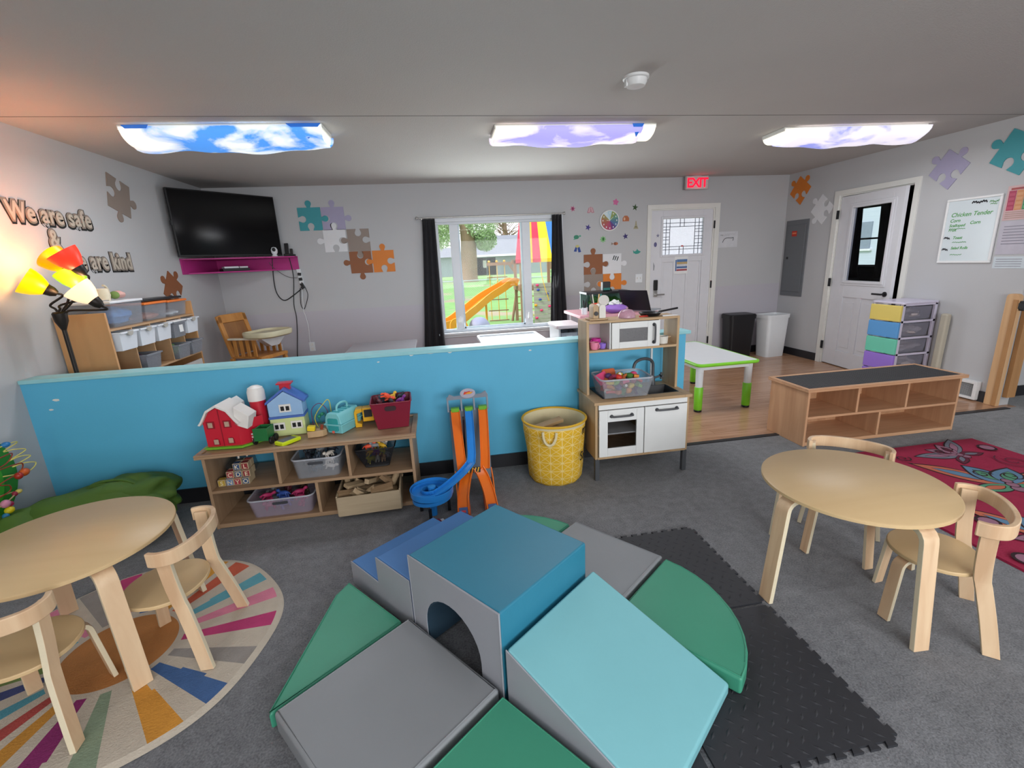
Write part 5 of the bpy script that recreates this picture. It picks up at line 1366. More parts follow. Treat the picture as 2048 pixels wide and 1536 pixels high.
obj('silo', MB().lathe([(.045, .0), (.046, .24)], 20, (.14, .07, .0)), m_red, bn); obj('silo_cap', MB().lathe([(.05, .235), (.05, .29), (.042, .315), (.02, .327), (.0, .33)], 20, (.14, .07, 0)), m_tw, bn)

hs = thing('toy_dollhouse', 'toy dollhouse with pale yellow ground floor and light blue gable on the low shelf', 'dollhouse', (-.985, 2.99, ST), R(3))
m_py, m_pb, m_mb = pm('pastel_yellow', '#c9d394', .4), pm('pastel_blue', '#8fb2d8', .4), pm('toy_mid_blue', '#4868b4', .4)
obj('ground_floor', MB().box(-.1, .1, -.06, .06, 0, .115), m_py, hs, bevel=.003)
obj('floor_band', MB().box(-.104, .104, -.064, .064, .115, .13), m_mb, hs, bevel=.002)
obj('upper_floor', MB().prism([(-.1, .13), (.1, .13), (.1, .215), (0, .285), (-.1, .215)], -.06, .06, 'xz'), m_pb, hs, bevel=.003)
obj('roof', MB().prism([(-.115, .205), (0, .288), (.115, .205), (.115, .22), (0, .304), (-.115, .22)], -.05, .075, 'xz'), m_mb, hs, bevel=.002)
obj('chimney', MB().box(-.03, .03, .0, .04, .28, .32).box(-.045, .045, -.01, .05, .318, .328), m_red, hs, bevel=.002)
for (x, z) in [(0, .18), (-.05, .065), (.052, .068)]:
    w_ = obj('window', MB().box(x-.034, x+.034, -.066, -.06, z-.024, z+.026), m_tw, hs, bevel=.001)
    for s_ in (-1, 1): obj('pane', MB().box(x+s_*.015-.010, x+s_*.015+.010, -.0675, -.066, z-.014, z+.014), m_black, w_)
o = thing('toy_wagon', 'dark green square toy wagon between the barn and the dollhouse', 'toy wagon', (-1.09, 2.84, ST), R(-8))
obj('box', MB().tray(-.04, .04, -.05, .04, .025, .105, .004, .006), pm('toy_dark_green', '#1f6a38', .4), o, bevel=.003); obj('tailboard', MB().box(-.042, .042, -.056, -.05, .03, .108), MC['toy_dark_green'], o, bevel=.002)
for s_ in (-1, 1):
    for y in (-.03, .025): obj('wheel', MB().lathe([(.022, -.006), (.024, 0), (.022, .006)], 16, (s_*.048, y, .0245), Euler((0, PI/2, 0))), m_black, o)
o = thing('toy_calculator', 'lime green toy calculator with a grey keypad lying at the shelf front', 'toy calculator', (-.955, 2.80, ST), R(-38))
obj('body', MB().box(-.038, .038, -.065, .065, 0, .024), pm('acid_lime', '#c3d419', .4), o, bevel=.006); obj('keypad', MB().box(-.028, .028, -.05, .04, .024, .0255), pm('key_grey', '#5b5d63', .5, var=.4, vs=60), o)
o = thing('bead_maze', 'small wooden bead maze with purple and yellow wires behind the toy boat', 'bead maze', (-.80, 3.00, ST))
obj('base', MB().box(-.065, .065, -.045, .045, 0, .02), m_kw, o, bevel=.004)
for i, (c_1, pts) in enumerate([('#6a2d5e', [(-.05, 0, .02), (-.05, 0, .13), (0, .01, .17), (.045, 0, .12), (.04, 0, .02)]), ('#d5c83a', [(-.02, -.02, .02), (-.03, -.02, .09), (.02, 0, .16), (.06, .02, .18), (.06, .02, .02)]), ('#2f8a6a', [(0, .02, .02), (-.02, .02, .08), (.02, .02, .1), (.02, .02, .02)])]):
    b = MB(); b.tube(smoothpath(pts, 8), .0025, 6); obj('wire', b, pm('wire_%d' % i, c_1, .4), o)
for (x, z, c_1) in [(-.01, .085, '#2f8a6a'), (.01, .1, '#2f8a6a'), (.045, .05, '#a8342a')]: b = MB(); b.sph((x, 0.0, z), .012, 12, 8); obj('bead', b, pm('bead_'+c_1.strip('#'), c_1, .35), o)
o = thing('toy_boat', 'small wooden toy boat with a yellow cabin at the middle of the shelf front', 'toy boat', (-.80, 2.87, ST), R(4))
obj('hull', MB().prism([(-.055, -.028), (.035, -.028), (.058, 0), (.035, .028), (-.055, .028)], 0, .04), m_kw, o, bevel=.004); obj('cabin', MB().cbox((-.03, -.002, .055), (.045, .04, .028), (0, .15, 0)), pm('toy_yellow', '#e0c51c', .4), o, bevel=.004); obj('funnel', MB().cyl((.028, 0, .04), (.034, 0, .07), .009), pm('toy_brown', '#8a3b24', .4), o)
pc = thing('toy_pet_carrier', 'pale turquoise toy pet carrier with a top handle on the low shelf', 'pet carrier', (-.655, 2.965, ST), R(-28))
m_pc = pm('pale_turquoise', '#7cc6cc', .35, var=.04); m_pcd = pm('turquoise_clear', '#2f9a9f', .2, var=.15)
obj('base', MB().taper(-.062, .062, -.1, .1, 0, .055, .008), m_pc, pc, bevel=.004)
obj('rim', MB().box(-.068, .068, -.106, .106, .053, .063), m_pc, pc, bevel=.003)
obj('hood', MB().prism([(-.062, .063), (.062, .063), (.052, .11), (.035, .132), (-.035, .132), (-.052, .11)], -.1, .1, 'xz'), m_pc, pc, bevel=.004)
obj('door', MB().prism(rrect(-.038, .038, .018, .1, .012), -.104, -.1, 'xz'), m_pcd, pc); obj('clasp', MB().cbox((0, -.107, .014), (.014, .006, .014)), pm('bead_e86a5a', '#e86a5a', .4), pc)
for i in range(4): obj('vent', MB().box(-.03, .03, -.07+i*.036, -.055+i*.036, .132, .1335), m_pcd, pc)
b = MB(); b.tube(smoothpath([(0, -.05, .13), (0, -.045, .165), (0, 0, .178), (0, .045, .165), (0, .05, .13)], 6), .007, 8); obj('handle', b, m_pc, pc)
dg = thing('toy_digger', 'yellow toy digger squeezed between the pet carrier and the dark red bin', 'toy digger', (-.53, 3.02, ST), R(5))
m_dy = pm('digger_yellow', '#dca61a', .4)
obj('bucket', MB().prism([(-.06, 0), (-.02, 0), (-.02, .02), (-.045, .03), (-.045, .09), (-.01, .1), (-.01, .12), (-.05, .12), (-.06, .1)], -.06, .02, 'xz'), m_dy, dg, bevel=.002); obj('cab', MB().box(-.01, .06, -.05, .02, .03, .12), m_dy, dg, bevel=.004); obj('cab_window', MB().box(.0, .05, -.052, -.05, .06, .11), m_black, dg)
for x in (0, .045): obj('wheel', MB().lathe([(.024, -.06), (.026, -.055), (.024, -.04)], 16, (x, 0, .0265), Euler((PI/2, 0, 0))).xf(Matrix.Identity(4)), m_black, dg)
rb = thing('toy_bin', 'dark red plastic bin of toy figures at the right end of the low shelf', 'bin', (-.345, 2.96, ST), R(4))
m_dr = pm('maroon_bin', '#7c1a30', .4, var=.04)
obj('body', MB().tray(-.125, .125, -.115, .105, 0, .175, .03, .004), m_dr, rb, bevel=.008)
b = MB(); b.tube([(x, y, .175) for x, y in rrect(-.125, .125, -.115, .105, .02)], .005, closed=True); obj('rim', b, m_dr, rb)
obj('hand_slot', MB().prism(rrect(-.04, .03, .125, .155, .014), -.1165, -.108, 'xz'), pm('slot_dark', '#2b0d16', .6), rb)


def figure(lb, c, loc, rz, s=1, tilt=0, cat='toy figure', grp=None):
    """little four-legged or standing toy figure"""
    b = MB(); b.sph((0, 0, 0), (.032*s, .014*s, .014*s), 12, 8); b.sph((.034*s, 0, .016*s), (.013*s, .010*s, .011*s), 10, 6); b.cyl((.02*s, 0, .004*s), (.034*s, 0, .018*s), .008*s, 8)
    for x in (-.02, .02):
        for y in (-.009, .009): b.cyl((x*s, y*s, 0), (x*s*1.15, y*s, -.03*s), .005*s, 6)
    b.cyl((-.03*s, 0, .004*s), (-.045*s, 0, -.012*s), .003*s, 6)
    o = obj('toy_figure', b, pm('fig_'+c.strip('#'), c, .45, var=.1), loc=loc, rot=(tilt, tilt*.6, rz)); return tag(o, lb, cat, grp)


cn = {'#5a2430': 'maroon', '#2b2f38': 'black', '#ef5a3c': 'coral', '#e8b93a': 'yellow', '#d8cfc4': 'off-white', '#3b4a58': 'slate', '#7a2f8a': 'purple', '#c86a3a': 'rust', '#8a8d92': 'grey', '#4f9ad0': 'sky blue', '#d9a873': 'tan', '#c9c234': 'mustard', '#b03060': 'magenta', '#30509a': 'blue', '#4a3a2a': 'brown'}
rr2 = random.Random(5)


def fill_figs(cols_, cx, cy, cz, sx_, sy_, where, grp, s=1.0, layers=(0, .03)):
    used = {}; k = 0
    pos_n = ['at the front left', 'at the front middle', 'at the front right', 'at the back left', 'at the back middle', 'at the back right']
    for li, dz in enumerate(layers):
        for j in range(6):
            c = cols_[k % len(cols_)]; k += 1
            x = cx-sx_+sx_*(j % 3); y = cy-sy_+2*sy_*(j//3)
            figure('%s toy figure %s %s%s' % (cn[c], pos_n[j], where, [', lower layer', ', top layer', ', upmost layer'][li] if len(layers) > 1 else ''), c, (x+rr2.uniform(-.006, .006), y+rr2.uniform(-.006, .006), cz+dz), rr2.uniform(0, 6), s, rr2.uniform(-.6, .6), grp=grp)


fill_figs(['#5a2430', '#2b2f38', '#7a2f8a', '#3b4a58', '#e8b93a', '#2b2f38'], -.345, 2.955, ST+.095, .06, .045, 'of the dark red bin', 'figures in the dark red bin', .95, (0, .04, .08))
figure('coral toy figure standing tallest in the dark red bin', '#ef5a3c', (-.36, 2.93, ST+.2), 1, 1.1, 1.2, grp='figures in the dark red bin')

# alphabet blocks in the upper left compartment
bc = ['#b99a3a', '#34507a', '#b5524a', '#5f82b0', '#8a2f34', '#9a7a4a', '#a03a44', '#5a5650']
k = 0; lets = 'SNYOJABCDEFGHKLMPQRTUVWX'
for row, (n_, z, xo) in enumerate([(4, 0, 0), (3, 1, .05), (2, 2, .09)]):
    for dep in range(2):
        for i in range(n_):
            if row == 0 and dep == 1 and i == 0: continue
            sz = .042; x = -1.362+xo+i*.0455; y = 2.80+dep*.046+row*.012; zz_ = .2485+z*(sz+.0008)
            t = thing('alphabet_block', 'wooden alphabet block, %s, with letter %s in the upper left compartment' % (['bottom row', 'second row', 'top row'][row]+(' front' if dep == 0 else ' behind'), lets[k]), 'alphabet block', (x, y, zz_), rr2.uniform(-.08, .08), 'alphabet blocks on the toy shelf')
            obj('block', MB().box(-sz/2, sz/2, -sz/2, sz/2, 0, sz), pm('blk_wood', '#b5a283', .6), t, bevel=.002)
            c = bc[(k*3+row) % len(bc)]; obj('panel', MB().box(-sz*.4, sz*.4, -sz/2-.001, -sz/2, sz*.1, sz*.9).box(-sz*.4, sz*.4, -sz*.4, sz*.4, sz, sz+.001), pm('blk_'+c.strip('#'), c, .5), t)
            if dep == 0: text_obj('letter', lets[k], .036, pm('blk_letter', '#ded3b4', .5), t, (0, -sz/2-.0015, sz*.2), (PI/2, 0, 0), .0005, .0005, 'CENTER')
            k += 1
o = thing('block_bag', 'clear bag holding the alphabet blocks together in the upper left compartment', 'bag', (-1.29, 2.9, .2485)); obj('film', blob(MB(), (0, .03, .07), (.085, .08, .07), .1, 4, 20, 12, floor=.001), milky('bag_film', '#55524e', .28, .15), o)
o = figure('small off-white toy animal on top of the block bag', '#d8cfc4', (-1.25, 2.86, .425), .5)


def clear_tub(lb, x0, x1, y0, y1, z, h, m=None):
    t = thing('storage_tub', lb, 'storage tub', ((x0+x1)/2, (y0+y1)/2, z)); a, c = (x1-x0)/2, (y1-y0)/2
    b = MB(); P0, P1 = rrect(-a*.88, a*.88, -c*.9, c*.9, .03), rrect(-a, a, -c, c, .04); n = len(P0)
    vs = [(x, y, 0) for x, y in P0]+[(x, y, h) for x, y in P1]+[(x*.975, y*.975, h) for x, y in P1]+[(x*.97, y*.97, .004) for x, y in P0]
    fs = [tuple(range(n))[::-1]]+[(j*n+i, j*n+(i+1) % n, (j+1)*n+(i+1) % n, (j+1)*n+i) for j in range(3) for i in range(n)]+[tuple(range(3*n, 4*n))]
    b.add(vs, fs); obj('body', b, m or m_clear, t)
    b = MB(); b.tube([(x, y, h) for x, y in P1], .005, closed=True); obj('rim', b, m_clear2, t)
    obj('hand_grip', MB().prism(rrect(-.045, .045, h-.035, h-.018, .007), -c*1.002, -c*.985, 'xz'), pm('slot_shade', '#3c3e44', .5), t)
    return t


clear_tub('clear tub of black and white toys in the upper middle compartment', -.95, -.665, 2.75, 3.03, .2485, .125)
fill_figs(['#2b2f38', '#3b4a58', '#d8cfc4', '#2b2f38', '#8a8d92', '#2b2f38'], -.81, 2.88, .29, .062, .045, 'of the upper middle clear tub', 'figures in the upper middle tub', .95, (0, .04, .08))
wb = thing('wire_basket', 'dark open basket of toy animals in the upper right compartment', 'basket', (-.46, 2.88, .2485))
b = MB(); w0, w1, h_ = .07, .12, .13
for i in range(7):
    f_ = i/6; z = .004+h_*f_; q = w0+(w1-w0)*f_
    if i in (0, 6): b.tube([(x, y, z) for x, y in rrect(-q, q, -q*.8, q*.8, .02)], .004, 6, closed=True)
b.tray(-w0-.002, w0+.002, -w0*.8, w0*.8, .002, .03, .0, .003); obj('body', MB().tray(-w1, w1, -w1*.8, w1*.8, .002, h_, .045, .003), milky('dark_clear', '#23252a', .45, .2), wb); obj('rim', b, m_black, wb)
fill_figs(['#c9c234', '#d8cfc4', '#d9a873', '#4f9ad0', '#ef5a3c', '#8a8d92', '#e8b93a', '#7a2f8a'], -.46, 2.88, .30, .036, .028, 'of the dark basket', 'figures in the dark basket', .95, (0, .045, .085))
clear_tub('wide clear tub of pink and dark toys in the lower left compartment', -1.235, -.85, 2.735, 3.03, .031, .115, milky('pinkish_clear', '#c9b9c9', .26, .2))
fill_figs(['#b03060', '#30509a', '#b03060', '#8a8d92', '#5a2430', '#4a3a2a'], -1.045, 2.88, .07, .092, .05, 'of the lower left clear tub', 'figures in the lower left tub', 1.05, (0, .035, .07))
o = thing('costume_cloth', 'crumpled olive cloth on top of the lower left tub', 'cloth', (-1.10, 2.95, .175)); obj('cloth', blob(MB(), (0, 0, 0), (.13, .06, .025), .35, 12, 26, 14), pm('olive_cloth', '#6a5f3c', .9, var=.3), o)
# wooden crate with blocks
cr = thing('wooden_crate', 'pale wooden crate of building blocks sticking out of the lower right compartment', 'crate', (-.51, 2.78, .031), R(2))
m_cr = wood('crate_pine', '#a8957a', '#bba88b', 0, .8, .6)
for y in (-.14, .13): obj('long_side', MB().box(-.185, .185, y, y+.01, 0, .125), m_cr, cr, bevel=.002)
for s_ in (-1, 1): obj('end_board', MB().box(s_*.185-.006, s_*.185+.004, -.13, .13, 0, .13), m_cr, cr, bevel=.002)
obj('bottom', MB().box(-.18, .18, -.13, .13, .0, .006), m_cr, cr)
bw = wood('block_beech', '#a89070', '#bda585', 0, 1.4, .6); bw2 = wood('block_beech_dark', '#8d7254', '#9c8062', 0, 1.4, .6)
for i, (x, y, z, kd, rx, ry, rz) in enumerate([(-.14, -.07, .115, 0, .3, .2, .5), (-.08, -.09, .125, 1, .5, .2, -.4), (-.02, -.08, .13, 2, .2, .1, .2), (.08, -.09, .13, 3, .3, -.15, .1), (-.1, .02, .125, 3, .2, .2, .8), (.0, .02, .14, 0, .1, .3, 1.2), (.1, .0, .145, 0, .5, .9, .3), (.15, .02, .14, 4, .2, .4, 0), (-.15, .06, .12, 1, 0, .2, 2), (.03, .08, .13, 1, .2, 0, 1), (.13, .08, .13, 3, .1, .2, .6), (-.06, .09, .125, 2, .2, .3, .4)]):
    b = MB()
    if kd == 0: b.cbox((0, 0, 0), (.1, .03, .03))
    elif kd == 1: b.prism([(-.04, -.02), (.04, -.02), (0, .03)], -.015, .015, 'xz')
    elif kd == 2: b.prism([(-.05, -.02), (.05, -.02), (.05, .02)]+arc(0, -.02, .0, 0, 0, 1)+[(-.05, .02)], -.015, .015, 'xz')
    elif kd == 3: b.cbox((0, 0, 0), (.13, .045, .02))
    else: b.cyl((0, 0, -.045), (0, 0, .045), .018, 14)
    o = obj('building_block', b, bw if i % 3 else bw2, loc=(-.51+x, 2.78+y, .031+z), rot=(rx, ry, rz), bevel=.001)
    tag(o, 'beech %s building block %s of the wooden crate' % (['bar-shaped', 'triangular', 'square', 'long flat', 'cylindrical'][kd], ['at the front left', 'left of centre front', 'front centre', 'front right', 'middle left', 'in the centre', 'leaning right of centre', 'at the right end', 'back left corner', 'back centre', 'back right', 'back left'][i]), 'building block', 'building blocks in the crate')
o = obj('building_blocks', blob(MB(), (0, 0, 0), (.165, .115, .05), .1, 2, floor=-.05), bw, loc=(-.51, 2.775, .088)); tag(o, 'lower layer of beech building blocks heaped inside the wooden crate', 'building blocks', kind='stuff')

# ================================================================ TOY CAR TRACK
m_to, m_tb = pm('track_orange', '#e5701c', .35, var=.04), pm('track_blue', '#2b86d8', .3, var=.04)
m_tg2 = pm('track_grey', '#7f8794', .4)
tk = thing('toy_car_track', 'tall orange and blue toy car track leaning at the partition with a round blue spiral', 'toy car track', (.14, 2.7, 0))


def chan(path, w_, name, mat, h_=.012, fl=.002):
    """u-section track along a 3-d path"""
    P = [Vector(p) for p in path]; vs = []; n = len(P)
    for i, p in enumerate(P):
        d = (P[min(i+1, n-1)]-P[max(i-1, 0)]).normalized(); sd = d.cross(Vector((0, 0, 1)))
        if sd.length < .05: sd = Vector((1, 0, 0))
        sd.normalize(); u_ = sd.cross(d).normalized()
        for (a, c) in ((-.5, h_), (-.5, -fl), (.5, -fl), (.5, h_), (.43, h_), (.43, 0), (-.43, 0), (-.43, h_)): q = p+sd*a*w_+u_*c; vs.append(q)
    fs = []
    for i in range(n-1):
        for k in range(8): l = (k+1) % 8; fs.append((i*8+k, i*8+l, i*8+8+l, i*8+8+k))
    fs += [tuple(range(8))[::-1], tuple((n-1)*8+k for k in range(8))]
    b = MB(); b.add(vs, fs); return obj(name, b, mat, tk, smooth=40)


TZ = .52
chan([(-.08, .27, TZ), (-.078, .2, .42), (-.072, .08, .25), (-.07, .02, .2)], .06, 'track_lane', m_to)
chan([(.105, .27, TZ), (.1, .2, .42), (.085, .08, .25), (.075, .02, .2)], .06, 'track_lane', m_to)
chan([(.01, .27, TZ), (.008, .2, .42), (.0, .08, .28), (-.01, .03, .24)], .052, 'track_lane', m_tb)
chan(smoothpath([(-.01, .03, .245), (-.06, -.02, .215), (-.13, -.09, .19), (-.2, -.16, .175), (-.26, -.21, .168)], 6), .055, 'track_lane', m_tb, .016)
sp = [(-.265+.095*math.cos(t), -.13+.095*math.sin(t), .168-.012*(t+PI/2)) for t in [(-PI/2-1.0*i/36*4*PI*.96) for i in range(0)]]
turn = [(-.265+.09*math.cos(R(a)), -.12+.09*math.sin(R(a)), .17-.085*((-80-a)/620)) for a in range(-80, -701, -12)]
chan(turn, .062, 'spiral_track', m_tb, .02)
obj('spiral_rim', MB().lathe([(.125, .146), (.128, .146), (.13, .185), (.126, .185)], 40, (-.265, -.12, 0), cap=False), m_tb, tk)
obj('spiral_hub', MB().lathe([(.02, .0), (.024, .19), (.0, .195)], 16, (-.265, -.12, 0)), m_tb, tk)
for a in (20, 140, 260): obj('support_leg', MB().cbox((-.265+.1*math.cos(R(a)), -.12+.1*math.sin(R(a)), .045), (.018, .018, .09)), m_black, tk)
# orange double ramp
b = MB()
for s_ in (-1, 1):
    pth = smoothpath([(s_*.03, .03, .205), (s_*.055, -.04, .17), (s_*.08, -.11, .085), (s_*.088, -.17, .03), (s_*.088, -.2, .012)], 5)
    chan(pth, .07, 'ramp', m_to, .012)
    obj('ramp_side', MB().prism([(-.19, 0), (-.17, .03), (-.11, .085), (-.04, .17), (.03, .2), (.05, 0)], s_*.115-.003, s_*.115+.003, 'yz'), m_to, tk)
    obj('ramp_inner', MB().prism([(-.19, 0), (-.17, .028), (-.11, .08), (-.05, .15), (-.03, .0)], s_*.048-.003, s_*.048+.003, 'yz'), pm('track_orange_dark', '#b8501a', .4), tk)
    obj('end_decal', MB().cbox((s_*.088, -.188, .032), (.05, .002, .05), (R(-35), 0, 0)), pm('decal_blue', '#2f4f86', .4, var=.3, vs=60), tk)
    obj('decal_mark', MB().cbox((s_*.088, -.1905, .034), (.026, .002, .014), (R(-35), 0, 0)), m_red if s_ < 0 else pm('decal_pale', '#8ea0c8', .4), tk)
obj('hazard_plate', MB().cbox((.0, .005, .205), (.085, .004, .035), (R(-35), 0, 0)), m_black, tk)
for i in range(4): obj('hazard_stripe', MB().cbox((-.028+i*.019, .002, .206), (.007, .004, .032), (R(-35), R(25), 0)), m_dy, tk)
# start gate with banner
for x in (-.125, -.035, .05, .14): obj('gate_post', MB().cbox((x, .285, TZ+.045), (.012, .02, .10), (R(-6), 0, 0)), m_tg2, tk, bevel=.002)
b = MB(); b.prism([(-.13, .09), (-.11, .115), (-.08, .1), (-.03, .102), (.05, .102), (.1, .105), (.13, .122), (.146, .095), (.14, .08), (-.125, .078)], .275, .292, 'xz'); b.xf(Matrix.Translation((0, 0, TZ))); obj('gate_beam', b, m_tg2, tk)
b = MB(); b.prism([(x*1.6, y) for x, y in arc(0, TZ+.118, .032, 0, 345, 20)], .268, .275, 'xz'); b.xf(Matrix.Translation((.012, 0, 0))); obj('banner', b, pm('banner_grey', '#a9a6b6', .4), tk)
b = MB(); b.prism([(-.03, -.008), (.02, -.006), (.036, .006), (.012, .008), (.016, .014), (-.012, .008), (-.02, .012)], .265, .268, 'xz'); b.xf(Matrix.Translation((.012, 0, TZ+.12))); obj('flame_logo', b, pm('flame_red', '#cf3a2a', .4), tk)
b = MB(); b.prism([(-.02, -.004), (.018, -.003), (.03, .005), (.0, .005)], .263, .265, 'xz'); b.xf(Matrix.Translation((.014, 0, TZ+.12))); obj('flame_inner', b, pm('flame_yellow', '#e3b62a', .4), tk)
for x in (-.08, .012, .105): obj('start_block', MB().box(x-.028, x+.028, .262, .30, TZ-.005, TZ+.022), m_tg, tk, bevel=.003)
b = MB(); b.tube(smoothpath([(-.135, .29, TZ+.01), (-.135, .29, TZ-.02)], 2), .014); b.tube(smoothpath([(.15, .29, TZ+.01), (.15, .29, TZ-.02)], 2), .014); 
obj('elevator_rail', MB().cbox((-.036, .2, .35), (.012, .03, .40), (R(30), 0, 0)), m_black, tk)
obj('rear_support', MB().box(-.12, .14, .30, .31, 0, TZ), m_tg2, tk)
o = thing('toy_car', 'small dark toy car on the carpet below the blue spiral', 'toy car', (-.10, 2.46, .001), R(20)); obj('body', MB().prism([(-.035, .008), (.035, .008), (.035, .018), (.018, .02), (.01, .03), (-.018, .03), (-.028, .02), (-.035, .018)], -.015, .015, 'xz'), pm('car_red', '#7a2a3c', .3), o, bevel=.002); obj('hood', MB().box(.012, .035, -.014, .014, .0185, .021), pm('car_pale', '#c9ccd6', .3), o)
for x in (-.022, .022):
    for s_ in (-1, 1): obj('wheel', MB().lathe([(.008, -.003), (.008, .003)], 12, (x, s_*.016, .008), Euler((PI/2, 0, 0))), m_black, o)

# ================================================================ BEAN BAG AND WALL BEAD MAZE
m_bb = pm('bean_green', '#4a6a24', .75, var=.25, vs=6, bump=.35, bs=7)
o = thing('bean_bag', 'large slumped dark green bean bag in the corner behind the left table', 'bean bag', (-2.08, 2.77, 0))
b = MB(); k = 0
blob(b, (.02, .02, .13), (.40, .30, .19), .10, 6, 48, 28, floor=.002, xmin=-.40)
obj('body', b, m_bb, o, smooth=80)
b = MB(); blob(b, (.16, .10, .22), (.27, .18, .115), .16, 9, 40, 24); obj('upper_fold', b, m_bb, o, smooth=80)
b = MB(); blob(b, (-.22, -.12, .14), (.21, .24, .14), .2, 13, 36, 20, floor=.002, xmin=-.40); obj('side_fold', b, m_bb, o, smooth=80)
b = MB(); b.tube(smoothpath([(.38, .0, .1), (.33, .03, .22), (.2, .06, .325), (.05, .08, .33), (-.1, .1, .27), (-.25, .05, .27), (-.38, .0, .2)], 6), .006); obj('seam', b, m_bb, o)

wm = thing('wall_bead_maze', 'green disc on the left wall with looping wires and coloured beads', 'wall toy', (XL, 2.67, .46))
obj('panel', MB().prism([(y, z) for y, z in arc(0, 0, .27, 0, 357, 60)], 0.001, .016, 'yz'), pm('maze_green', '#2f7d1e', .4), wm)
obj('panel_inner', MB().prism([(y, z) for y, z in arc(-.03, -.02, .2, 0, 357, 60)], 0.016, .022, 'yz'), pm('maze_green_light', '#3f9a22', .4), wm)
yw = [(.13, .02, .17), (.13, .15, .17), (.12, .2, .155), (.1, .13, .13), (.12, .17, .125), (.13, .225, .10), (.1, .14, .07), (.12, .19, .075), (.13, .24, .055), (.1, .15, .03), (.12, .2, .03), (.13, .26, .005), (.11, .22, -.03), (.02, .17, -.03)]
b = MB(); b.tube(smoothpath(yw, 6), .0032, 6); obj('yellow_wire', b, pm('maze_yellow', '#cfc46a', .4), wm)
rw = [(.02, -.1, .11), (.12, .05, .115), (.12, .15, .11), (.12, .1, .07), (.12, .0, .06), (.12, .14, .045), (.12, .19, .03), (.11, .17, -.01), (.1, .05, -.03), (.1, .1, -.06), (.08, .1, -.1), (.02, .0, -.13)]
b = MB(); b.tube(smoothpath(rw, 6), .0035, 6); obj('red_wire', b, pm('maze_wire_red', '#8d3a24', .4), wm)
b = MB(); b.tube(smoothpath([(.02, .1, -.12), (.1, .12, -.11), (.12, .02, -.13), (.1, -.05, -.14), (.02, -.06, -.16)], 6), .0035, 6); obj('tan_wire', b, m_kw, wm)
for (x, y, z, r, c_1) in [(.13, .12, .172, (.018, .024, .015), '#2f78b4'), (.12, .03, .172, (.018, .022, .016), '#a8734a'), (.115, .19, -.022, (.02, .03, .022), '#c0551f'), (.115, .15, -.026, (.02, .02, .02), '#a32a20'), (.11, .125, -.11, (.014, .02, .013), '#c9b25a'), (.11, .1, -.112, (.013, .012, .014), '#8d1f3a'), (.12, .02, -.132, (.02, .025, .022), '#cf86a0'), (.12, .045, -.145, (.016, .016, .016), '#9a1f48'), (.12, .03, -.175, (.02, .024, .02), '#d8c41e'), (.12, -.0, -.195, (.016, .016, .016), '#2a7aa8')]:
    b = MB(); b.sph((x, y, z), r, 14, 10); obj('bead', b, pm('bead_'+c_1.strip('#'), c_1, .35), wm)

# ================================================================ RIGHT-HAND SIDE
ct = thing('drawer_cart', 'pastel four-drawer plastic cart against the right wall beside the inner door', 'drawer cart', (4.71, 4.055, 0), R(0))
m_cf = pm('cart_frame', '#cfc9dc', .3, var=.03)
CH = .90; fx0, fx1, fy0, fy1 = -.2, .2, -.165, .165
obj('top', MB().prism(rrect(fx0-.01, fx1+.01, fy0-.01, fy1+.01, .03), CH-.02, CH), m_cf, ct, bevel=.006)
for (x, y) in ((fx0+.015, fy0+.012), (fx1-.015, fy0+.012), (fx0+.015, fy1-.012), (fx1-.015, fy1-.012)): obj('post', MB().box(x-.015, x+.015, y-.012, y+.012, .03, CH-.02), m_cf, ct, bevel=.003)
DZ = .166
for i in range(6): z = .04+i*DZ if i < 5 else CH-.03; obj('shelf_rail', MB().box(fx0, fx1, fy0, fy0+.01, z-.008, z+.012).box(fx0, fx1, fy1-.01, fy1, z-.008, z+.012), m_cf, ct)
names = [('purple', '#9a78d8'), ('mint', '#6cc9ae'), ('blue', '#5a9ad4'), ('yellow', '#dcc668')]
for i in range(5):
    nm, c_1 = ([('purple', '#9a78d8')]+names)[i]; z = .052+i*DZ
    dr = obj('drawer', MB().tray(fx0+.01, fx1-.02, fy0+.028, fy1-.028, z, z+DZ-.035, .012, .004), milky('cart_clear', '#b9b6c4', .22, .2), ct)
    fp = obj('drawer_front', MB().box(fx0-.022, fx0+.008, fy0, fy1, z-.008, z+DZ-.016), pm('cart_'+nm, c_1, .35, var=.02), dr, bevel=.008); fp['label'] = nm+' drawer front'
    obj('grip', MB().box(fx0-.026, fx0-.02, -.06, .07, z-.002, z+.01), pm('cart_grip_'+nm, c_1, .6), dr)
    obj('contents', blob(MB(), (.0, 0, z+.05), (.15, .11, .045), .35, i+2, 20, 12), pm('nappy_white', '#b9b0b4', .8, var=.35, vs=9), dr)
for i, s_t in enumerate(['', 'Lucy', '', 'Remy']):
    pass
fp_ = thing('foam_roll', 'beige upright foam pad leaning between the pastel cart and the wall vent', 'foam pad', (4.885, 3.79, 0), rot=(R(1), 0, 0)); obj('pad', MB().box(-.03, .03, -.035, .035, 0.003, .78), pm('beige_foam', '#b7b0a0', .8, var=.06), fp_, bevel=.018)
vn = thing('wall_vent', 'white wall vent with a grey grille low on the right wall behind the bench shelf', 'vent', (XR, 3.56, 0))
obj('frame', MB().box(-.05, -.0, -.17, -.14, .012, .185).box(-.05, 0, .12, .15, .012, .185).box(-.05, 0, -.14, .12, .16, .185).box(-.05, 0, -.14, .12, .012, .035), m_white, vn, bevel=.003)
b = MB(); 
for i in range(12): b.box(-.035, -.02, -.14, .12, .04+i*.0102, .046+i*.0102)
obj('grille', b, pm('grille_grey', '#a2a4a6', .5), vn); obj('backing', MB().box(-.018, -.001, -.14, .12, .035, .16), pm('grille_back', '#6a6c70', .6), vn)
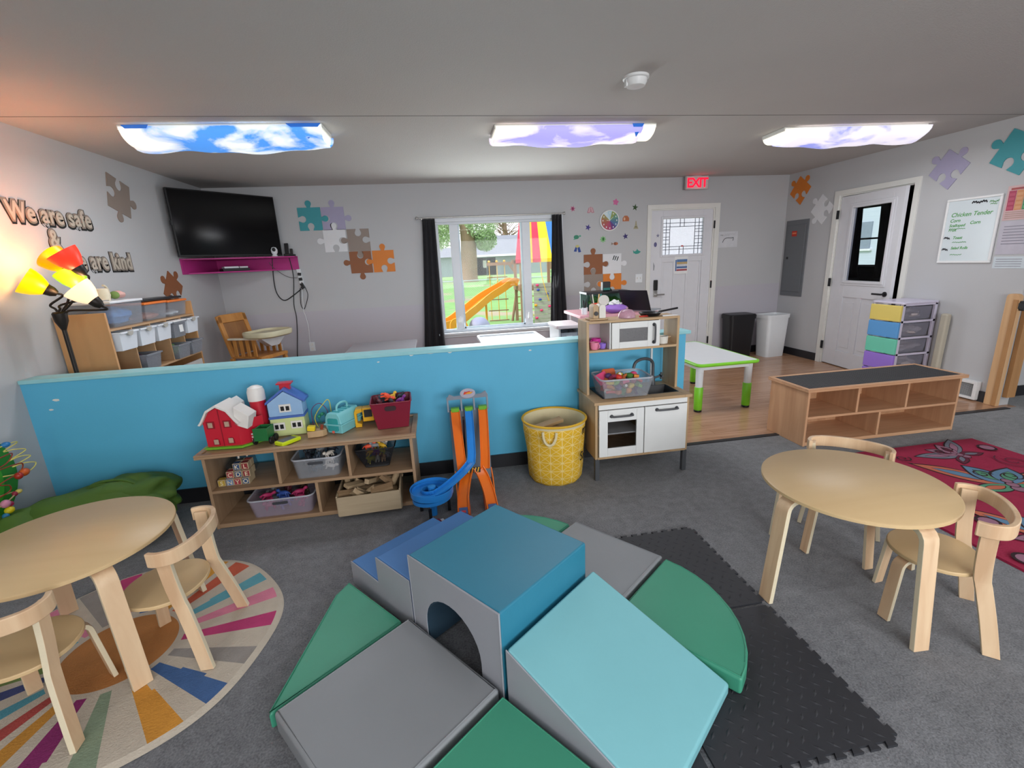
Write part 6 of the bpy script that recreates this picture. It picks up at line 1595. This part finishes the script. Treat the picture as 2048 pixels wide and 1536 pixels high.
m_pine = wood('gate_pine', '#c79c70', '#d8b186', 2, .5, .6)
pp = thing('gate_post', 'pine plank with a rounded top fixed to the end of the right wall', 'wooden post', (XR, 3.272, 0))
obj('plank', MB().prism([(-.048, .001), (.048, .001)]+arc(.018, .968, .03, 0, 90, 5)+arc(-.018, .968, .03, 90, 180, 5), -.040, -.001, 'yz'), m_pine, pp, bevel=.002)
obj('strip', MB().box(-.046, -.040, -.044, -.012, .004, .95), wood('gate_pine_dark', '#a87a4c', '#b98a5a', 2, .5, .6), pp)
obj('latch', MB().cbox((-.02, -.062, .9), (.04, .03, .05)).cyl((-.02, -.05, .93), (-.02, -.08, .93), .012).cyl((-.02, -.05, .87), (-.02, -.08, .87), .012), m_black, pp, bevel=.003)
p2 = thing('gate_post', 'darker pine plank fixed on the narrow end face of the right wall', 'wooden post', (5.0, 3.238, 0))
obj('plank', MB().prism([(-.045, .08), (.045, .08)]+arc(.015, .968, .03, 0, 90, 5)+arc(-.015, .968, .03, 90, 180, 5), -.038, -.001, 'xz'), MC['gate_pine_dark'], p2, bevel=.002)

# whiteboard
wbd = thing('whiteboard', 'small white-framed whiteboard with green handwriting on the right wall', 'whiteboard', (XR, 3.752, 1.548), rot=(0, 0, R(-90)))
W2_, H2_ = .228, .292
obj('board', MB().box(-W2_+.015, W2_-.015, -.008, -.001, -H2_+.015, H2_-.015), pm('board_white', '#cfd8dc', .2, var=.02), wbd)
obj('frame', MB().box(-W2_, W2_, -.016, -.001, H2_-.02, H2_).box(-W2_, W2_, -.016, -.001, -H2_, -H2_+.02).box(-W2_, -W2_+.02, -.016, -.001, -H2_+.02, H2_-.02).box(W2_-.02, W2_, -.016, -.001, -H2_+.02, H2_-.02), m_white, wbd, bevel=.004)
m_gm, m_bm = pm('green_marker', '#4f9a4c', .5), pm('black_marker', '#2a2a30', .5)
for s_t, x, z, sz in [('Chicken Tender', -.175, .13, .052), ('Corn', -.175, .082, .042), ('Scalloped', -.175, .04, .036), ('Corn', .0, .055, .04), ('Fruit', -.175, .0, .036), ('Toast', -.125, -.072, .036), ('Salad Rolls', -.125, -.165, .034)]:
    text_obj('writing', s_t, sz, m_gm, wbd, (x, -.0085, z), (PI/2, 0, 0), .0003, .0008, 'LEFT', .25)
def squig(x0, x1, z, a, n, m, r=.0022, nm='scribble'):
    b = MB(); b.tube(smoothpath([(x0+(x1-x0)*i/n, -.009, z+a*(1 if i % 2 else -1)*(.6+.4*math.sin(i*2.3))) for i in range(n+1)], 3), r, 5); return obj(nm, b, m, wbd)
squig(-.01, .11, .243, .012, 12, m_bm, .0045); squig(.13, .2, .235, .012, 9, m_gm, .002); squig(.14, .19, .215, .006, 7, m_gm, .002)
squig(-.2, -.15, -.06, .012, 6, m_bm, .004); squig(-.2, -.15, -.165, .012, 6, m_bm, .004); squig(-.12, .0, -.102, .005, 12, m_gm); squig(-.12, -.02, -.215, .005, 9, m_gm); squig(-.17, -.03, .022, .004, 14, m_gm)
squig(-.215, -.213, -.262, .006, 2, m_bm, .004, 'clip')

# posters beside it
ps_ = thing('poster', 'colour-blocked chart poster in red, orange and green at the right edge', 'poster', (XR, 3.38, 1.75), rot=(0, 0, R(-90)))
obj('sheet', MB().box(-.125, .125, -.003, -.001, -.14, .14), pm('poster_pink', '#c9a8a8', .5), ps_)
for i, c_1 in enumerate(['#a83a58', '#c98a5c', '#3f8a5a', '#5a78a8']):
    obj('column', MB().box(-.11+i*.056, -.058+i*.056, -.0042, -.003, -.06, .1), pm('chart_'+c_1.strip('#'), c_1, .5), ps_)
    for j in range(4): obj('cell', MB().box(-.104+i*.056, -.064+i*.056, -.0048, -.0042, -.05+j*.036, -.028+j*.036), pm('chart_cell_%d' % i, ['#b85068', '#d09a70', '#5f9f70', '#7890b8'][i], .5), ps_)
obj('heading', MB().box(-.1, .11, -.0042, -.003, .105, .122), pm('chart_head', '#a04a4a', .5), ps_)
for j in range(4): obj('text_line', MB().box(-.11, .1, -.0042, -.003, -.125+j*.016, -.12+j*.016), pm('chart_line', '#a08878', .5), ps_)
ps_ = thing('poster', 'pale lilac printed notice below the colour chart at the right edge', 'notice', (XR, 3.375, 1.465), rot=(0, 0, R(-90)))
obj('sheet', MB().box(-.13, .13, -.003, -.001, -.138, .138), pm('notice_lilac', '#b9b4bf', .5), ps_)
for j in range(7): obj('text_line', MB().box(-.1, .1-.02*(j % 3), -.0042, -.003, .09-j*.024, .097-j*.024), pm('notice_line', '#8b8894', .5), ps_)
ps_ = thing('poster', 'small white printed card at the bottom of the right edge notices', 'notice', (XR, 3.385, 1.258), rot=(0, 0, R(-90)))
obj('sheet', MB().box(-.12, .12, -.003, -.001, -.05, .05), pm('card_white', '#c4ccd2', .4), ps_)
for j in range(4): obj('text_line', MB().box(-.1, .09, -.0042, -.003, .025-j*.02, .03-j*.02), pm('notice_line', '#8b8894', .5), ps_)

# ================================================================ WALL CLOCK, STICKERS, DRAWINGS
ck = thing('wall_clock', 'round colour-segmented wall clock right of the window', 'clock', (2.335, YB, 1.93))
b = MB(); seg = [('#8a9a52', 60), ('#5f8f78', 30), ('#4f7a8a', 0), ('#4a6a98', -30), ('#5a2f7a', -60), ('#a83a68', -90), ('#b0485a', -120), ('#a8524a', -150), ('#a86a4a', 180), ('#9c8a50', 150), ('#c9dbe0', 120), ('#b4d2dc', 90)]
for i, (c_1, a) in enumerate(seg): b.m = i; b.prism([(0, 0)]+[(.118*math.cos(R(a+t)), .118*math.sin(R(a+t))) for t in (-15, -7.5, 0, 7.5, 15)], -.022, -.016, 'xz')
obj('dial', b, [pm('dial_'+c.strip('#'), c, .4) for c, a in seg], ck, smooth=0)
b = MB(); b.tube([(.124*math.cos(2*PI*i/48), -.014, .124*math.sin(2*PI*i/48)) for i in range(48)], .01, 8, closed=True); obj('rim', b, m_white, ck)
obj('case', MB().prism(arc(0, 0, .12, 0, 352, 45), -.016, -.001, 'xz'), m_white, ck)
obj('hands', MB().cbox((.02, -.0235, .02), (.07, .0015, .004), (0, R(-40), 0)).cbox((-.02, -.0235, .0), (.05, .0015, .005), (0, R(10), 0)), m_white, ck)
for a in range(0, 360, 30): obj('numeral_dot', MB().cbox((.095*math.cos(R(a)), -.0235, .095*math.sin(R(a))), (.012, .0015, .018)), m_white, ck)


def star(r0, r1, n=5, ro=90): return [((r0 if i % 2 == 0 else r1)*math.cos(R(ro+180*i/n)), (r0 if i % 2 == 0 else r1)*math.sin(R(ro+180*i/n))) for i in range(2*n)]
def decal(x, z, parts, label, y=YB, rot=0, name='wall_sticker'):
    t = thing(name, label, 'wall sticker', (x, y, z), 0, 'small stickers around the clock', rot=(0, R(rot), 0))
    for i, (nm, pts, c_1) in enumerate(parts): obj(nm, MB().prism(pts, -.002-.0012*i, -.0005, 'xz'), pm('stk_'+c_1.strip('#'), c_1, .5, var=.1, vs=40), t, smooth=0)
def ell(cx, cy, a, b_, n=14): return [(cx+a*math.cos(2*PI*i/n), cy+b_*math.sin(2*PI*i/n)) for i in range(n)]
decal(2.422, 2.156, [('star', star(.045, .028, 5, 80), '#cf6a9a')], 'pink star sticker above the clock')
decal(2.691, 2.083, [('star', star(.045, .018, 5, 80), '#2d4a1c')], 'dark green star sticker above and right of the clock')
decal(2.044, 1.855, [('star', star(.042, .018, 5, 70), '#3f3380')], 'violet star sticker left of the clock')
decal(2.563, 1.724, [('star', star(.042, .018, 5, 100), '#332766')], 'deep violet star sticker below and right of the clock')
decal(1.84, 2.092, [('coral', star(.04, .02, 6, 10), '#b96a8a'), ('spot', ell(0, .0, .014, .018), '#8a2f58')], 'pink spotted starfish sticker nearest the top of the curtain')
decal(2.081, 2.065, [('shell', [(-.05, -.03), (-.02, -.035), (0, -.02), (.02, -.035), (.05, -.03), (.03, .03), (0, .045), (-.03, .03)], '#b98a94'), ('stripe', [(-.03, -.02), (-.02, -.02), (-.005, .035), (-.012, .035)], '#d8c0c0'), ('rib', [(.03, -.02), (.02, -.02), (.005, .035), (.012, .035)], '#d8c0c0')], 'pink and white shell sticker left above the clock')
decal(1.894, 1.74, [('body', ell(-.01, 0, .036, .026), '#2f7f62'), ('head', ell(.04, .012, .014, .011), '#4a9a80'), ('fin', [(-.03, -.01), (-.055, -.03), (-.02, -.03)], '#4a9a80')], 'green turtle sticker right of the curtain')
decal(1.896, 1.595, [('fin', [(-.05, -.035), (-.012, -.04), (.0, .02), (-.02, .03)], '#1f3f8a'), ('fin', [(.05, -.045), (.014, -.05), (.0, .02), (.03, .02)], '#1f3f8a'), ('strap', ell(0, .028, .026, .018), '#b8b070')], 'blue and yellow flippers sticker above the brown puzzle piece')
decal(2.25, 1.698, [('body', star(.046, .028, 8, 0), '#7fb878'), ('centre', ell(0.003, .003, .014, .022), '#2f6a2c')], 'light green spiky fish sticker below the clock')
decal(2.565, 1.944, [('shell', [(-.045, -.03), (.045, -.03), (.045, .01), (.02, .04), (-.02, .04), (-.045, .01)], '#b0643c'), ('highlight', ell(-.02, .0, .012, .02), '#d8b090')], 'orange shell sticker right of the clock')
decal(2.708, 1.864, [('body', [(-.035, -.05), (.035, -.05), (.012, .0), (.006, .05), (-.006, .05), (-.012, .0)], '#a0997a'), ('stripe', [(-.02, -.03), (.02, -.03), (.012, -.02), (-.012, -.02)], '#6a6650')], 'tan cone shell sticker beside the door trim')
decal(2.416, 1.636, [('body', ell(.012, 0, .032, .02), '#a8603c'), ('tail', [(-.02, 0), (-.05, .018), (-.05, -.018)], '#8a7a70'), ('stripe', [(-.004, -.02), (.004, -.02), (.004, .02), (-.004, .02)], '#4a3a34')], 'orange striped fish sticker below the clock')
decal(2.731, 1.517, [('body', [(-.05, -.008), (-.02, -.028), (.02, -.024), (.055, 0), (.015, .02), (0, .04), (-.01, .018), (-.03, .008)], '#2f8f82'), ('tail', [(-.03, 0), (-.058, .024), (-.05, -.02)], '#2f8f82')], 'teal shark sticker left of the exit door')
def dsticker(x, z, pts, c, lb): 
    t = thing('door_sticker', lb, 'door sticker', (x, YB+.012, z)); obj('sticker', MB().prism(pts, -.001, -.0002, 'xz'), pm('stk_'+c.strip('#'), c, .5), t, smooth=0)
dsticker(2.998, 1.60, ell(0, 0, .022, .032), '#5f5c86', 'violet shell sticker on the exit door left of its glass')
dsticker(3.03, 1.715, star(.028, .012), '#7f7f98', 'faint grey sticker at the upper left of the exit door')
dsticker(2.985, 1.32, [(-.008, -.06), (.006, -.06), (.012, 0), (-.01, .05)], '#8f9298', 'faint seahorse sticker above the door lock')
dp = thing('door_poster', 'small printed poster with blue and red stripes on the exit door', 'poster', (3.385, YB+.012, 1.305))
obj('sheet', MB().box(-.1, .1, -.003, -.001, -.11, .135), m_white, dp)
for i, (z0, z1, c_1) in enumerate([(.05, .085, '#5a7aa8'), (.02, .05, '#b8a070'), (-.035, -.01, '#4a6a9a'), (-.07, -.045, '#a8525a'), (-.01, .02, '#c9ccd4')]): obj('stripe', MB().box(-.065, .09, -.004, -.003, z0, z1), pm('ps_'+c_1.strip('#'), c_1, .5, var=.2, vs=30), dp)
obj('stripe', MB().box(-.085, -.068, -.004, -.003, -.07, .08), pm('ps_4a6a9a', '#4a6a9a', .5), dp)
dw_ = thing('drawing', 'white sheet with a thin black ink curve drawing right of the exit door', 'drawing', (4.06, YB, 1.625))
obj('sheet', MB().box(-.145, .145, -.003, -.001, -.105, .105), pm('paper_pale', '#c9c9cd', .5), dw_)
b = MB(); b.tube(smoothpath([(-.08, -.004, -.04), (-.06, -.004, .0), (-.02, -.004, .02), (.05, -.004, .018), (.08, -.004, .022), (.075, -.004, -.02)], 6), .0035, 5); obj('ink_line', b, m_black, dw_)
for (x0, x1, z) in [(-.1, .02, .055), (-.05, .1, .07), (-.12, -.08, .06)]: b = MB(); b.tube(smoothpath([(x0+(x1-x0)*i/8, -.004, z+.005*(-1)**i) for i in range(9)], 3), .001, 5); obj('pencil_note', b, pm('pencil', '#8a8a90', .5), dw_)
ph = thing('photo_sticker', 'small black and white striped picture on the white puzzle piece by the exit door', 'picture', (2.43, YB-.0068, 1.447), rot=(0, R(14), 0))
obj('sheet', MB().box(-.045, .045, -.001, 0, -.035, .035), m_wp, ph)
for x in (-.035, -.008, .022): obj('stripe', MB().prism([(x-.008, -.03), (x+.004, -.03), (x+.012, .03), (x-.002, .03)], -.002, -.001, 'xz'), m_black, ph)

# ================================================================ OUTDOORS, SEEN THROUGH THE BACK WINDOW
def gz(y): return -.28 if y < 14 else (-.28+.0125*(y-14) if y < 36 else -.005)
def grassmat():
    m = pm('lawn', '#7fa860', .95, var=.25, vs=3, bump=.6, bs=40, coord='Object')
    n = m.node_tree.nodes; L = m.node_tree.links; b = n['Principled BSDF']
    t = n.new('ShaderNodeTexCoord'); nz = n.new('ShaderNodeTexNoise'); nz.inputs['Scale'].default_value = .35; nz.inputs['Detail'].default_value = 4; L.new(t.outputs['Object'], nz.inputs['Vector'])
    r = n.new('ShaderNodeValToRGB'); r.color_ramp.elements[0].position = .56; r.color_ramp.elements[1].position = .64; L.new(nz.outputs['Fac'], r.inputs[0])
    mx = n.new('ShaderNodeMix'); mx.data_type = 'RGBA'; mx.inputs['B'].default_value = lin('#a99a80'); src = b.inputs['Base Color'].links[0].from_socket
    L.new(r.outputs[0], mx.inputs['Factor']); L.new(src, mx.inputs['A']); L.new(mx.outputs['Result'], b.inputs['Base Color']); return m
b = MB(); ys = [6.3, 14, 36, 120]
vs = [(x, y, gz(y)) for y in ys for x in (-60, 90)]; b.add(vs, [(0, 1, 3, 2), (2, 3, 5, 4), (4, 5, 7, 6)])
struct('ground', b, grassmat(), smooth=0, flip=False)
m_cedar = wood('cedar', '#8a6a52', '#a3826a', 2, .6, .8)
m_cedarh = wood('cedar_beam', '#8a6a52', '#a3826a', 0, .6, .8)
m_rope = pm('yellow_rope', '#dcae3c', .6)
m_slide = pm('slide_orange', '#e89a1c', .35, var=.05)
g0_ = -.28
# playset: tower, roof, climbing wall, beam
py = thing('playset', 'wooden garden playset tower with a striped canopy and climbing wall outside the window', 'playset', (2.85, 14, g0_))
def PS(n_, x0, x1, y0, y1, z0, z1, m=m_cedar, par=None): return obj(n_, MB().box(x0-2.85, x1-2.85, y0-14, y1-14, z0-g0_, z1-g0_), m, par or py)
for x in (2.40, 3.42):
    for y in (13.05, 14.0): PS('post', x-.04, x+.04, y-.04, y+.04, g0_, 1.5)
PS('platform', 2.34, 3.5, 12.98, 14.06, .66, .8, m_cedarh); PS('roof_beam', 2.3, 3.55, 13.96, 14.06, 1.42, 1.52, m_cedarh); PS('roof_beam', 2.3, 3.55, 12.98, 13.08, 1.42, 1.52, m_cedarh)
for i, (a0, a1, c_1) in enumerate([(2.24, 2.62, '#c8324c'), (2.62, 2.72, '#d9a832'), (2.72, 2.95, '#c8324c'), (2.95, 3.28, '#e6c01e'), (3.28, 3.62, '#3f78b8')]):
    b = MB(); X_ = lambda a: a-2.85
    k0, k1 = (a0-2.24)/1.38, (a1-2.24)/1.38
    q0, q1 = 2.48+k0*1.0, 2.48+k1*1.0
    b.prism([(X_(a0), 1.5-g0_), (X_(a1), 1.5-g0_), (X_(q1), 2.55-g0_), (X_(q0), 2.55-g0_)], -.02, .0, 'xz')
    for v in range(len(b.v)):
        x, y, z = b.v[v]; t = (z-(1.5-g0_))/1.05; b.v[v] = (x, y-1.05+.55*t, z)
    obj('canopy_stripe', b, pm('canopy_'+c_1.strip('#'), c_1, .6, var=.03), py)
    b = MB(); b.prism([(X_(a0), 1.42-g0_), (X_(a1), 1.42-g0_), (X_(a1), 1.52-g0_), (X_(a0), 1.52-g0_)], -1.08, -1.06, 'xz'); obj('canopy_skirt', b, MC['canopy_'+c_1.strip('#')], py)
wl = MB()
for i in range(9): wl.box(-.13, .52, -1.08+.0, -1.05, .02+i*.125, .135+i*.125)
w_ = obj('climbing_wall', wl, pm('weathered_plank', '#a39c94', .8, var=.2, vs=6, stretch=(1, 1, 10)), py)
for (x, z, c_1) in [(2.82, .8, '#d8336a'), (2.84, .67, '#3a4c9a'), (2.89, .4, '#3a4c9a'), (2.76, .25, '#e8a01e'), (2.92, .1, '#d8336a'), (2.78, -.11, '#d8336a'), (3.1, .55, '#3a4c9a'), (3.16, .2, '#d8336a')]:
    b = MB(); b.sph((x-2.85, -1.1, z-g0_), (.045, .03, .035), 10, 7); obj('climbing_hold', b, pm('hold_'+c_1.strip('#'), c_1, .5), w_)
b = MB(); b.tube(smoothpath([(.07, -1.12, 1.43-g0_), (.1, -1.14, 1.05-g0_), (.16, -1.14, .79-g0_), (.29, -1.12, .35-g0_)], 5), .012); obj('climbing_rope', b, m_rope, py)
b = MB(); b.tube([(-.42, 0, .66-g0_), (-.6, .0, g0_-g0_)], .04, 6); obj('front_leg', b, m_cedar, py)
for z in (.43, .24, .04, -.15): b = MB(); b.cyl((-.5, 0, z-g0_), (.3, 0, z-g0_), .012, 8); obj('ladder_rung', b, m_rope, py)
rl = thing('rope_ladder', 'rope net ladder with wooden rungs hanging from the playset beam', 'rope ladder', (1.87, 14.12, 0))
b = MB(); b.box(-.3, .82, -.04, .04, 1.38, 1.47); obj('beam', b, m_cedarh, rl)
b = MB(); b.prism([(.35, 1.38), (.42, 1.38), (.58, 1.15), (.51, 1.15)], -.03, .03, 'xz'); obj('brace', b, m_cedar, rl)
for x in (-.23, .0, .23): b = MB(); b.tube([(x, 0, 1.5), (x, 0, -.26)], .012, 6); b.sph((x, 0, 1.5), (.04, .04, .035), 8, 6); obj('rope', b, m_rope, rl)
for z in (1.04, .71, .38, .05, -.25): obj('rung', MB().box(-.31, .3, -.015, .015, z-.015, z+.015), m_cedarh, rl)
# slide
sl_ = thing('slide', 'orange wavy plastic slide coming down from the playset tower', 'slide', (0, 0, 0))
pth = smoothpath([(2.30, 13.5, .84), (2.15, 13.45, .88), (1.80, 13.25, .72), (1.34, 12.8, .54), (.92, 12.2, .33), (.70, 11.8, .24), (.38, 11.3, .10), (.10, 11.0, .06), (-.1, 10.8, .05)], 5)
vs = []; n = len(pth)
for i, p in enumerate(pth):
    d = (pth[min(i+1, n-1)]-pth[max(i-1, 0)]).normalized(); sd = d.cross(Vector((0, 0, 1))).normalized(); u_ = sd.cross(d).normalized()
    for (a, c) in ((-.19, .14), (-.19, -.06), (.19, -.06), (.19, .14), (.16, .14), (.14, .0), (-.14, .0), (-.16, .14)): vs.append(p+sd*a+u_*c)
fs = []
for i in range(n-1):
    for k in range(8): l = (k+1) % 8; fs.append((i*8+k, i*8+l, i*8+8+l, i*8+8+k))
fs += [tuple(range(8))[::-1], tuple((n-1)*8+k for k in range(8))]
b = MB(); b.add(vs, fs); obj('chute', b, m_slide, sl_, smooth=40)
obj('support', MB().cyl((1.34, 12.8, .5), (1.34, 12.8, g0_), .03).cyl((.5, 11.5, .15), (.5, 11.5, g0_), .03), m_slide, sl_)
# small yard toys
o = thing('dome_climber', 'low rounded grey and blue yard tent on the grass below the rope ladder', 'play tent', (1.0, 11.5, g0_)); obj('shell', blob(MB(), (0, 0, .2), (.27, .22, .26), .05, 3, 20, 12, floor=0), pm('dome_grey', '#9a9ab4', .5, var=.15), o); obj('opening', MB().prism([(-.05, 0), (.2, 0), (.16, .2), (.02, .25), (-.04, .15)], -.235, -.2, 'xz'), pm('dome_dark', '#54506c', .6), o)
o = thing('yard_toy', 'flat yellow ride-on toy lying on the grass right of the yard tent', 'yard toy', (1.36, 11.3, g0_)); obj('body', blob(MB(), (0, 0, .12), (.12, .1, .1), .2, 5, 14, 8, floor=0), pm('yard_yellow', '#d8c432', .5), o); obj('wheel', MB().cyl((.1, -.1, .06), (.1, .1, .06), .06), m_black, o)
o = thing('toy_cart', 'pink and yellow toy cart at the foot of the orange slide', 'toy cart', (.40, 10.4, g0_)); obj('body', MB().taper(-.12, .12, -.1, .1, .04, .34, .03), pm('cart_pink', '#dc4f68', .5), o)
b = MB(); b.tube(smoothpath([(-.14, 0, .3), (-.12, 0, .5), (0, 0, .58), (.2, 0, .5), (.28, 0, .2)], 5), .018); obj('hoop', b, m_slide, o)
# chain link fence
fe = thing('chain_link_fence', 'grey chain link fence crossing the lawn behind the playset', 'fence', (0, 22, 0))
m_galv = pm('galvanised', '#b4bcc0', .4, metal=.5)
b = MB(); b.cyl((-8, 0, .73), (14, 0, .70), .022, 8); obj('top_rail', b, m_galv, fe)
for x in range(-8, 15, 3): obj('post', MB().cyl((x+.3, 0, gz(22)), (x+.3, 0, .76), .03, 8), m_galv, fe)
b = MB(); s_ = .11; z0, z1 = gz(22)+.02, .71; H_ = z1-z0
i = 0
while -2+i*s_ < 7:
    x = -2+i*s_
    for sg in (1, -1):
        a = Vector((x, 0, z0)); c = Vector((x+sg*H_, 0, z1)); w2 = .0035
        b.add([(a.x-w2, 0, a.z), (a.x+w2, 0, a.z), (c.x+w2, 0, c.z), (c.x-w2, 0, c.z), (a.x-w2, .004, a.z), (a.x+w2, .004, a.z), (c.x+w2, .004, c.z), (c.x-w2, .004, c.z)], [(0, 1, 2, 3), (7, 6, 5, 4), (0, 3, 7, 4), (1, 5, 6, 2)])
    i += 1
o = obj('mesh_wire', b, m_galv, fe, smooth=0); o['kind'] = 'stuff'
# trees
m_bark = pm('bark', '#8a7460', .95, var=.35, vs=3, stretch=(3, 3, .5), bump=1, bs=8)
def leafball(b, c, r, n, seed, s):
    rg = random.Random(seed)
    for i in range(n):
        v = Vector((rg.gauss(0, 1), rg.gauss(0, 1), rg.gauss(0, 1))); v.normalize(); q = rg.uniform(.35, 1)**.6
        p = Vector((c[0]+v.x*r[0]*q, c[1]+v.y*r[1]*q, c[2]+v.z*r[2]*q)); a = Vector((rg.uniform(-1, 1), rg.uniform(-1, 1), rg.uniform(-1, 1))).normalized()*s; d = a.cross(Vector((rg.uniform(-1, 1), rg.uniform(-1, 1), rg.uniform(-1, 1)))).normalized()*s*.6
        b.add([p-a, p+d, p+a, p-d], [(0, 1, 2, 3)])
def tree(lb, x, y, h, r, cr, leaf, seed, nleaf=2600, s=.16):
    t = thing('tree', lb, 'tree', (x, y, gz(y)))
    b = MB(); b.tube(smoothpath([(0, 0, -.1), (.02*h, 0, h*.35), (0, .0, h*.7), (.05*h, 0, h)], 5), r, 16, rr=[r*(1.25-.75*i/15) if i else r*1.5 for i in range(16)]); obj('trunk', b, m_bark, t, smooth=80)
    rg = random.Random(seed)
    for i in range(7):
        a = rg.uniform(0, 6.28); z = h*rg.uniform(.55, .95); b = MB(); L_ = h*.3
        b.tube(smoothpath([(0, 0, z), (math.cos(a)*L_*.4, math.sin(a)*L_*.4, z+L_*.25), (math.cos(a)*L_, math.sin(a)*L_, z+L_*.7)], 4), r*.3, 6, rr=[r*.35*(1-.1*k) for k in range(9)]); obj('branch', b, m_bark, t)
    if cr:
        b = MB()
        for (cx, cy, cz, rx_, rz_) in cr: leafball(b, (cx, cy, cz), (rx_, rx_, rz_), nleaf//len(cr), seed+int(cx*10), s)
        o = obj('foliage', b, leaf, t, smooth=0, flip=False)
    return t
m_lf = pm('spring_leaves', '#b4c98a', .8, var=.3, vs=2); m_lf2 = pm('soft_leaves', '#a3b890', .8, var=.3, vs=2)
tree('thick-trunked tree standing behind the chain link fence in the middle pane', 2.85, 40, 9, .62, [(1.6, 0, 3.3, 1.0, .9), (-1.8, 0, 4.4, 1.4, 1.6), (1.2, -1, 4.6, 1.4, 1.2), (-3.2, 1, 3.6, 1.3, 1.5), (0, 0, 8, 4, 2.5)], m_lf2, 3, 6500, .11)
tree('light green leafy tree in the left window pane', .2, 44, 8, .22, [(.2, 0, 4.6, 1.5, 2.0), (-1, 0, 3.6, 1.3, 1.2), (1.2, 0, 5.5, 1.4, 1.4)], m_lf, 8, 5200, .12)
tree('bare grey tree rising behind the garage roof', 11.0, 72, 11, .42, None, m_lf, 21)
tree('faint leafy tree behind the garage at the right of the window', 19.5, 78, 10, .4, [(0, 0, 9, 4, 3)], m_lf2, 31, 2500, .2)
b = bpy.data.objects
# bare twig crown
rg = random.Random(9); tw = MB()
for i in range(90):
    a = rg.uniform(0, 6.28); z = rg.uniform(4, 11); L_ = rg.uniform(1.5, 4); x0 = rg.uniform(-1, 1)
    tw.tube([(x0, 0, z), (x0+math.cos(a)*L_*.5, math.sin(a)*L_*.5, z+L_*.4), (x0+math.cos(a)*L_, math.sin(a)*L_, z+L_*.6)], .05, 4)
bt = [o for o in bpy.data.objects if o.get('label', '').startswith('bare grey tree')][0]
obj('twigs', tw, m_bark, bt)
# garage building and neighbour shed
m_sid = pm('grey_siding', '#8f9aa0', .8, var=.06, vs=1, stretch=(1, 1, 30)); m_shin = pm('grey_shingles', '#8a8b92', .9, var=.22, vs=3, stretch=(2, 2, 2), bump=.5, bs=6)
ga = thing('garage', 'grey garage with shingled roof and a dark open door beyond the fence', 'building', (8, 58, gz(58)))
obj('wall', MB().box(-3.3, -3.2+.05, 0, 6, 0, 2.35).box(-.4, 6, 0, .2, 0, 2.35).box(-3.2, -.4, 0, .2, 2.1, 2.35).box(5.8, 6, .2, 6, 0, 2.35).box(-3.3, 6, 5.8, 6, 0, 2.35), m_sid, ga)
obj('roof', MB().prism([(-.6, 2.25), (3, 4.6), (6.6, 2.25), (6.6, 2.4), (3, 4.78), (-.6, 2.4)], -3.9, 6.4, 'yz'), m_shin, ga)
obj('fascia', MB().box(-3.9, 6.4, -.68, -.6, 2.2, 2.42), m_white, ga)
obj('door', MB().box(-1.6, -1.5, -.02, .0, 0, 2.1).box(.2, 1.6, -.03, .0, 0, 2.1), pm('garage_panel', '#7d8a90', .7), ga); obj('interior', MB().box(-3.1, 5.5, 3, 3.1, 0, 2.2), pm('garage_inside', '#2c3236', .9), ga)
obj('stored_item', MB().box(-1.9, -1.4, .9, 1.1, .9, 1.8), m_white, ga)
sh = thing('shed', 'pale shed beside the garage in the left window pane', 'building', (1.0, 60, gz(60)))
obj('wall', MB().box(-1.4, 1.6, 0, 3, 0, 2.4), m_sid, sh); obj('roof', MB().prism([(-.4, 2.35), (1.5, 3.4), (3.4, 2.35), (1.5, 3.55)], -1.7, 1.9, 'yz'), m_shin, sh); obj('door', MB().box(-1.1, -.2, -.03, 0, 0, 2), m_white, sh)
cr_ = thing('parked_car', 'pale parked car at the left beyond the fence', 'car', (-.55, 46, gz(46)))
obj('body', MB().prism([(-1.2, .25), (1.2, .25), (1.25, .7), (.8, .8), (.35, 1.25), (-.7, 1.25), (-1.15, .8)], 0, 1.7, 'xz'), pm('car_silver', '#b9c2cc', .3, metal=.3), cr_, bevel=.05)
obj('windows', MB().prism([(-.6, .85), (.6, .85), (.3, 1.17), (-.55, 1.17)], -.01, .02, 'xz'), m_black, cr_)
for x in (-.75, .8): obj('wheel', MB().cyl((x, -.03, .32), (x, .2, .32), .3, 20), m_black, cr_)

nb = thing('house', 'pale sided neighbouring house seen through the small side room window', 'building', (17, 17, -.28))
obj('wall', MB().box(0, .2, -6, 8, 0, 5), pm('pale_siding', '#c4ccd4', .8, var=.1, vs=1, stretch=(1, 1, 25)), nb); obj('window', MB().box(-.03, 0, -.6, 1.2, 1.6, 2.6), pm('dim_window', '#8a94a0', .3), nb); obj('sill', MB().box(-.08, 0, -.7, 1.3, 1.5, 1.58), m_white, nb)
